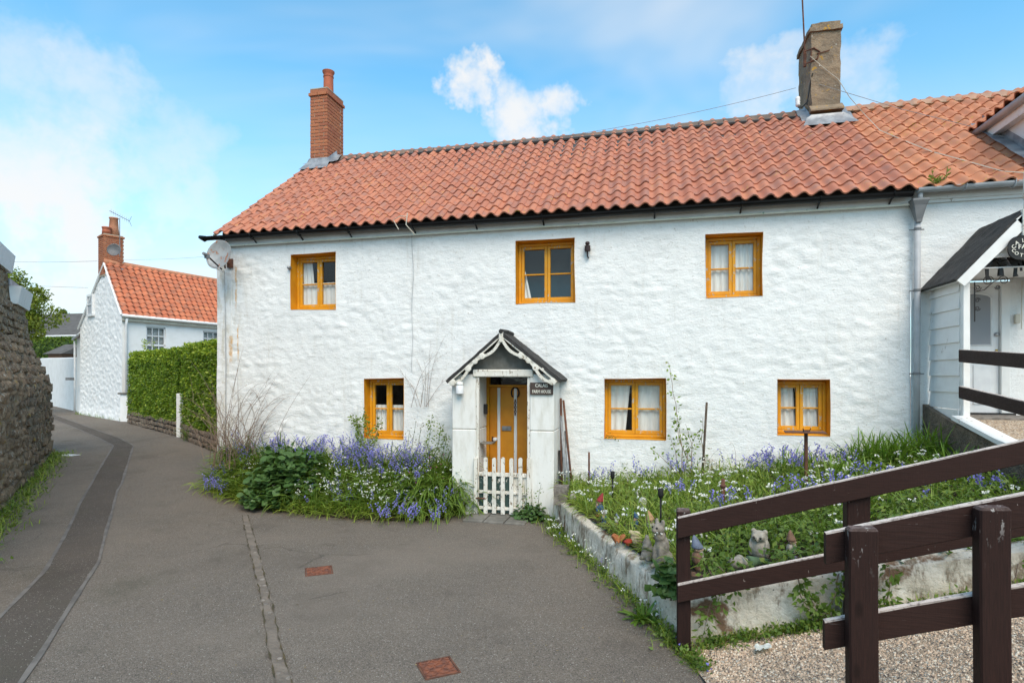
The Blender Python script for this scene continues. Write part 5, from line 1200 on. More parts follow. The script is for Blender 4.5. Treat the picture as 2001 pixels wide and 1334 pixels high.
# iron spike, garden stakes
def stick(name, a, b, r, mat, label, cat='stake', n=8, group=None):
    mb = MB(); mb.tube([a, b], r, n); o = mb.build(name, mat, None, True); return tag(o, label, cat, group)
q = onY(1413, 935, -2.2); mb = MB(); mb.tube([(q[0], -2.2, .3), (q[0], -2.2, q[2])], .020, 8); mb.lathe([(.02, -.1), (.034, -.09), (.034, -.07), (.02, -.06)], (q[0], -2.2, q[2]), 10); tag(mb.build('iron_stake', 'rust', None, True), 'short rusty collared iron stake among the white flowers', 'stake')
a = onY(1370, 930, -.45); b = onY(1381, 786, -.2); stick('garden_cane', (a[0], -.45, .3), tuple(b), .017, 'bark', 'tall dark stake against the wall beside the rose', 'stake')
a = onY(1151, 912, -.5); b = onY(1151, 883, -.5); stick('short_peg', (a[0], -.5, .3), tuple(b), .014, 'rust', 'short dark peg among flowers near the porch', 'stake')
for px, py, Yy, lab in ((1291, 955, -2.9, 'black solar light peg in the middle of the white flowers'), (1197, 921, -1.4, 'black solar light peg nearest the porch')):
    q = onY(px, py, Yy); mb = MB(); mb.tube([(q[0], Yy, .3), (q[0], Yy, q[2] - .05)], .012, 6); mb.lathe([(.02, -.09), (.028, -.06), (.028, 0), (.02, .005)], tuple(q), 10); tag(mb.build('solar_light', 'o_black', None, True), lab, 'garden light')
# bundle of old bars leaning by the porch
for k, (x0_, y0_, x1_, y1_, r, m, lab) in enumerate([(1098, 920, 1096, 778, .018, 'rust', 'tallest rusty pipe leaning in the corner beside the porch'), (1119, 915, 1101, 782, .018, 'rust', 'rusty angle bar leaning aslant outermost beside the porch'), (1107, 918, 1096, 812, .020, 'galvanised', 'grey galvanised pipe leaning beside the porch'),
                                            (1113, 916, 1105, 842, .022, 'galvanised', 'short grey pipe leaning at the front of the bundle beside the porch'), (1094, 922, 1093, 880, .02, 'black_metal', 'short black bar standing at the foot of the bundle beside the porch')]):
    a = onY(x0_, y0_, -.40 - .03 * k); b = onY(x1_, y1_, -.08 - .03 * k); stick('leaning_pipe', (a[0], a[1], .25), tuple(b), r, m, lab, 'pipe', 8, 'old pipes leaning beside the porch')
p = np.array([-1.17, -1.12]); mb = rough_box(MB(), p[0] - .09, p[0] + .09, p[1] - .09, p[1] + .09, .25, .50, .03, .012); tag(mb.build('concrete_block', 'block_concrete', None, True), 'rough concrete block on the wall end beside the porch', 'block')
mb = MB(); mb.ball((p[0] + .17, p[1] - .1, .36), (.05, .045, .07), None, 8); tag(mb.build('pale_stone', 'o_stone', None, True), 'pale rounded stone beside the concrete block', 'stone')

ORN = []
# ---------------------------------------------------------------- garden ornaments
def bed_at(px, py, h=0.):
    d = 6.
    for i in range(60):
        q = onD(px, py, d); d = .5 * d + .5 * (ZC - bedz(q[0], q[1]) - h) * F / (py - HZ)
    q = onD(px, py, d); ORN.append((q[0], q[1])); return q
def gnome(name, px, pyb, ht, hat, coat, trous, beard, label, face=0., lean=0., hatlean=0.):
    q = bed_at(px, pyb); root = empty(name, q, label, 'garden gnome', 'garden gnomes in the bed'); s = ht / .30
    M0 = Matrix.Translation(Vector(q)) @ Matrix.Rotation(face, 4, 'Z') @ Matrix.Rotation(lean, 4, 'Y') @ Matrix.Diagonal((s, s, s, 1))
    def bl(nm, parts, mat, vx=.007):
        mb = MB()
        for c, r in parts: mb.ball(c, r, mat, 12)
        o = bpy.data.objects.new(nm, mb.mesh(nm, mat, True)); reg(o, root, M0)
        md = o.modifiers.new('remesh', 'REMESH'); md.mode = 'VOXEL'; md.voxel_size = vx; md.use_smooth_shade = True; sm = o.modifiers.new('smooth', 'SMOOTH'); sm.iterations = 2; return o
    bl('body', [((0, 0, .105), (.055, .06, .065)), ((0, .062, .11), (.022, .02, .05)), ((0, -.062, .11), (.022, .02, .05)), ((.03, .045, .085), (.025, .018, .018)), ((.03, -.045, .085), (.025, .018, .018))], coat)
    bl('legs', [((0, .028, .035), (.025, .025, .045)), ((0, -.028, .035), (.025, .025, .045)), ((.02, .03, .012), (.04, .022, .015)), ((.02, -.03, .012), (.04, .022, .015))], trous)
    bl('face', [((.005, 0, .185), (.040, .040, .040)), ((.045, 0, .185), (.013, .012, .012)), ((.03, .022, .178), (.012, .012, .01)), ((.03, -.022, .178), (.012, .012, .01)), ((0, .042, .185), (.01, .008, .014)), ((0, -.042, .185), (.01, .008, .014))], 'o_skin', .006)
    bl('beard', [((.03, 0, .150), (.022, .034, .03)), ((.04, 0, .125), (.018, .022, .03)), ((.045, 0, .10), (.01, .012, .02)), ((.036, 0, .168), (.012, .028, .008))], beard, .006)
    mb = MB(); pr = [(.050, .195), (.053, .202), (.050, .215), (.040, .24), (.027, .27), (.014, .295), (.003, .31)]; n = 12; vs = []
    for r, z in pr:
        for k in range(n): a = 6.283 * k / n; vs.append((r * math.cos(a) - hatlean * max(0, z - .2) * 1.0, r * math.sin(a), z))
    fs = [(i * n + k, i * n + (k + 1) % n, (i + 1) * n + (k + 1) % n, (i + 1) * n + k) for i in range(len(pr) - 1) for k in range(n)] + [tuple(range(n))[::-1], tuple((len(pr) - 1) * n + k for k in range(n))]
    mb.add(vs, fs); o = bpy.data.objects.new('hat', mb.mesh('hat', hat, True)); reg(o, root, M0); return root
gnome('garden_gnome', 1172, 1008, .27, 'o_red', 'o_blue', 'o_red', 'o_skin', 'garden gnome with a pointed maroon hat, facing left', R(190), 0, .35)
gnome('garden_gnome', 1181, 1021, .15, 'o_grey', 'o_blue', 'o_blue', 'o_skin', 'tiny blue-clad gnome below the maroon-hatted gnome', R(230))
gnome('garden_gnome', 1205, 1024, .12, 'o_slate', 'o_white', 'o_tan', 'o_white', 'small gnome in white and slate half hidden by grass', R(200))
gnome('garden_gnome', 1240, 1032, .17, 'o_blue', 'o_blue', 'o_green', 'o_skin', 'gnome in dark blue with a bent blue hat', R(215), R(-12), -.6)
gnome('garden_gnome', 1277, 1046, .25, 'o_tan', 'o_stone', 'o_stone', 'o_stone', 'leaning gnome with a tall tan cone hat behind the cat', R(200), R(12))
gnome('garden_gnome', 1363, 1112, .27, 'o_slate', 'o_brown', 'o_brown', 'o_stone', 'weathered gnome with slate-blue hat just right of the fence post', R(-20), 0, .3)
gnome('garden_gnome', 1546, 1090, .22, 'o_brown', 'o_stone', 'o_slate', 'o_stone', 'faded gnome with a rust-brown cap beside brambles', R(-25), 0, .1)
# cream figure without a head
q = bed_at(1242, 1062); o = blob('broken_figure', [((0, 0, .045), (.05, .045, .055)), ((0, 0, .095), (.05, .042, .032)), ((-.045, -.01, .115), (.022, .02, .02)), ((.05, 0, .05), (.012, .012, .05))], 'o_cream', None, q, 0, .006); tag(o, 'broken cream figurine without a head on the wall edge', 'figurine')
q = bed_at(1209, 1062); mb = MB(); P = np.zeros((14, 8, 3))
for i, a in enumerate(np.linspace(0, 3.6, 14)):
    for j, t in enumerate(np.linspace(0, 1, 8)): r = .03 + .045 * t; P[i, j] = (q[0] + r * math.cos(a + .4), q[1] + r * math.sin(a + .4) * .8, q[2] + .01 + .065 * t + .012 * math.sin(a * 4))
mb.grid(P); sh = mb.build('pot_shard', 'o_orange', None, True); sh.modifiers.new('solid', 'SOLIDIFY').thickness = .007; tag(sh, 'curved terracotta pot shard lying on the wall edge', 'shard')
q = bed_at(1227, 1064); o = blob('red_toadstool', [((0, 0, .03), (.045, .04, .02)), ((.01, 0, .045), (.035, .03, .016)), ((0, 0, .01), (.02, .02, .02))], 'o_scarlet', None, q, 0, .005); tag(o, 'small bright red toadstool ornament beside the cream figurine', 'ornament')
q = bed_at(1265, 1094); o = blob('squat_figure', [((0, 0, .05), (.075, .055, .05)), ((0, 0, .10), (.055, .05, .05)), ((.01, 0, .15), (.04, .04, .04)), ((.012, 0, .19), (.022, .022, .04)), ((.05, -.03, .03), (.045, .022, .02)), ((.05, .03, .03), (.045, .022, .02)), ((.045, 0, .13), (.015, .03, .015))], 'o_grey', None, q, R(250), .007); tag(o, 'squat weathered stone gnome crouching left of the cat statue', 'statue')
q = bed_at(1297, 1106); o = blob('cat_statue', [((0, 0, .07), (.085, .075, .08)), ((.02, 0, .17), (.065, .06, .10)), ((.045, 0, .26), (.05, .048, .05)), ((.06, 0, .325), (.055, .05, .048)), ((.105, 0, .315), (.025, .028, .022)), ((.045, .035, .375), (.016, .02, .034)), ((.045, -.035, .375), (.016, .02, .034)),
    ((.075, .03, .09), (.022, .02, .10)), ((.075, -.03, .09), (.022, .02, .10)), ((.09, .035, .012), (.03, .022, .015)), ((.09, -.035, .012), (.03, .022, .015)), ((0, .065, .05), (.06, .03, .05)), ((0, -.065, .05), (.06, .03, .05)), ((-.07, .04, .03), (.05, .05, .022))], 'o_grey', None, q, R(225), .008); tag(o, 'large grey stone cat statue sitting beside the fence post', 'statue')
mb = MB()
for sy in (-1, 1): mb.ball((.105, sy * .024, .34), .009, None, 8)
c_ = bpy.data.objects.new('eye', mb.mesh('eye', 'o_black', True)); reg(c_, o, WM[o.name].copy())
q = bed_at(1484, 1094); o = blob('stone_owl', [((0, 0, .09), (.062, .07, .095)), ((0, 0, .19), (.058, .066, .055)), ((.0, .045, .235), (.02, .022, .022)), ((0, -.045, .235), (.02, .022, .022)), ((.045, .026, .195), (.02, .026, .026)), ((.045, -.026, .195), (.02, .026, .026)), ((.065, 0, .178), (.014, .01, .02)), ((.01, .062, .10), (.045, .018, .075)), ((.01, -.062, .10), (.045, .018, .075)), ((.03, .03, .008), (.03, .02, .012)), ((.03, -.03, .008), (.03, .02, .012))], 'o_stone', None, q, R(245), .007); tag(o, 'grey stone owl statue standing among brambles behind the rail', 'statue')
mb = MB()
for sy in (-1, 1): mb.ball((.064, sy * .026, .197), .010, None, 8)
c_ = bpy.data.objects.new('eye', mb.mesh('eye', 'o_dark', True)); reg(c_, o, WM[o.name].copy())
q = bed_at(1462, 1112); root = empty('fallen_gnome', q, 'toppled gnome with a mossy green pointed hat lying before the owl', 'garden gnome')
b_ = blob('body', [((-.09, 0, .05), (.06, .05, .05)), ((-.03, 0, .05), (.045, .045, .045)), ((-.06, .02, .09), (.03, .03, .02)), ((-.13, .02, .04), (.03, .025, .03))], 'o_stone', root, q, R(12), .007)
mb = MB(); mb.lathe([(.05, 0), (.05, .02), (.035, .07), (.018, .13), (.004, .17)], (0, 0, 0), 12, None, Matrix.Rotation(R(82), 3, 'Y')); o = bpy.data.objects.new('hat', mb.mesh('hat', 'o_green', True)); reg(o, root, Matrix.Translation(Vector(q) + Vector((.0, 0, .055))) @ Matrix.Rotation(R(12), 4, 'Z'))
for px, py, r, lab in ((1255, 992, (.05, .04, .075), 'smooth white boulder among the white flowers'), (1246, 970, (.035, .03, .06), 'smaller white boulder leaning behind the larger white one')):
    q = bed_at(px, py); mb = MB(); mb.ball((q[0], q[1], q[2] + r[2] * .8), r, None, 12, Matrix.Rotation(R(15), 3, 'Y')); tag(mb.build('white_boulder', 'o_white', None, True), lab, 'boulder')
q = bed_at(1366, 1120); mb = MB(); mb.bbox(q[0] - .07, q[0] + .06, q[1] - .06, q[1] + .05, q[2] - .06, q[2] - .0, .015); tag(mb.build('old_brick', 'o_brown'), 'old brown brick under the slate-hatted gnome', 'brick')
p = np.array([.75, -4.80]); mb = MB(); P = np.zeros((10, 10, 3))
for i in range(10):
    for j in range(10): u, v = i / 9 - .5, j / 9 - .5; P[i, j] = (p[0] + u * .10, p[1] + v * .07, rampz(p[0] + u * .1) + .02 + .03 * abs(perlin(u * 7, v * 7, 3.)) + .02)
mb.grid(P); tag(mb.build('paper_scrap', 'white_petal', None, True), 'crumpled white paper scrap on the gravel by the bed wall', 'litter')
# ================================================================== lane side: white house, hedges, stone walls
def onV(px, py, P0, dr):
    "ray meets the vertical plane through P0 that contains the horizontal direction dr"
    r = pray(px, py); n = np.array([-dr[1], dr[0]]); t = ((P0[:2] - CAM[:2]) @ n) / (r[:2] @ n); return CAM + r * t
def vpdir(vx):
    v = RT * ((vx - CX) / F) + FW; v = v[:2] / np.linalg.norm(v[:2]); return v
KC = onD(238, 822, 22)[:2]; UD, WD = vpdir(1550), vpdir(-450)
def K(s, t, z): q = KC + WD * s + UD * t; return (float(q[0]), float(q[1]), float(z))
wh = empty('white_house', K(0, 0, .3), 'white rendered house at the bend of the lane with orange pantile roof', 'house')
LEN = 11.
def quad_grid(f, nu, nv):
    P = np.zeros((nu, nv, 3))
    for i, u in enumerate(np.linspace(0, 1, nu)):
        for j, v in enumerate(np.linspace(0, 1, nv)): P[i, j] = f(u, v)
    return P
GP = [(0, 0.), (1.76, 6.5), (4.8, 4.1)]
def gtop(s): return np.interp(s, [0, 1.76, 4.8], [4.39, 6.46, 4.1])
nu, nv = 120, 150; P = np.zeros((nu, nv, 3)); nout = np.array([-UD[0], -UD[1]])
for i, s in enumerate(np.linspace(0, 4.8, nu)):
    z = np.linspace(.0, float(gtop(s)), nv); q = KC + WD * s
    rel = (.022 * fbm(s * 4.5, z * 6.5, 9., 4) + .016 * np.abs(perlin(s * 6., z * 7., 2.))) * (1 if 0 < i < nu - 1 else 0) + .10 * sstep(.9, 0, z)
    P[i] = np.stack([q[0] + nout[0] * rel, q[1] + nout[1] * rel, z], -1)
mb = MB(); mb.grid(P); mb.build('gable_wall', 'far_white', wh, True)
# front wall with real window openings
def fw_rect(px0, py0, px1, py1):
    a, b = onV(px0, py0, KC, UD), onV(px1, py1, KC, UD); return ((a[:2] - KC) @ UD, (b[:2] - KC) @ UD, b[2], a[2])
fwin = [fw_rect(286, 637, 324, 704), fw_rect(397, 646, 428, 700)]
cutx = sorted([0, LEN] + [c for w_ in fwin for c in w_[:2]]); cutz = sorted([0., 4.39] + [c for w_ in fwin for c in w_[2:]])
mb = MB()
for i in range(len(cutx) - 1):
    for j in range(len(cutz) - 1):
        xc, zc2 = (cutx[i] + cutx[i + 1]) / 2, (cutz[j] + cutz[j + 1]) / 2
        if any(w_[0] < xc < w_[1] and w_[2] < zc2 < w_[3] for w_ in fwin): continue
        mb.add([K(0, cutx[i], cutz[j]), K(0, cutx[i + 1], cutz[j]), K(0, cutx[i + 1], cutz[j + 1]), K(0, cutx[i], cutz[j + 1])], [(0, 1, 2, 3)])
mb.build('front_wall', 'stucco', wh)
for (a, b, c, e) in fwin:
    dp_ = .10; mb = MB()
    for (p, q) in (((a, c), (b, c)), ((b, c), (b, e)), ((b, e), (a, e)), ((a, e), (a, c))): mb.add([K(0, p[0], p[1]), K(0, q[0], q[1]), K(dp_, q[0], q[1]), K(dp_, p[0], p[1])], [(0, 1, 2, 3)])
    w_ = mb.build('window', 'stucco', wh)
    def bar(t0, t1, z0, z1, s0=.06, s1=.12):
        vs = [K(s, t, z) for z in (z0, z1) for s in (s0, s1) for t in (t0, t1)]
        return vs
    mb = MB(); fr = .055; BF = [(0, 2, 3, 1), (4, 5, 7, 6), (0, 1, 5, 4), (1, 3, 7, 5), (3, 2, 6, 7), (2, 0, 4, 6)]
    zm = c + (e - c) * .45
    for r_ in ((a, a + fr, c, e), (b - fr, b, c, e), (a, b, e - fr, e), (a, b, c, c + fr), (a, b, zm - .035, zm + .035)): mb.add(bar(*r_), BF)
    mb.build('frame', 'white_plastic', w_); mb = MB()
    for k in (1, 2): t = a + (b - a) * k / 3; mb.add(bar(t - .013, t + .013, c, e, .07, .11), BF)
    z_ = (zm + e) / 2; mb.add(bar(a, b, z_ - .013, z_ + .013, .07, .11), BF); z_ = (zm + c) / 2; mb.add(bar(a, b, z_ - .013, z_ + .013, .07, .11), BF)
    mb.build('glazing_bars', 'white_plastic', w_)
    mb = MB(); mb.add([K(.10, a, c), K(.10, b, c), K(.10, b, e), K(.10, a, e)], [(0, 1, 2, 3)]); mb.build('pane', 'glass', w_)
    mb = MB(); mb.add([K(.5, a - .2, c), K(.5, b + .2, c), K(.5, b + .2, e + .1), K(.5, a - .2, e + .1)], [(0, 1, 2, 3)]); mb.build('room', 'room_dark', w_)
    n = 26
    for k in range(n):
        z_ = c + (e - c) * (k + .2) / n; h_ = (e - c) / n * .62; mb = MB(); mb.add([K(.16, a, z_), K(.16, b, z_), K(.19, b, z_ + h_), K(.19, a, z_ + h_)], [(0, 1, 2, 3)])
        if k == 0: bme = MB()
        bme.add([K(.16, a, z_), K(.16, b, z_), K(.19, b, z_ + h_), K(.19, a, z_ + h_)], [(0, 1, 2, 3)])
    o = bme.build('blind', 'blind', w_); o['kind'] = 'stuff'
    mb = MB(); mb.add(bar(a - .05, b + .05, c - .05, c, -.04, .1), BF); mb.build('sill', 'white_plastic', w_)
# small gable window
g0, g1 = onV(174, 578, KC, WD), onV(184, 613, KC, WD); s0, s1 = (g0[:2] - KC) @ WD, (g1[:2] - KC) @ WD
BF = [(0, 2, 3, 1), (4, 5, 7, 6), (0, 1, 5, 4), (1, 3, 7, 5), (3, 2, 6, 7), (2, 0, 4, 6)]
def gbar(a, b, z0, z1, t0, t1): return [K(s, t, z) for z in (z0, z1) for t in (t0, t1) for s in (a, b)]
lo, hi = min(s0, s1), max(s0, s1)
mb = MB(); mb.add(gbar(lo, hi, g1[2], g0[2], -.06, .0), BF); gw = mb.build('window', 'reflection_grey', wh); gw['label'] = 'narrow attic window in the gable'
mb = MB()
for r_ in ((lo - .03, lo + .05, g1[2] - .03, g0[2] + .03), (hi - .05, hi + .03, g1[2] - .03, g0[2] + .03), (lo, hi, g0[2] - .06, g0[2] + .03), (lo - .08, hi + .08, g1[2] - .09, g1[2]), (lo, hi, (g0[2] + g1[2]) / 2 - .02, (g0[2] + g1[2]) / 2 + .02)): mb.add(gbar(*r_, -.09, .0), BF)
mb.build('frame', 'white_plastic', gw)
# back body so that it is a solid house
mb = MB(); mb.add([K(.6, .05, 0), K(4.8, .05, 0), K(4.8, LEN, 0), K(0.6, LEN, 0), K(.6, .05, 4.0), K(4.8, .05, 4.0), K(4.8, LEN, 4.0), K(.6, LEN, 4.0)], [(1, 2, 6, 5), (2, 3, 7, 6)]); mb.build('rear_wall', 'stucco', wh)
# roof with pantiles
ex = Vector((UD[0], UD[1], 0)); up_ = Vector((WD[0] * 1.76, WD[1] * 1.76, 2.11)); Ls = up_.length; sv = up_.normalized(); nv_ = ex.cross(sv); nv_ = nv_ if nv_.z > 0 else -nv_
mb = MB(); mb.add([K(-.12, -.02, 4.30), K(-.12, LEN, 4.30), K(1.76, LEN, 6.52), K(1.76, -.02, 6.52), K(4.9, -.02, 4.06), K(4.9, LEN, 4.06)], [(0, 1, 2, 3), (3, 2, 5, 4)]); wroof = mb.build('roof', 'ridge_grey', wh)
me3, vs3, fs3 = tile_mesh('tile_far', .26, .30, .035, 8, .03)
tiled(wroof, me3, vs3, fs3, -.04, 42, 12, lambda c, r: c < 25, 'tile_far_field', ex=ex, s=sv, nrm=nv_, e0=Vector(K(-.14, 0, 4.30)) + nv_ * .03, tw=.26, tg=.245)
mb = MB(); mb.tube([K(1.76, -.05, 6.56), K(1.76, 5, 6.53), K(1.76, LEN, 6.56)], .12, 10); mb.build('ridge', 'terracotta_pale', wroof, True)
mb = MB(); mb.tube([K(-.2, -.05, 4.30), K(-.2, LEN, 4.27)], .06, 8); mb.build('gutter', 'white_plastic', wh, True)
mb = MB(); mb.add([K(-.13, -.02, 4.12), K(-.13, LEN, 4.12), K(-.13, LEN, 4.3), K(-.13, -.02, 4.3), K(.0, -.02, 4.12), K(0, LEN, 4.12)], [(0, 1, 2, 3), (0, 4, 5, 1)]); mb.build('fascia', 'cable_pale', wh)
mb = MB(); mb.tube([K(-.17, .12, 4.2), K(-.07, .14, 3.95), K(-.07, .14, .3)], .045, 8); mb.build('downpipe', 'white_plastic', wh, True)
mb = MB(); mb.tube([K(-.1, -.04, 4.33), K(1.76, -.04, 6.5)], .05, 6); mb.tube([K(1.76, -.04, 6.5), K(4.9, -.04, 4.05)], .05, 6); mb.build('verge_trim', 'stucco', wh)
# chimney of the white house
cb = K(2.0, .30, 6.3); ang = math.atan2(UD[1], UD[0]) - math.pi / 2
CM = Matrix.Translation((cb[0], cb[1], 6.0)) @ Matrix.Rotation(math.atan2(WD[1], WD[0]) + math.pi, 4, 'Z')
mb = MB(); mb.box(-.30, .30, -.34, .34, 0, 1.58, None, CM); wch = mb.build('chimney', 'mortar', wh); wch['label'] = 'red brick chimney with a tall cone pot beside a squat pot'
bc = {}
def far_bricks(x0, x1, y0, y1, z0, n):
    L, h, j, wd = .215, .065, .011, .10
    for k in range(n):
        z = z0 + k * (h + j); off = .5 * (k % 2)
        for (a, b, fixed, ax) in ((x0, x1, y0, 0), (y0 + .1, y1, x0, 1), (y0 + .1, y1, x1, 1)):
            c = a - off * (L + j)
            while c < b - .02:
                s, e = max(c, a), min(c + L, b)
                if e - s > .04:
                    key = (round(e - s, 3), ax)
                    if key not in bc:
                        m_ = MB(); l = e - s; m_.bbox(*((-l / 2, l / 2, -.05, .05) if ax == 0 else (-.05, .05, -l / 2, l / 2)), 0, h, .004); bc[key] = m_.mesh('brick', 'brick_red')
                    loc = ((s + e) / 2, fixed + .045, z) if ax == 0 else (fixed + (.045 if fixed == x0 else -.045), (s + e) / 2, z)
                    inst('brick', bc[key], wch, CM @ Matrix.Translation(loc))
                c += L + j
far_bricks(-.31, .31, -.35, .35, .45 - 5 * .076, 20); far_bricks(-.34, .34, -.38, .38, .45 + 15 * .076, 1)
mb = MB(); mb.box(-.30, .30, -.34, .34, 1.66, 1.70, None, CM); mb.build('flaunching', 'mortar', wch)
mb = MB(); mb.lathe([(.20, 0), (.17, .35), (.145, .72), (.17, .74), (.17, .78), (.13, .78)], (0, 0, 0), 14, None); o = mb.build('tall_pot', 'terracotta_pale', wch, True); o.matrix_basis = CM @ Matrix.Translation((-.08, .12, 1.69)); WM[o.name] = o.matrix_basis.copy()
mb = MB(); mb.lathe([(.17, 0), (.15, .1), (.17, .12), (.15, .15), (.15, .25), (.17, .27), (.17, .31), (.12, .31)], (0, 0, 0), 14, None); o = mb.build('squat_pot', 'terracotta', wch, True); o.matrix_basis = CM @ Matrix.Translation((.08, -.18, 1.69))
mb = MB(); mb.box(-.10, .42, -.30, .42, -.1, .26, None, CM @ Matrix.Translation((.0, .0, .10))); mb.build('flashing', 'lead', wch)
# dish and aerial of the white house
dq = onV(224, 489, KC + WD * 1.0, UD); dn = Vector((.45, -.85, .15)).normalized()
mb = MB(); mb.lathe([(.001, 0), (.12, .014), (.22, .05), (.25, .07), (.24, .06), (.12, .0), (.001, -.012)], (0, 0, 0), 20); o = mb.build('small_satellite_dish', 'dish_dark', None, True); o.matrix_basis = Matrix.Translation(Vector(dq)) @ dn.to_track_quat('Z', 'Y').to_matrix().to_4x4(); tag(o, 'small dark satellite dish at the foot of the white house chimney', 'satellite dish')
mb = MB(); aq = onV(234, 500, KC + WD * 1.5, UD); at_ = onV(234, 426, KC + WD * 1.5, UD); mb.tube([aq, at_], .016, 5); e0_, e1_ = onV(214, 412, KC + WD * 1.5, UD), onV(253, 432, KC + WD * 1.5, UD)
mb.tube([e0_, e1_], .012, 5)
for k in range(9):
    c = Vector(e0_).lerp(Vector(e1_), .08 + k * .11); mb.tube([c + Vector((.0, .0, .10)), c - Vector((0, 0, .10))], .006, 4)
mb.tube([Vector(e1_) + Vector((.05, .05, .2)), Vector(e1_) + Vector((0, 0, 0)), Vector(e1_) + Vector((.05, .05, -.2))], .008, 4)
tag(mb.build('tv_aerial', 'galvanised'), 'slim television aerial on a pole beside the white house chimney', 'aerial')
# lean-to
lt = MB(); s0, s1 = 4.82, 6.3
lt.add([K(s0, .3, 0), K(s1, .3, 0), K(s1, .3, 3.75), K(s0, .3, 4.0), K(s0, 4, 0), K(s1, 4, 0), K(s1, 4, 3.75), K(s0, 4, 4.0)], [(0, 1, 2, 3), (1, 5, 6, 2), (5, 4, 7, 6)]); lto = lt.build('lean_to', 'stucco', wh)
mb = MB(); mb.add([K(s0, .2, 4.10), K(s1 + .1, .2, 3.72), K(s1 + .1, 4, 3.9), K(s0, 4, 4.5), K(s0, .2, 4.0), K(s1 + .1, .2, 3.62)], [(0, 1, 2, 3), (0, 4, 5, 1)]); mb.build('lean_to_roof', 'tile_far', lto)
mb = MB(); mb.tube([K(s0, .18, 4.02), K(s1 + .15, .18, 3.66)], .05, 6); mb.tube([K(s1, .22, 3.62), K(s1, .22, .3)], .04, 6); mb.build('lean_to_pipe', 'white_plastic', lto, True)
mb = MB(); q = onV(143, 740, KC + WD * 4.8, WD); mb.box(q[0] - .12, q[0] + .12, q[1] - .25, q[1] - .05, q[2] - .06, q[2] + .06); mb.build('vent_box', 'grey_hopper', wh)
# boundary wall beyond
a = KC + WD * 6.32 + UD * .35; b = onG(78, 787)[:2]; Pq = resample(np.array([a, b]), .5); mb = MB(); G = []
for x, y in Pq: G.append([(x, y, 0), (x, y, gz(x, y) + 2.42 + .02 * perlin(x * .5, y, 1.)), (x - .2, y + .25, gz(x, y) + 2.46), (x - .2, y + .25, 0)])
mb.grid(np.array(G)); mb.add([G[-1][k] for k in range(4)], [(0, 1, 2, 3)]); tag(mb.build('boundary_wall', 'stucco'), 'plain white boundary wall climbing behind the white house', 'wall')
# gate pier and little coping left of the hedge
q = gp(243, 823)
mb = MB(); mb.bbox(q[0] - .16, q[0] + .18, q[1] - .05, q[1] + .25, q[2] - .1, q[2] + 1.02, .02); pr_ = mb.build('garden_pier', 'stucco'); tag(pr_, 'short white pier at the left end of the garden hedge', 'pier')
mb = MB(); mb.bbox(q[0] - .22, q[0] + .24, q[1] - .1, q[1] + .3, q[2] + 1.022, q[2] + 1.09, .01); mb.build('cap', 'slab', pr_)
# hedge walls of rubble stones
def stone_mesh(seed):
    bm = bmesh.new(); bmesh.ops.create_icosphere(bm, subdivisions=1, radius=.5); r_ = random.Random(seed)
    for p in bm.verts:
        c = p.co; c.x = max(-.42, min(.42, c.x * 1.35)); c.z = max(-.40, min(.40, c.z * 1.35)); c.y *= .9
        p.co = c + Vector((r_.uniform(-.06, .06), r_.uniform(-.06, .06), r_.uniform(-.06, .06)))
    me = bpy.data.meshes.new('stone'); bm.to_mesh(me); bm.free(); return me
STONES = [stone_mesh(k) for k in range(6)]
for m_ in STONES: m_.materials.append(MATS['wall_stone'])
def stone_wall(name, pa, pb, h, label, thick=.35, mat_core='joint_dark', meshes=STONES, sw=.20, sh=.13):
    a, b = np.array(pa[:2]), np.array(pb[:2]); L = np.linalg.norm(b - a); d = (b - a) / L; n = np.array([d[1], -d[0]])
    if n @ (CAM[:2] - a) < 0: n = -n
    mb = MB(); G = []
    for t in np.linspace(0, 1, 12): p = a + (b - a) * t; zb_ = gz(*p); G.append([(*(p - n * .03), zb_ - .1), (*(p - n * .03), zb_ + h - .03), (*(p - n * thick), zb_ + h - .03), (*(p - n * thick), zb_ - .1)])
    mb.grid(np.array(G)); mb.add(G[0], [(0, 1, 2, 3)]); mb.add(G[-1], [(0, 1, 2, 3)]); root = mb.build(name, mat_core); tag(root, label, 'wall')
    rows = max(2, int(h / sh))
    for r_ in range(rows):
        s = -random.uniform(0, .1)
        while s < L:
            w = sw * random.uniform(.6, 1.5); hh = h / rows * random.uniform(.85, 1.15); c = a + d * min(L - .03, max(.03, s + w / 2)); z = gz(*c) + h / rows * (r_ + .5) + random.uniform(-.015, .015)
            M = Matrix.Translation((c[0], c[1], z)) @ Matrix.Rotation(math.atan2(d[1], d[0]), 4, 'Z') @ Matrix.Rotation(random.gauss(0, .12), 4, 'Y') @ Matrix.Diagonal((w * 1.14, .16, hh * 1.16, 1))
            inst('stone', random.choice(meshes), root, M); s += w
    return root
H0, H1 = gp(251, 826), gp(346, 852); H2, H3 = gp(356, 856), gp(424, 884)
stone_wall('hedge_wall', H0, H1, .47, 'low rubble stone wall under the longer hedge', sw=.26, sh=.155)
stone_wall('hedge_wall', H2, H3, .45, 'short rubble stone wall under the hedge beside the farmhouse corner', sw=.24, sh=.15)
q = gp(351, 853); mb = MB(); mb.bbox(q[0] - .07, q[0] + .07, q[1] - .06, q[1] + .08, q[2] - .1, q[2] + 1.30, .01); tag(mb.build('white_gatepost', 'white_wood'), 'slim white gatepost in the gap between the two hedges', 'post')

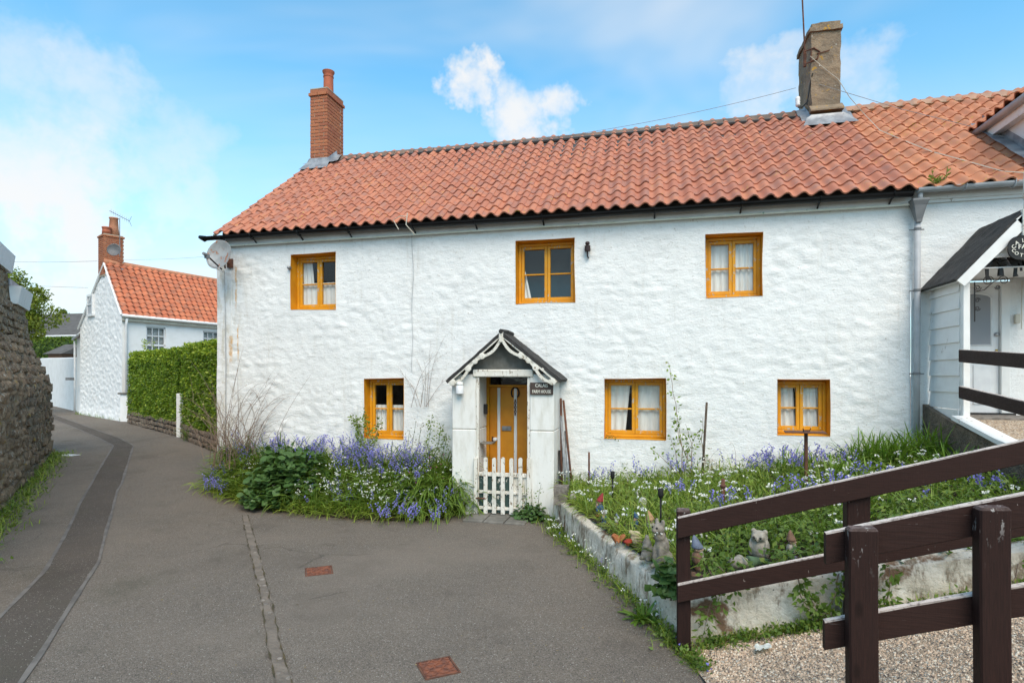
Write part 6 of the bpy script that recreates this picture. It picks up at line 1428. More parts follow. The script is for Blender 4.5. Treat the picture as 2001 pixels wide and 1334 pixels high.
# ---------------------------------------------------------------- battered rubble wall at the left edge
LA, LB = gp(-260, 1230)[:2], gp(101, 886)[:2]; LA = LB + (LA - LB) * 1.0
dL = (LB - LA); LL = np.linalg.norm(dL); dL /= LL; nL = np.array([dL[1], -dL[0]]); nL = nL if nL @ RT[:2] > 0 else -nL
def batter(z): return np.interp(z, [-.2, 1.75, 1.95, 2.9, 4.6], [0, .06, .10, .48, .62])
nu, nv = 210, 190; ends = LL
def wtop(t): return 4.35 if t < LL - 1.75 else 3.62
mb = MB(); P = np.zeros((nu, nv, 3))
for i, t in enumerate(np.linspace(0, LL, nu)):
    z = np.linspace(-.25, wtop(t), nv); p = LA + dL * t; tt = np.full(nv, t)
    rel = .050 * cell_relief(tt + .06 * perlin(tt * 3, z * 3), z, .30, .19) + .045 * fbm(tt * 2.5, z * 3.5, 2., 4) + .05 * perlin(tt * .7, z * .9, 3.)
    off = batter(z) - rel + .05 * np.maximum(0, 1 - (LL - tt) / .15)
    P[i] = np.stack([p[0] - nL[0] * off, p[1] - nL[1] * off, z + gz(*p) * 0], -1)
mb.grid(P); P2 = np.zeros((50, nv, 3)); zc3 = P[-1, :, 2]
for i, t in enumerate(np.linspace(0, 2.5, 50)):
    rel = (.05 * cell_relief(np.full(nv, t), zc3, .30, .19, 5) + .04 * fbm(t * 2.5, zc3 * 3.5, 12., 4)) * (0 if i == 0 else 1)
    P2[i] = P[-1] - np.array([nL[0], nL[1], 0]) * t + np.stack([dL[0] * rel, dL[1] * rel, rel * 0], -1)
mb.grid(P2); bw = mb.build('battered_stone_wall', 'rubble', None, True); tag(bw, 'thick battered rubble wall of a building leaning over the left edge of the lane', 'wall')
RST = [stone_mesh(k + 40) for k in range(8)]
for m_ in RST: m_.materials.append(MATS['rubble_stone'])
zr = .02; row = 0
while zr < 3.55:
    hh = random.uniform(.15, .24); s_ = LL - 4.4 + random.uniform(0, .2)
    while s_ < LL - .02:
        w = random.uniform(.20, .46); c = min(s_ + w / 2, LL - .1); zz = zr + hh / 2 + random.uniform(-.02, .02)
        if zz < wtop(c) - .08 and random.random() < .93:
            sl_ = math.atan2(float(batter(zz + .1) - batter(zz - .1)), .2); p = LA + dL * c - nL * (float(batter(zz)) + .035 + random.uniform(-.02, .02))
            ang_ = math.atan2(dL[1], dL[0]); sg_ = 1 if (Matrix.Rotation(ang_, 3, 'Z') @ Vector((0, 1, 0))).xy.dot(Vector(nL)) < 0 else -1
            inst('stone', random.choice(RST), bw, Matrix.Translation((p[0], p[1], zz)) @ Matrix.Rotation(ang_, 4, 'Z') @ Matrix.Rotation(-sg_ * sl_, 4, 'X') @ Matrix.Rotation(random.gauss(0, .10), 4, 'Y') @ Matrix.Diagonal((w * 1.12, .26, hh * 1.14, 1)))
        s_ += w
    zr += hh
def eave_box(t0, t1, z0, z1, out, name, mat):
    m_ = MB(); a, b = LA + dL * t0, LA + dL * t1; vs = []
    for z in (z0, z1):
        o0 = float(batter(z0)) - .02 - out * (1 if z > z0 else .55)
        for p in (a, b):
            for o_ in (o0, o0 + .5): vs.append((p[0] - nL[0] * o_, p[1] - nL[1] * o_, z))
    m_.add(vs, [(0, 1, 3, 2), (4, 6, 7, 5), (0, 2, 6, 4), (1, 5, 7, 3), (2, 3, 7, 6), (0, 4, 5, 1)]); return m_.build(name, mat, bw)
tt_ = LL - 1.75
eave_box(0, tt_ + .10, 4.22, 4.60, .12, 'eaves_box', 'white_wood'); eave_box(tt_ + .2, LL + .05, 3.58, 3.98, .16, 'eaves_box', 'white_wood'); eave_box(tt_ + .1, LL - .1, 3.98, 4.12, .0, 'roof_edge', 'lead')

# ---------------------------------------------------------------- far things beyond the bend
def fd(px, py, d): return Vector(onD(px, py, d))
bg = MB(); A0, A1 = fd(70, 650, 46), fd(175, 655, 46); rz0, rz1 = fd(70, 658, 46).z, fd(110, 612, 50).z
bg.box(A0.x - 6, A1.x + 3, A0.y + .3, A0.y + 8, 0, rz0); bgo = bg.build('far_bungalow', 'cable_pale'); tag(bgo, 'distant low bungalow with a grey slate roof past the bend', 'house')
mb = MB(); mb.add([(A0.x - 7, A0.y - .2, rz0), (A1.x + 3, A0.y - .2, rz0), (A1.x + 2.2, A0.y + 4, rz1), (A0.x - 7, A0.y + 4, rz1), (A0.x - 7, A0.y + 8.2, rz0), (A1.x + 3, A0.y + 8.2, rz0)], [(0, 1, 2, 3), (3, 2, 5, 4), (1, 5, 2)]); mb.build('roof', 'slate_far', bgo)
mb = MB(); mb.tube([(A0.x - 7, A0.y - .3, rz0), (A1.x + 3, A0.y - .3, rz0)], .08, 6); mb.tube([(fd(90, 655, 46).x, A0.y - .3, rz0), (fd(90, 655, 46).x, A0.y - .3, rz0 - 1.5)], .07, 6); mb.build('gutter', 'white_plastic', bgo)
s0_ = fd(94, 712, 38); s1_ = fd(128, 712, 38); sh_ = MB(); zt = fd(110, 690, 38).z; zr = fd(110, 684, 38).z
sh_.box(s0_.x, s1_.x, s0_.y, s0_.y + 2.5, 0, zt); sho = sh_.build('garden_shed', 'o_brown'); tag(sho, 'small brown shed roof showing over the boundary wall', 'shed')
mb = MB(); mb.add([(s0_.x - .2, s0_.y - .2, zt - .05), (s1_.x + .2, s0_.y - .2, zt - .05), (s1_.x + .2, s0_.y + 1.3, zr + .45), (s0_.x - .2, s0_.y + 1.3, zr + .45), (s1_.x + .2, s0_.y + 2.7, zt), (s0_.x - .2, s0_.y + 2.7, zt)], [(0, 1, 2, 3), (3, 2, 4, 5), (1, 4, 2)]); mb.build('roof', 'slate_far', sho)
wire('overhead_wire', [fd(-30, 510, 30), fd(190, 510, 24)], .007, 'cable_grey', 'upper overhead wire left of the white house chimney', 14, .05)
wire('overhead_wire', [fd(-30, 551, 34), fd(172, 562, 24)], .007, 'cable_grey', 'lower overhead wire left of the white house gable', 14, .05)
wire('overhead_wire', [fd(235, 507, 26), fd(420, 500, 20)], .005, 'cable_grey', 'faint wire from the white house toward the farmhouse dish', 14, .05)
# ================================================================== vegetation
class Veg:
    "collects leaf-sized faces quickly with numpy"
    def __init__(s): s.V = []; s.F = []; s.M = []; s.n = 0; s.mats = []
    def mi(s, m):
        if m not in s.mats: s.mats.append(m)
        return s.mats.index(m)
    def put(s, V, faces, mat):
        V = np.asarray(V, float).reshape(-1, 3); s.V.append(V); fs = np.asarray(faces) + s.n; s.F.append(fs); s.M.append(np.full(len(fs), s.mi(mat))); s.n += len(V)
    def strips(s, base, az, L, el, droop, w, mat, seg=5, twist=None):
        n = len(base); t = np.linspace(0, 1, seg + 1); pos = np.array(base, float).copy(); pts = [pos.copy()]
        dh = np.stack([np.cos(az), np.sin(az), np.zeros(n)], -1)
        for k in range(seg):
            e = el - droop * ((k + .5) / seg) ** 1.3; pos = pos + (L / seg)[:, None] * (dh * np.cos(e)[:, None] + np.array([0, 0, 1.]) * np.sin(e)[:, None]); pts.append(pos.copy())
        pts = np.stack(pts, 1); side = np.stack([-np.sin(az), np.cos(az), np.zeros(n)], -1)
        if twist is not None: side = side * np.cos(twist)[:, None] + np.array([0, 0, 1.]) * np.sin(twist)[:, None]
        ww = w[:, None] * np.sqrt(np.clip(1 - t[None, :] ** 2.2, .004, 1)) * (.65 + .35 * np.minimum(1, t[None, :] * 3))
        V = np.stack([pts - side[:, None] * ww[..., None] / 2, pts + side[:, None] * ww[..., None] / 2], 2)
        m = seg + 1; off = (np.arange(n) * m * 2)[:, None, None]; q = np.arange(seg)[None, :, None] * 2
        f = off + q + np.array([0, 1, 3, 2])[None, None, :]; s.put(V, f.reshape(-1, 4), mat); return pts
    def leaves(s, P, d, nrm, L, w, mat, fold=.25):
        n = len(P); d = d / np.linalg.norm(d, axis=1)[:, None]; sd = np.cross(nrm, d); sd /= np.linalg.norm(sd, axis=1)[:, None] + 1e-9; up = np.cross(d, sd)
        L = L[:, None]; w = w[:, None]
        V = np.stack([P, P + d * L * .45 + sd * w * .5 + up * w * fold, P + d * L, P + d * L * .45 - sd * w * .5 + up * w * fold], 1)
        s.put(V, (np.arange(n) * 4)[:, None] + np.arange(4)[None], mat)
    def round_leaves(s, P, d, nrm, r, mat, k=7, cup=.2):
        n = len(P); d = d / np.linalg.norm(d, axis=1)[:, None]; sd = np.cross(nrm, d); sd /= np.linalg.norm(sd, axis=1)[:, None] + 1e-9; up = np.cross(d, sd)
        V = [P + d * r[:, None] * .15 - up * (r * cup)[:, None]]
        for a in np.linspace(.35, 2 * math.pi - .35, k):
            rr = r * (1 + .16 * np.cos(a * 5 + RNG.uniform(0, 1, n)) + .25 * math.cos(a - math.pi))
            V.append(P + (d * (-np.cos(a)) + sd * np.sin(a)) * rr[:, None] * 1.0 + d * r[:, None] * .5 + up * (r * cup * .4 * math.sin(a * 3))[:, None])
        V = np.stack(V, 1); b = (np.arange(n) * (k + 1))[:, None]
        f = np.concatenate([b + np.array([0, i, i + 1])[None] for i in range(1, k)], 0); s.put(V, f, mat)
    def bells(s, P, d, r, L, mat):
        "small hanging bells: open four-sided cones"
        n = len(P); d = d / np.linalg.norm(d, axis=1)[:, None]; u = np.cross(d, RNG.normal(size=(n, 3))); u /= np.linalg.norm(u, axis=1)[:, None]; v = np.cross(d, u)
        V = [P] + [P + d * L[:, None] + (u * math.cos(a) + v * math.sin(a)) * r[:, None] for a in (0, 1.57, 3.14, 4.71)]
        V = np.stack(V, 1); b = (np.arange(n) * 5)[:, None]; f = np.concatenate([b + np.array(x)[None] for x in ([0, 1, 2], [0, 2, 3], [0, 3, 4], [0, 4, 1])], 0); s.put(V, f, mat)
    def tri(s): return sum(len(f) * (f.shape[1] - 2) for f in s.F)
    def build(s, name, parent=None, smooth=False):
        V = np.concatenate(s.V); me = bpy.data.meshes.new(name); nf = sum(len(f) for f in s.F)
        lt = np.concatenate([np.full(len(f), f.shape[1]) for f in s.F]); li = np.concatenate([f.ravel() for f in s.F]); ls = np.concatenate([[0], np.cumsum(lt)[:-1]])
        me.vertices.add(len(V)); me.vertices.foreach_set('co', V.ravel().astype(np.float32)); me.loops.add(len(li)); me.loops.foreach_set('vertex_index', li.astype(np.int32))
        me.polygons.add(nf); me.polygons.foreach_set('loop_start', ls.astype(np.int32)); me.polygons.foreach_set('loop_total', lt.astype(np.int32))
        for m in s.mats: me.materials.append(MATS[m])
        me.polygons.foreach_set('material_index', np.concatenate(s.M).astype(np.int32)); me.update(calc_edges=True); me.validate()
        if smooth: me.polygons.foreach_set('use_smooth', [True] * nf)
        return reg(bpy.data.objects.new(name, me), parent, Matrix.Identity(4))
U_ = RNG.uniform
def unit(n): v = RNG.normal(size=(n, 3)); return v / np.linalg.norm(v, axis=1)[:, None]
def bluebells(vg, base, h0, h1, nb=(7, 12), mat='bluebell', bell=(.008, .018), lean=.5):
    n = len(base); h = U_(h0, h1, n); az = U_(0, 6.28, n)
    pts = vg.strips(base, az, h, np.full(n, 1.5) - U_(0, .28, n), U_(.1, lean, n), np.full(n, .007), 'strap_light', 5)
    P = []; Dr = []
    for i in range(n):
        k = RNG.integers(*nb)
        for t in np.linspace(.55, 1, k):
            s = t * 5; a = min(4, int(s)); f = s - a; p = pts[i, a] * (1 - f) + pts[i, a + 1] * f; an = U_(0, 6.28); o = U_(.006, .020) * (1.25 - t * .6)
            P.append(p + np.array([o * math.cos(an), o * math.sin(an), 0])); Dr.append((math.cos(an) * .8, math.sin(an) * .8, -.7))
    P = np.array(P); m = len(P); vg.bells(P, np.array(Dr), U_(*bell, m) * .75, U_(.014, .024, m), mat)
def leek(vg, base, h0, h1, nb=(4, 8), mat='white_petal', sz=1.):
    n = len(base); h = U_(h0, h1, n); az = U_(0, 6.28, n)
    pts = vg.strips(base, az, h, np.full(n, 1.5) - U_(0, .35, n), U_(.1, .7, n), np.full(n, .006), 'strap_light', 4)
    P = []; Dr = []
    for i in range(n):
        for j in range(RNG.integers(*nb)): an = U_(0, 6.28); o = U_(.006, .022) * sz; P.append(pts[i, -1] + np.array([o * math.cos(an), o * math.sin(an), U_(-.01, .012)])); Dr.append((math.cos(an), math.sin(an), -.9))
    P = np.array(P); m = len(P); vg.bells(P, np.array(Dr), U_(.006, .012, m) * sz, U_(.012, .022, m) * sz, mat)

# ---------------------------------------------------------------- hedges
def hedge(name, pa, pb, zb0, zt, thick, n, label, mats=('hedge_leaf', 'hedge_tip'), size=.075, group=None, core='hedge_far', kind=None):
    a, b = np.array(pa[:2]), np.array(pb[:2]); L = np.linalg.norm(b - a); d = (b - a) / L; nn = np.array([d[1], -d[0]])
    if nn @ (CAM[:2] - a) < 0: nn = -nn
    root = empty(name, (*((a + b) / 2), zb0), label, 'hedge', group) if kind is None else None
    G = []
    for t in np.linspace(.2 / L, 1 - .2 / L, 24):
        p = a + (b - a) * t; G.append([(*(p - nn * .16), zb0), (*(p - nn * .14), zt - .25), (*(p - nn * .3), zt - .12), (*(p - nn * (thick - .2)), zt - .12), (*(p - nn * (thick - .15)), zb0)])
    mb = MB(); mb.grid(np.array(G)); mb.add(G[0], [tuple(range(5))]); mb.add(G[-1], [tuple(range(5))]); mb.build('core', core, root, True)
    vg = Veg(); k = int(n * .62)
    # face
    t = U_(-.02, 1.02, k); z = zb0 + (zt - zb0) * U_(-.03, 1, k); dep = RNG.gamma(1.4, .05, k); bul = .10 * fbm(t * L * 1.3, z * 1.6, 4., 3) + .02
    ins = .12 * sstep(.88, 1.0, (z - zb0) / (zt - zb0)); o_ = bul - dep - ins
    P = np.stack([a[0] + d[0] * L * t + nn[0] * o_, a[1] + d[1] * L * t + nn[1] * o_, z], -1); nr = np.tile([nn[0], nn[1], .25], (k, 1)) + RNG.normal(0, .55, (k, 3))
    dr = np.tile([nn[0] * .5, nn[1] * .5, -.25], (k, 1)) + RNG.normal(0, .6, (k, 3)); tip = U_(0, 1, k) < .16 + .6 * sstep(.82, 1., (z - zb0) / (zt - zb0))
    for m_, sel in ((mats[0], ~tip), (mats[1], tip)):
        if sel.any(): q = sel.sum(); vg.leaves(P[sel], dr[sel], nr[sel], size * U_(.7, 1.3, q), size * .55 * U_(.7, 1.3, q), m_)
    # top
    k2 = int(n * .28); t = U_(-.02, 1.02, k2); o_ = -U_(0, thick, k2); z = zt + .07 * fbm(t * L * 1.5, o_ * 2, 1., 3) - RNG.gamma(1.2, .035, k2) + .03
    P = np.stack([a[0] + d[0] * L * t + nn[0] * o_, a[1] + d[1] * L * t + nn[1] * o_, z], -1); dr = RNG.normal(0, .6, (k2, 3)) + np.array([0, 0, .6]); nr = RNG.normal(0, .6, (k2, 3)) + np.array([0, 0, .8])
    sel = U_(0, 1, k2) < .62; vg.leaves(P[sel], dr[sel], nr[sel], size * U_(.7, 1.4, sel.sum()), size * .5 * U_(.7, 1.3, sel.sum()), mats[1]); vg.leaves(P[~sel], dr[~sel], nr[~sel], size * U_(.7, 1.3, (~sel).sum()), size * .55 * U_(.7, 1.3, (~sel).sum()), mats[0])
    # ends
    k3 = int(n * .10)
    for e, q, sg in ((a, -1, -1), (b, 1, 1)):
        o_ = -U_(-.02, thick, k3); z = zb0 + (zt - zb0) * U_(0, 1, k3); ex_ = RNG.gamma(1.3, .045, k3); P = np.stack([e[0] + nn[0] * o_ - d[0] * sg * (ex_ - .06), e[1] + nn[1] * o_ - d[1] * sg * (ex_ - .06), z], -1)
        nr = np.tile([d[0] * sg, d[1] * sg, .3], (k3, 1)) + RNG.normal(0, .5, (k3, 3)); dr = np.tile([d[0] * sg * .5, d[1] * sg * .5, -.2], (k3, 1)) + RNG.normal(0, .6, (k3, 3)); vg.leaves(P, dr, nr, size * U_(.7, 1.3, k3), size * .55 * U_(.7, 1.3, k3), mats[0])
    return vg.build('foliage', root)
hn = np.array([H1[0] - H0[0], H1[1] - H0[1]]); hn /= np.linalg.norm(hn); hp = np.array([hn[1], -hn[0]]); hp = hp if hp @ RT[:2] > 0 else -hp
hedge('garden_hedge', H0[:2] - hp * .02 + hn * .25, H1[:2] - hp * .02, .70, 2.80, 1.1, 30000, 'longer clipped green hedge in front of the white house')
hedge('garden_hedge', H2[:2] + hn * .1, H3[:2] + hn * .35, .62, 2.86, 1.0, 21000, 'shorter clipped green hedge against the farmhouse corner')
hedge('far_hedge', fd(40, 700, 42)[:2], fd(150, 700, 42)[:2], .6, fd(100, 661, 42).z, 1.5, 7000, 'dark clipped hedge in front of the distant bungalow', ('hedge_far', 'hedge_leaf'), .14)
vg = Veg(); p = np.array([H0[0] * .2 + H1[0] * .8, H0[1] * .2 + H1[1] * .8, 2.84]) 
# sprigs standing above the hedge
for k in range(5):
    q = p + np.array([*(hn * U_(-.9, .3)), 0]) - np.array([*(hp * .4), 0]); n = 26; t = U_(0, 1, n); P = q + np.stack([RNG.normal(0, .03, n), RNG.normal(0, .03, n), t * .32], -1); vg.leaves(P, unit(n) + np.array([0, 0, .5]), unit(n), np.full(n, .06), np.full(n, .03), 'hedge_tip')
tag(vg.build('hedge_sprigs'), 'pale yellow sprigs growing up behind the longer hedge', 'plant')

# ---------------------------------------------------------------- trees
def tree(name, base, h, cr, crz, n, label, mat='tree_leaf', leaf=.16, trunk=.12, lobes=9, z0=.45):
    root = empty(name, base, label, 'tree'); b = np.array(base); mb = MB(); top = b + np.array([0, 0, h * .8]); mb.tube([b - np.array([0, 0, .3]), b + np.array([.05, .0, h * .35]), top], [trunk, trunk * .75, trunk * .2], 8)
    cs = []
    for k in range(lobes):
        a = U_(0, 6.28); r = cr * U_(.15, .75); zc3_ = b[2] + h * (z0 + (1 - z0) * U_(.1, .95)); c = np.array([b[0] + r * math.cos(a), b[1] + r * math.sin(a), zc3_]); cs.append((c, cr * U_(.28, .5)))
        s = b + np.array([0, 0, h * U_(.25, .6)]); mb.tube([s, (s + c) / 2 + np.array([0, 0, .1 * h]) * .3, c], [trunk * .4, trunk * .25, trunk * .08], 5)
    mb.build('trunk', 'bark', root); vg = Veg(); per = n // lobes
    for c, r in cs:
        d = unit(per); rr = r * U_(.35, 1.08, per) ** .6 * (1 + .35 * fbm(d[:, 0] * 2 + c[0], d[:, 1] * 2, d[:, 2] * 2, 2)); P = c + d * rr[:, None] * np.array([1, 1, crz])
        vg.leaves(P, unit(per) + d * .4 - np.array([0, 0, .3]), unit(per) + np.array([0, 0, .6]), leaf * U_(.6, 1.3, per), leaf * .6 * U_(.6, 1.3, per), mat)
    vg.build('crown', root); return root
q = onD(38, 735, 24); tree('roadside_tree', (q[0], q[1], gz(q[0], q[1])), 5.9, 1.25, .9, 7500, 'loose yellow-green tree behind the left stone wall', 'tree_leaf', .13, .1, 13, .5)
q = onD(128, 735, 60); tree('distant_tree', (q[0], q[1], .8), 8.1, .9, .9, 1500, 'small dark tree over the far bungalow roof', 'hedge_far', .2, .12, 6, .7)
q = onD(148, 735, 58); tree('distant_tree', (q[0], q[1], .8), 7.2, 1.3, .9, 1600, 'pale bushy tree beside the white house gable', 'tree_leaf', .2, .12, 7, .6)
q = onD(1992, 735, 15.5); tree('shrub_top', (q[0], q[1], 1.), 9.35 - 1., .8, 1., 2600, 'dark treetop showing over the cottage roof ridge', 'bramble_leaf', .12, .08, 8, .72)

# ---------------------------------------------------------------- left border
def border_pts(n, t0, t1, x0=-7.7, x1=-2.78, pw=1.):
    x = U_(x0, x1, n); yf = np.interp(x, BX, BY); t = t0 + (t1 - t0) * U_(0, 1, n) ** pw; y = yf + t * (-.06 - yf); return np.stack([x, y, bordz(x, y)], -1)
vg = Veg()
b = border_pts(2600, .08, .97); n = len(b); vg.strips(b, U_(0, 6.28, n) * .55 + 3.2, U_(.28, .62, n), U_(.8, 1.5, n), U_(.4, 2.2, n), U_(.012, .026, n), 'strap_leaf', 5, RNG.normal(0, .5, n))
b = border_pts(2700, .0, .75); n = len(b); vg.strips(b, RNG.normal(-1.6, .9, n), U_(.18, .46, n), U_(.5, 1.3, n), U_(.5, 2.2, n), U_(.007, .017, n), 'strap_light', 5, RNG.normal(0, .5, n))
b = border_pts(1300, .0, .95); n = len(b); vg.strips(b, U_(0, 6.28, n), U_(.18, .42, n), U_(.8, 1.5, n), U_(.2, 1.6, n), U_(.005, .011, n), 'strap_light', 5, RNG.normal(0, .6, n))
b = border_pts(500, -.05, .12); n = len(b); vg.strips(b, RNG.normal(-1.6, .9, n), U_(.06, .22, n), U_(.1, .8, n), U_(.3, 1.2, n), U_(.004, .008, n), 'dry_stem', 4)
b = border_pts(700, .02, .8); n = len(b); vg.leaves(b + np.array([0, 0, .05]) + np.stack([np.zeros(n), np.zeros(n), U_(0, .2, n)], -1), unit(n), unit(n) + np.array([0, 0, .7]), U_(.02, .05, n), U_(.015, .03, n), 'bramble_leaf')
tag(vg.build('border_grass_and_leaves'), 'mixed grassy and strap-leaved foliage filling the border below the lower left window', 'foliage', kind='stuff')
vg = Veg()
def bb_at(pxs, n, spread, hb, dep):
    out = []
    for k in range(n):
        px, py = pxs[RNG.integers(len(pxs))]; px += RNG.normal(0, spread); Yy = dep + RNG.normal(0, .12); q = onY(px, py, Yy); out.append((q[0], Yy))
    x, y = np.array(out).T; x = np.clip(x, -7.8, -2.76); y = np.minimum(y, -.06); return np.stack([x, y, np.asarray(bordz(x, y))], -1)
bluebells(vg, bb_at([(430, 0), (450, 0), (480, 0), (535, 0), (548, 0)], 80, 9, 0, -.30), .36, .56, (9, 15), 'bluebell', (.010, .020))
bluebells(vg, bb_at([(600, 0), (606, 0), (620, 0), (660, 0), (672, 0), (700, 0)], 95, 9, 0, -.40), .40, .62, (9, 15), 'bluebell', (.010, .020))
bluebells(vg, bb_at([(690, 0), (715, 0), (740, 0), (755, 0), (785, 0), (800, 0), (815, 0)], 120, 11, 0, -.50), .38, .58, (9, 15), 'bluebell', (.010, .020))
bluebells(vg, bb_at([(610, 0), (650, 0), (690, 0), (740, 0), (800, 0), (860, 0), (872, 0)], 46, 12, 0, -.90), .26, .42, (8, 13), 'bluebell', (.010, .020))
bluebells(vg, bb_at([(745, 0), (762, 0), (795, 0), (800, 0), (855, 0)], 26, 8, 0, -1.45), .24, .38, (8, 13), 'bluebell', (.010, .020))
bluebells(vg, bb_at([(415, 0), (425, 0), (440, 0)], 26, 8, 0, -.55), .28, .42, (8, 13), 'bluebell', (.010, .020))
tag(vg.build('bluebells'), 'drifts of violet-blue bluebells in the border left of the porch', 'flowers', kind='stuff')
vg = Veg(); leek(vg, border_pts(250, .08, .55, -6.0, -3.2), .26, .42, (3, 6), 'white_petal', 1.15); leek(vg, border_pts(90, .4, .9, -5.6, -2.9), .25, .42, (3, 6)); leek(vg, border_pts(50, .3, .7, -7.4, -6.3), .2, .36, (4, 8))
b = border_pts(26, .2, .8, -3.6, -2.8); P = b + np.stack([U_(-.02, .02, 26), U_(-.02, .02, 26), U_(.2, .4, 26)], -1); vg.bells(P, unit(26), np.full(26, .012), np.full(26, .008), 'pink_petal')
tag(vg.build('white_garlic_flowers'), 'small white drooping flowers scattered low in the left border', 'flowers', kind='stuff')
# strap-leaf clumps at the border front, right
def clump(name, x, y, zf, n, L, w, label, mat, el=(.6, 1.4), dr=(.6, 2.2), az=(0, 6.28), spread=.12, cat='plant'):
    vg = Veg(); b = np.stack([RNG.normal(x, spread, n), RNG.normal(y, spread * .7, n), np.zeros(n)], -1); b[:, 2] = zf(b[:, 0], b[:, 1]); vg.strips(b, U_(*az, n), U_(*L, n), U_(*el, n), U_(*dr, n), U_(*w, n), mat, 7, RNG.normal(0, .35, n)); return tag(vg.build(name), label, cat)
q = gp(815, 1012)
clump('strap_leaf_clump', q[0], q[1] + .28, bordz, 330, (.42, .72), (.018, .032), 'broad-bladed drooping leaf clump at the front corner of the left border', 'strap_leaf', (.5, 1.2), (1.2, 2.4), (3.4, 6.0), .19)
q = gp(885, 1008); clump('strap_leaf_clump', q[0], q[1] + .22, bordz, 170, (.34, .56), (.016, .028), 'smaller drooping leaf clump against the left porch pillar', 'strap_leaf', (.5, 1.2), (1.2, 2.4), (3.4, 6.0), .12)
q = gp(425, 960); clump('strap_leaf_clump', q[0], q[1] + .3, bordz, 220, (.28, .5), (.012, .022), 'drooping leaf clump at the far left end of the border', 'strap_light', (.5, 1.2), (1.2, 2.4), (2.6, 5.4), .2)
# dark broad-leaved plant
def broadleaf(name, cx_, cy_, zb_, rx, ry, h, n, r, label, mat='dark_leaf'):
    root = empty(name, (cx_, cy_, zb_), label, 'plant'); vg = Veg(); d = unit(n); d[:, 2] = np.abs(d[:, 2]); k = U_(.55, 1.05, n) * (1 + .22 * fbm(d[:, 0] * 2.2, d[:, 1] * 2.2, d[:, 2] * 2.2, 2)); P = np.array([cx_, cy_, zb_]) + d * k[:, None] * np.array([rx, ry, h])
    nr = d + np.array([0, 0, .7]) + RNG.normal(0, .3, (n, 3)); dr = d * np.array([1, 1, .2]) + np.array([0, 0, -.25]) + RNG.normal(0, .35, (n, 3)); vg.round_leaves(P, dr, nr, r * U_(.6, 1.3, n), mat, 9, .28); vg.build('foliage', root)
    mb = MB()
    for i in range(22): e = P[i * (n // 22)]; mb.tube([(cx_ + U_(-.08, .08), cy_ + U_(-.08, .08), zb_ - .05), tuple((np.array([cx_, cy_, zb_]) + e) / 2 + np.array([0, 0, .06])), tuple(e)], [.008, .006, .003], 4)
    mb.build('stems', 'green_stem', root); return root
q = gp(530, 1000); broadleaf('broad_leaved_plant', q[0], q[1] + .55, .14, .66, .58, .72, 1500, .050, 'large dark green scallop-leaved plant in the middle of the left border')
q = gp(500, 1000); broadleaf('broad_leaved_plant', q[0] + .05, q[1] + .20, .0, .40, .28, .30, 420, .042, 'low dark scallop-leaved plant spilling onto the drive edge')
# bare twiggy shrub
def twigs(name, x, y, zb_, n, L, label, mat='twig', spread=.4, arch=1.2, r0=.008, az=(0, 6.28), sub=4):
    mb = MB()
    for k in range(n):
        a = U_(*az); l = U_(*L); e = U_(1.0, 1.5); p = np.array([x + RNG.normal(0, spread), min(-.05, y + RNG.normal(0, .12)), zb_]); P = [p]; dr = U_(.1, arch); m = 8
        for i in range(m):
            ee = e - dr * (i / m) ** 1.6 * 1.6; a2 = a + RNG.normal(0, .12); a = a2; p = p + l / m * np.array([math.cos(ee) * math.cos(a), math.cos(ee) * math.sin(a) * .5, math.sin(ee)]); p[1] = min(p[1], -.03); P.append(p)
        mb.tube(P, list(np.linspace(r0, r0 * .25, m + 1)), 4, None, False)
        for s in range(RNG.integers(1, sub + 1)):
            i = RNG.integers(2, m); p = P[i]; aa = a + RNG.normal(0, .9); ee = U_(.2, 1.3); l2 = l * U_(.12, .35); Q = [p]
            for j in range(4): p = p + l2 / 4 * np.array([math.cos(ee) * math.cos(aa), .5 * math.cos(ee) * math.sin(aa), math.sin(ee)]); p[1] = min(p[1], -.03); ee -= .15; Q.append(p)
            mb.tube(Q, list(np.linspace(r0 * .5, r0 * .2, 5)), 3, None, False)
    return tag(mb.build(name, mat), label, 'shrub')
twigs('bare_shrub', -7.05, -.30, .42, 66, (.7, 2.15), 'bare brown twiggy shrub against the left corner of the farmhouse', 'twig', .25, 1.2, .0062)
twigs('dead_climber', -3.72, -.05, 1.5, 9, (.6, 1.3), 'thin dead climber stems clinging to the wall left of the porch', 'twig', .12, .7, .004, (0, 6.28), 5)
# leafy stems: climbers and roses
def leafy(name, stems, nl, size, mat, label, stem_mat='green_stem', r=.006, cat='plant'):
    root = empty(name, stems[0][0], label, cat); mb = MB(); vg = Veg()
    for P in stems:
        P = resample(np.array(P), .05); P = P + np.stack([.02 * perlin(P[:, 2] * 6, P[:, 0] * 3, 2.), .015 * perlin(P[:, 2] * 6, 4., 8.) * 1., np.zeros(len(P))], -1); mb.tube(P, list(np.linspace(r, r * .35, len(P))), 5, None, False)
        k = int(nl * len(P)); i = RNG.integers(0, len(P), k); d = unit(k); d[:, 1] = -np.abs(d[:, 1]) * .6; Q = P[i] + d * U_(.01, .07, k)[:, None]; vg.leaves(Q, d + np.array([0, 0, -.2]), unit(k) + np.array([0, -.6, .5]), size * U_(.6, 1.3, k), size * .62 * U_(.6, 1.3, k), mat)
    mb.build('stems', stem_mat, root); vg.build('foliage', root); return root
def wp(px, py, Y): return tuple(onY(px, py, Y))
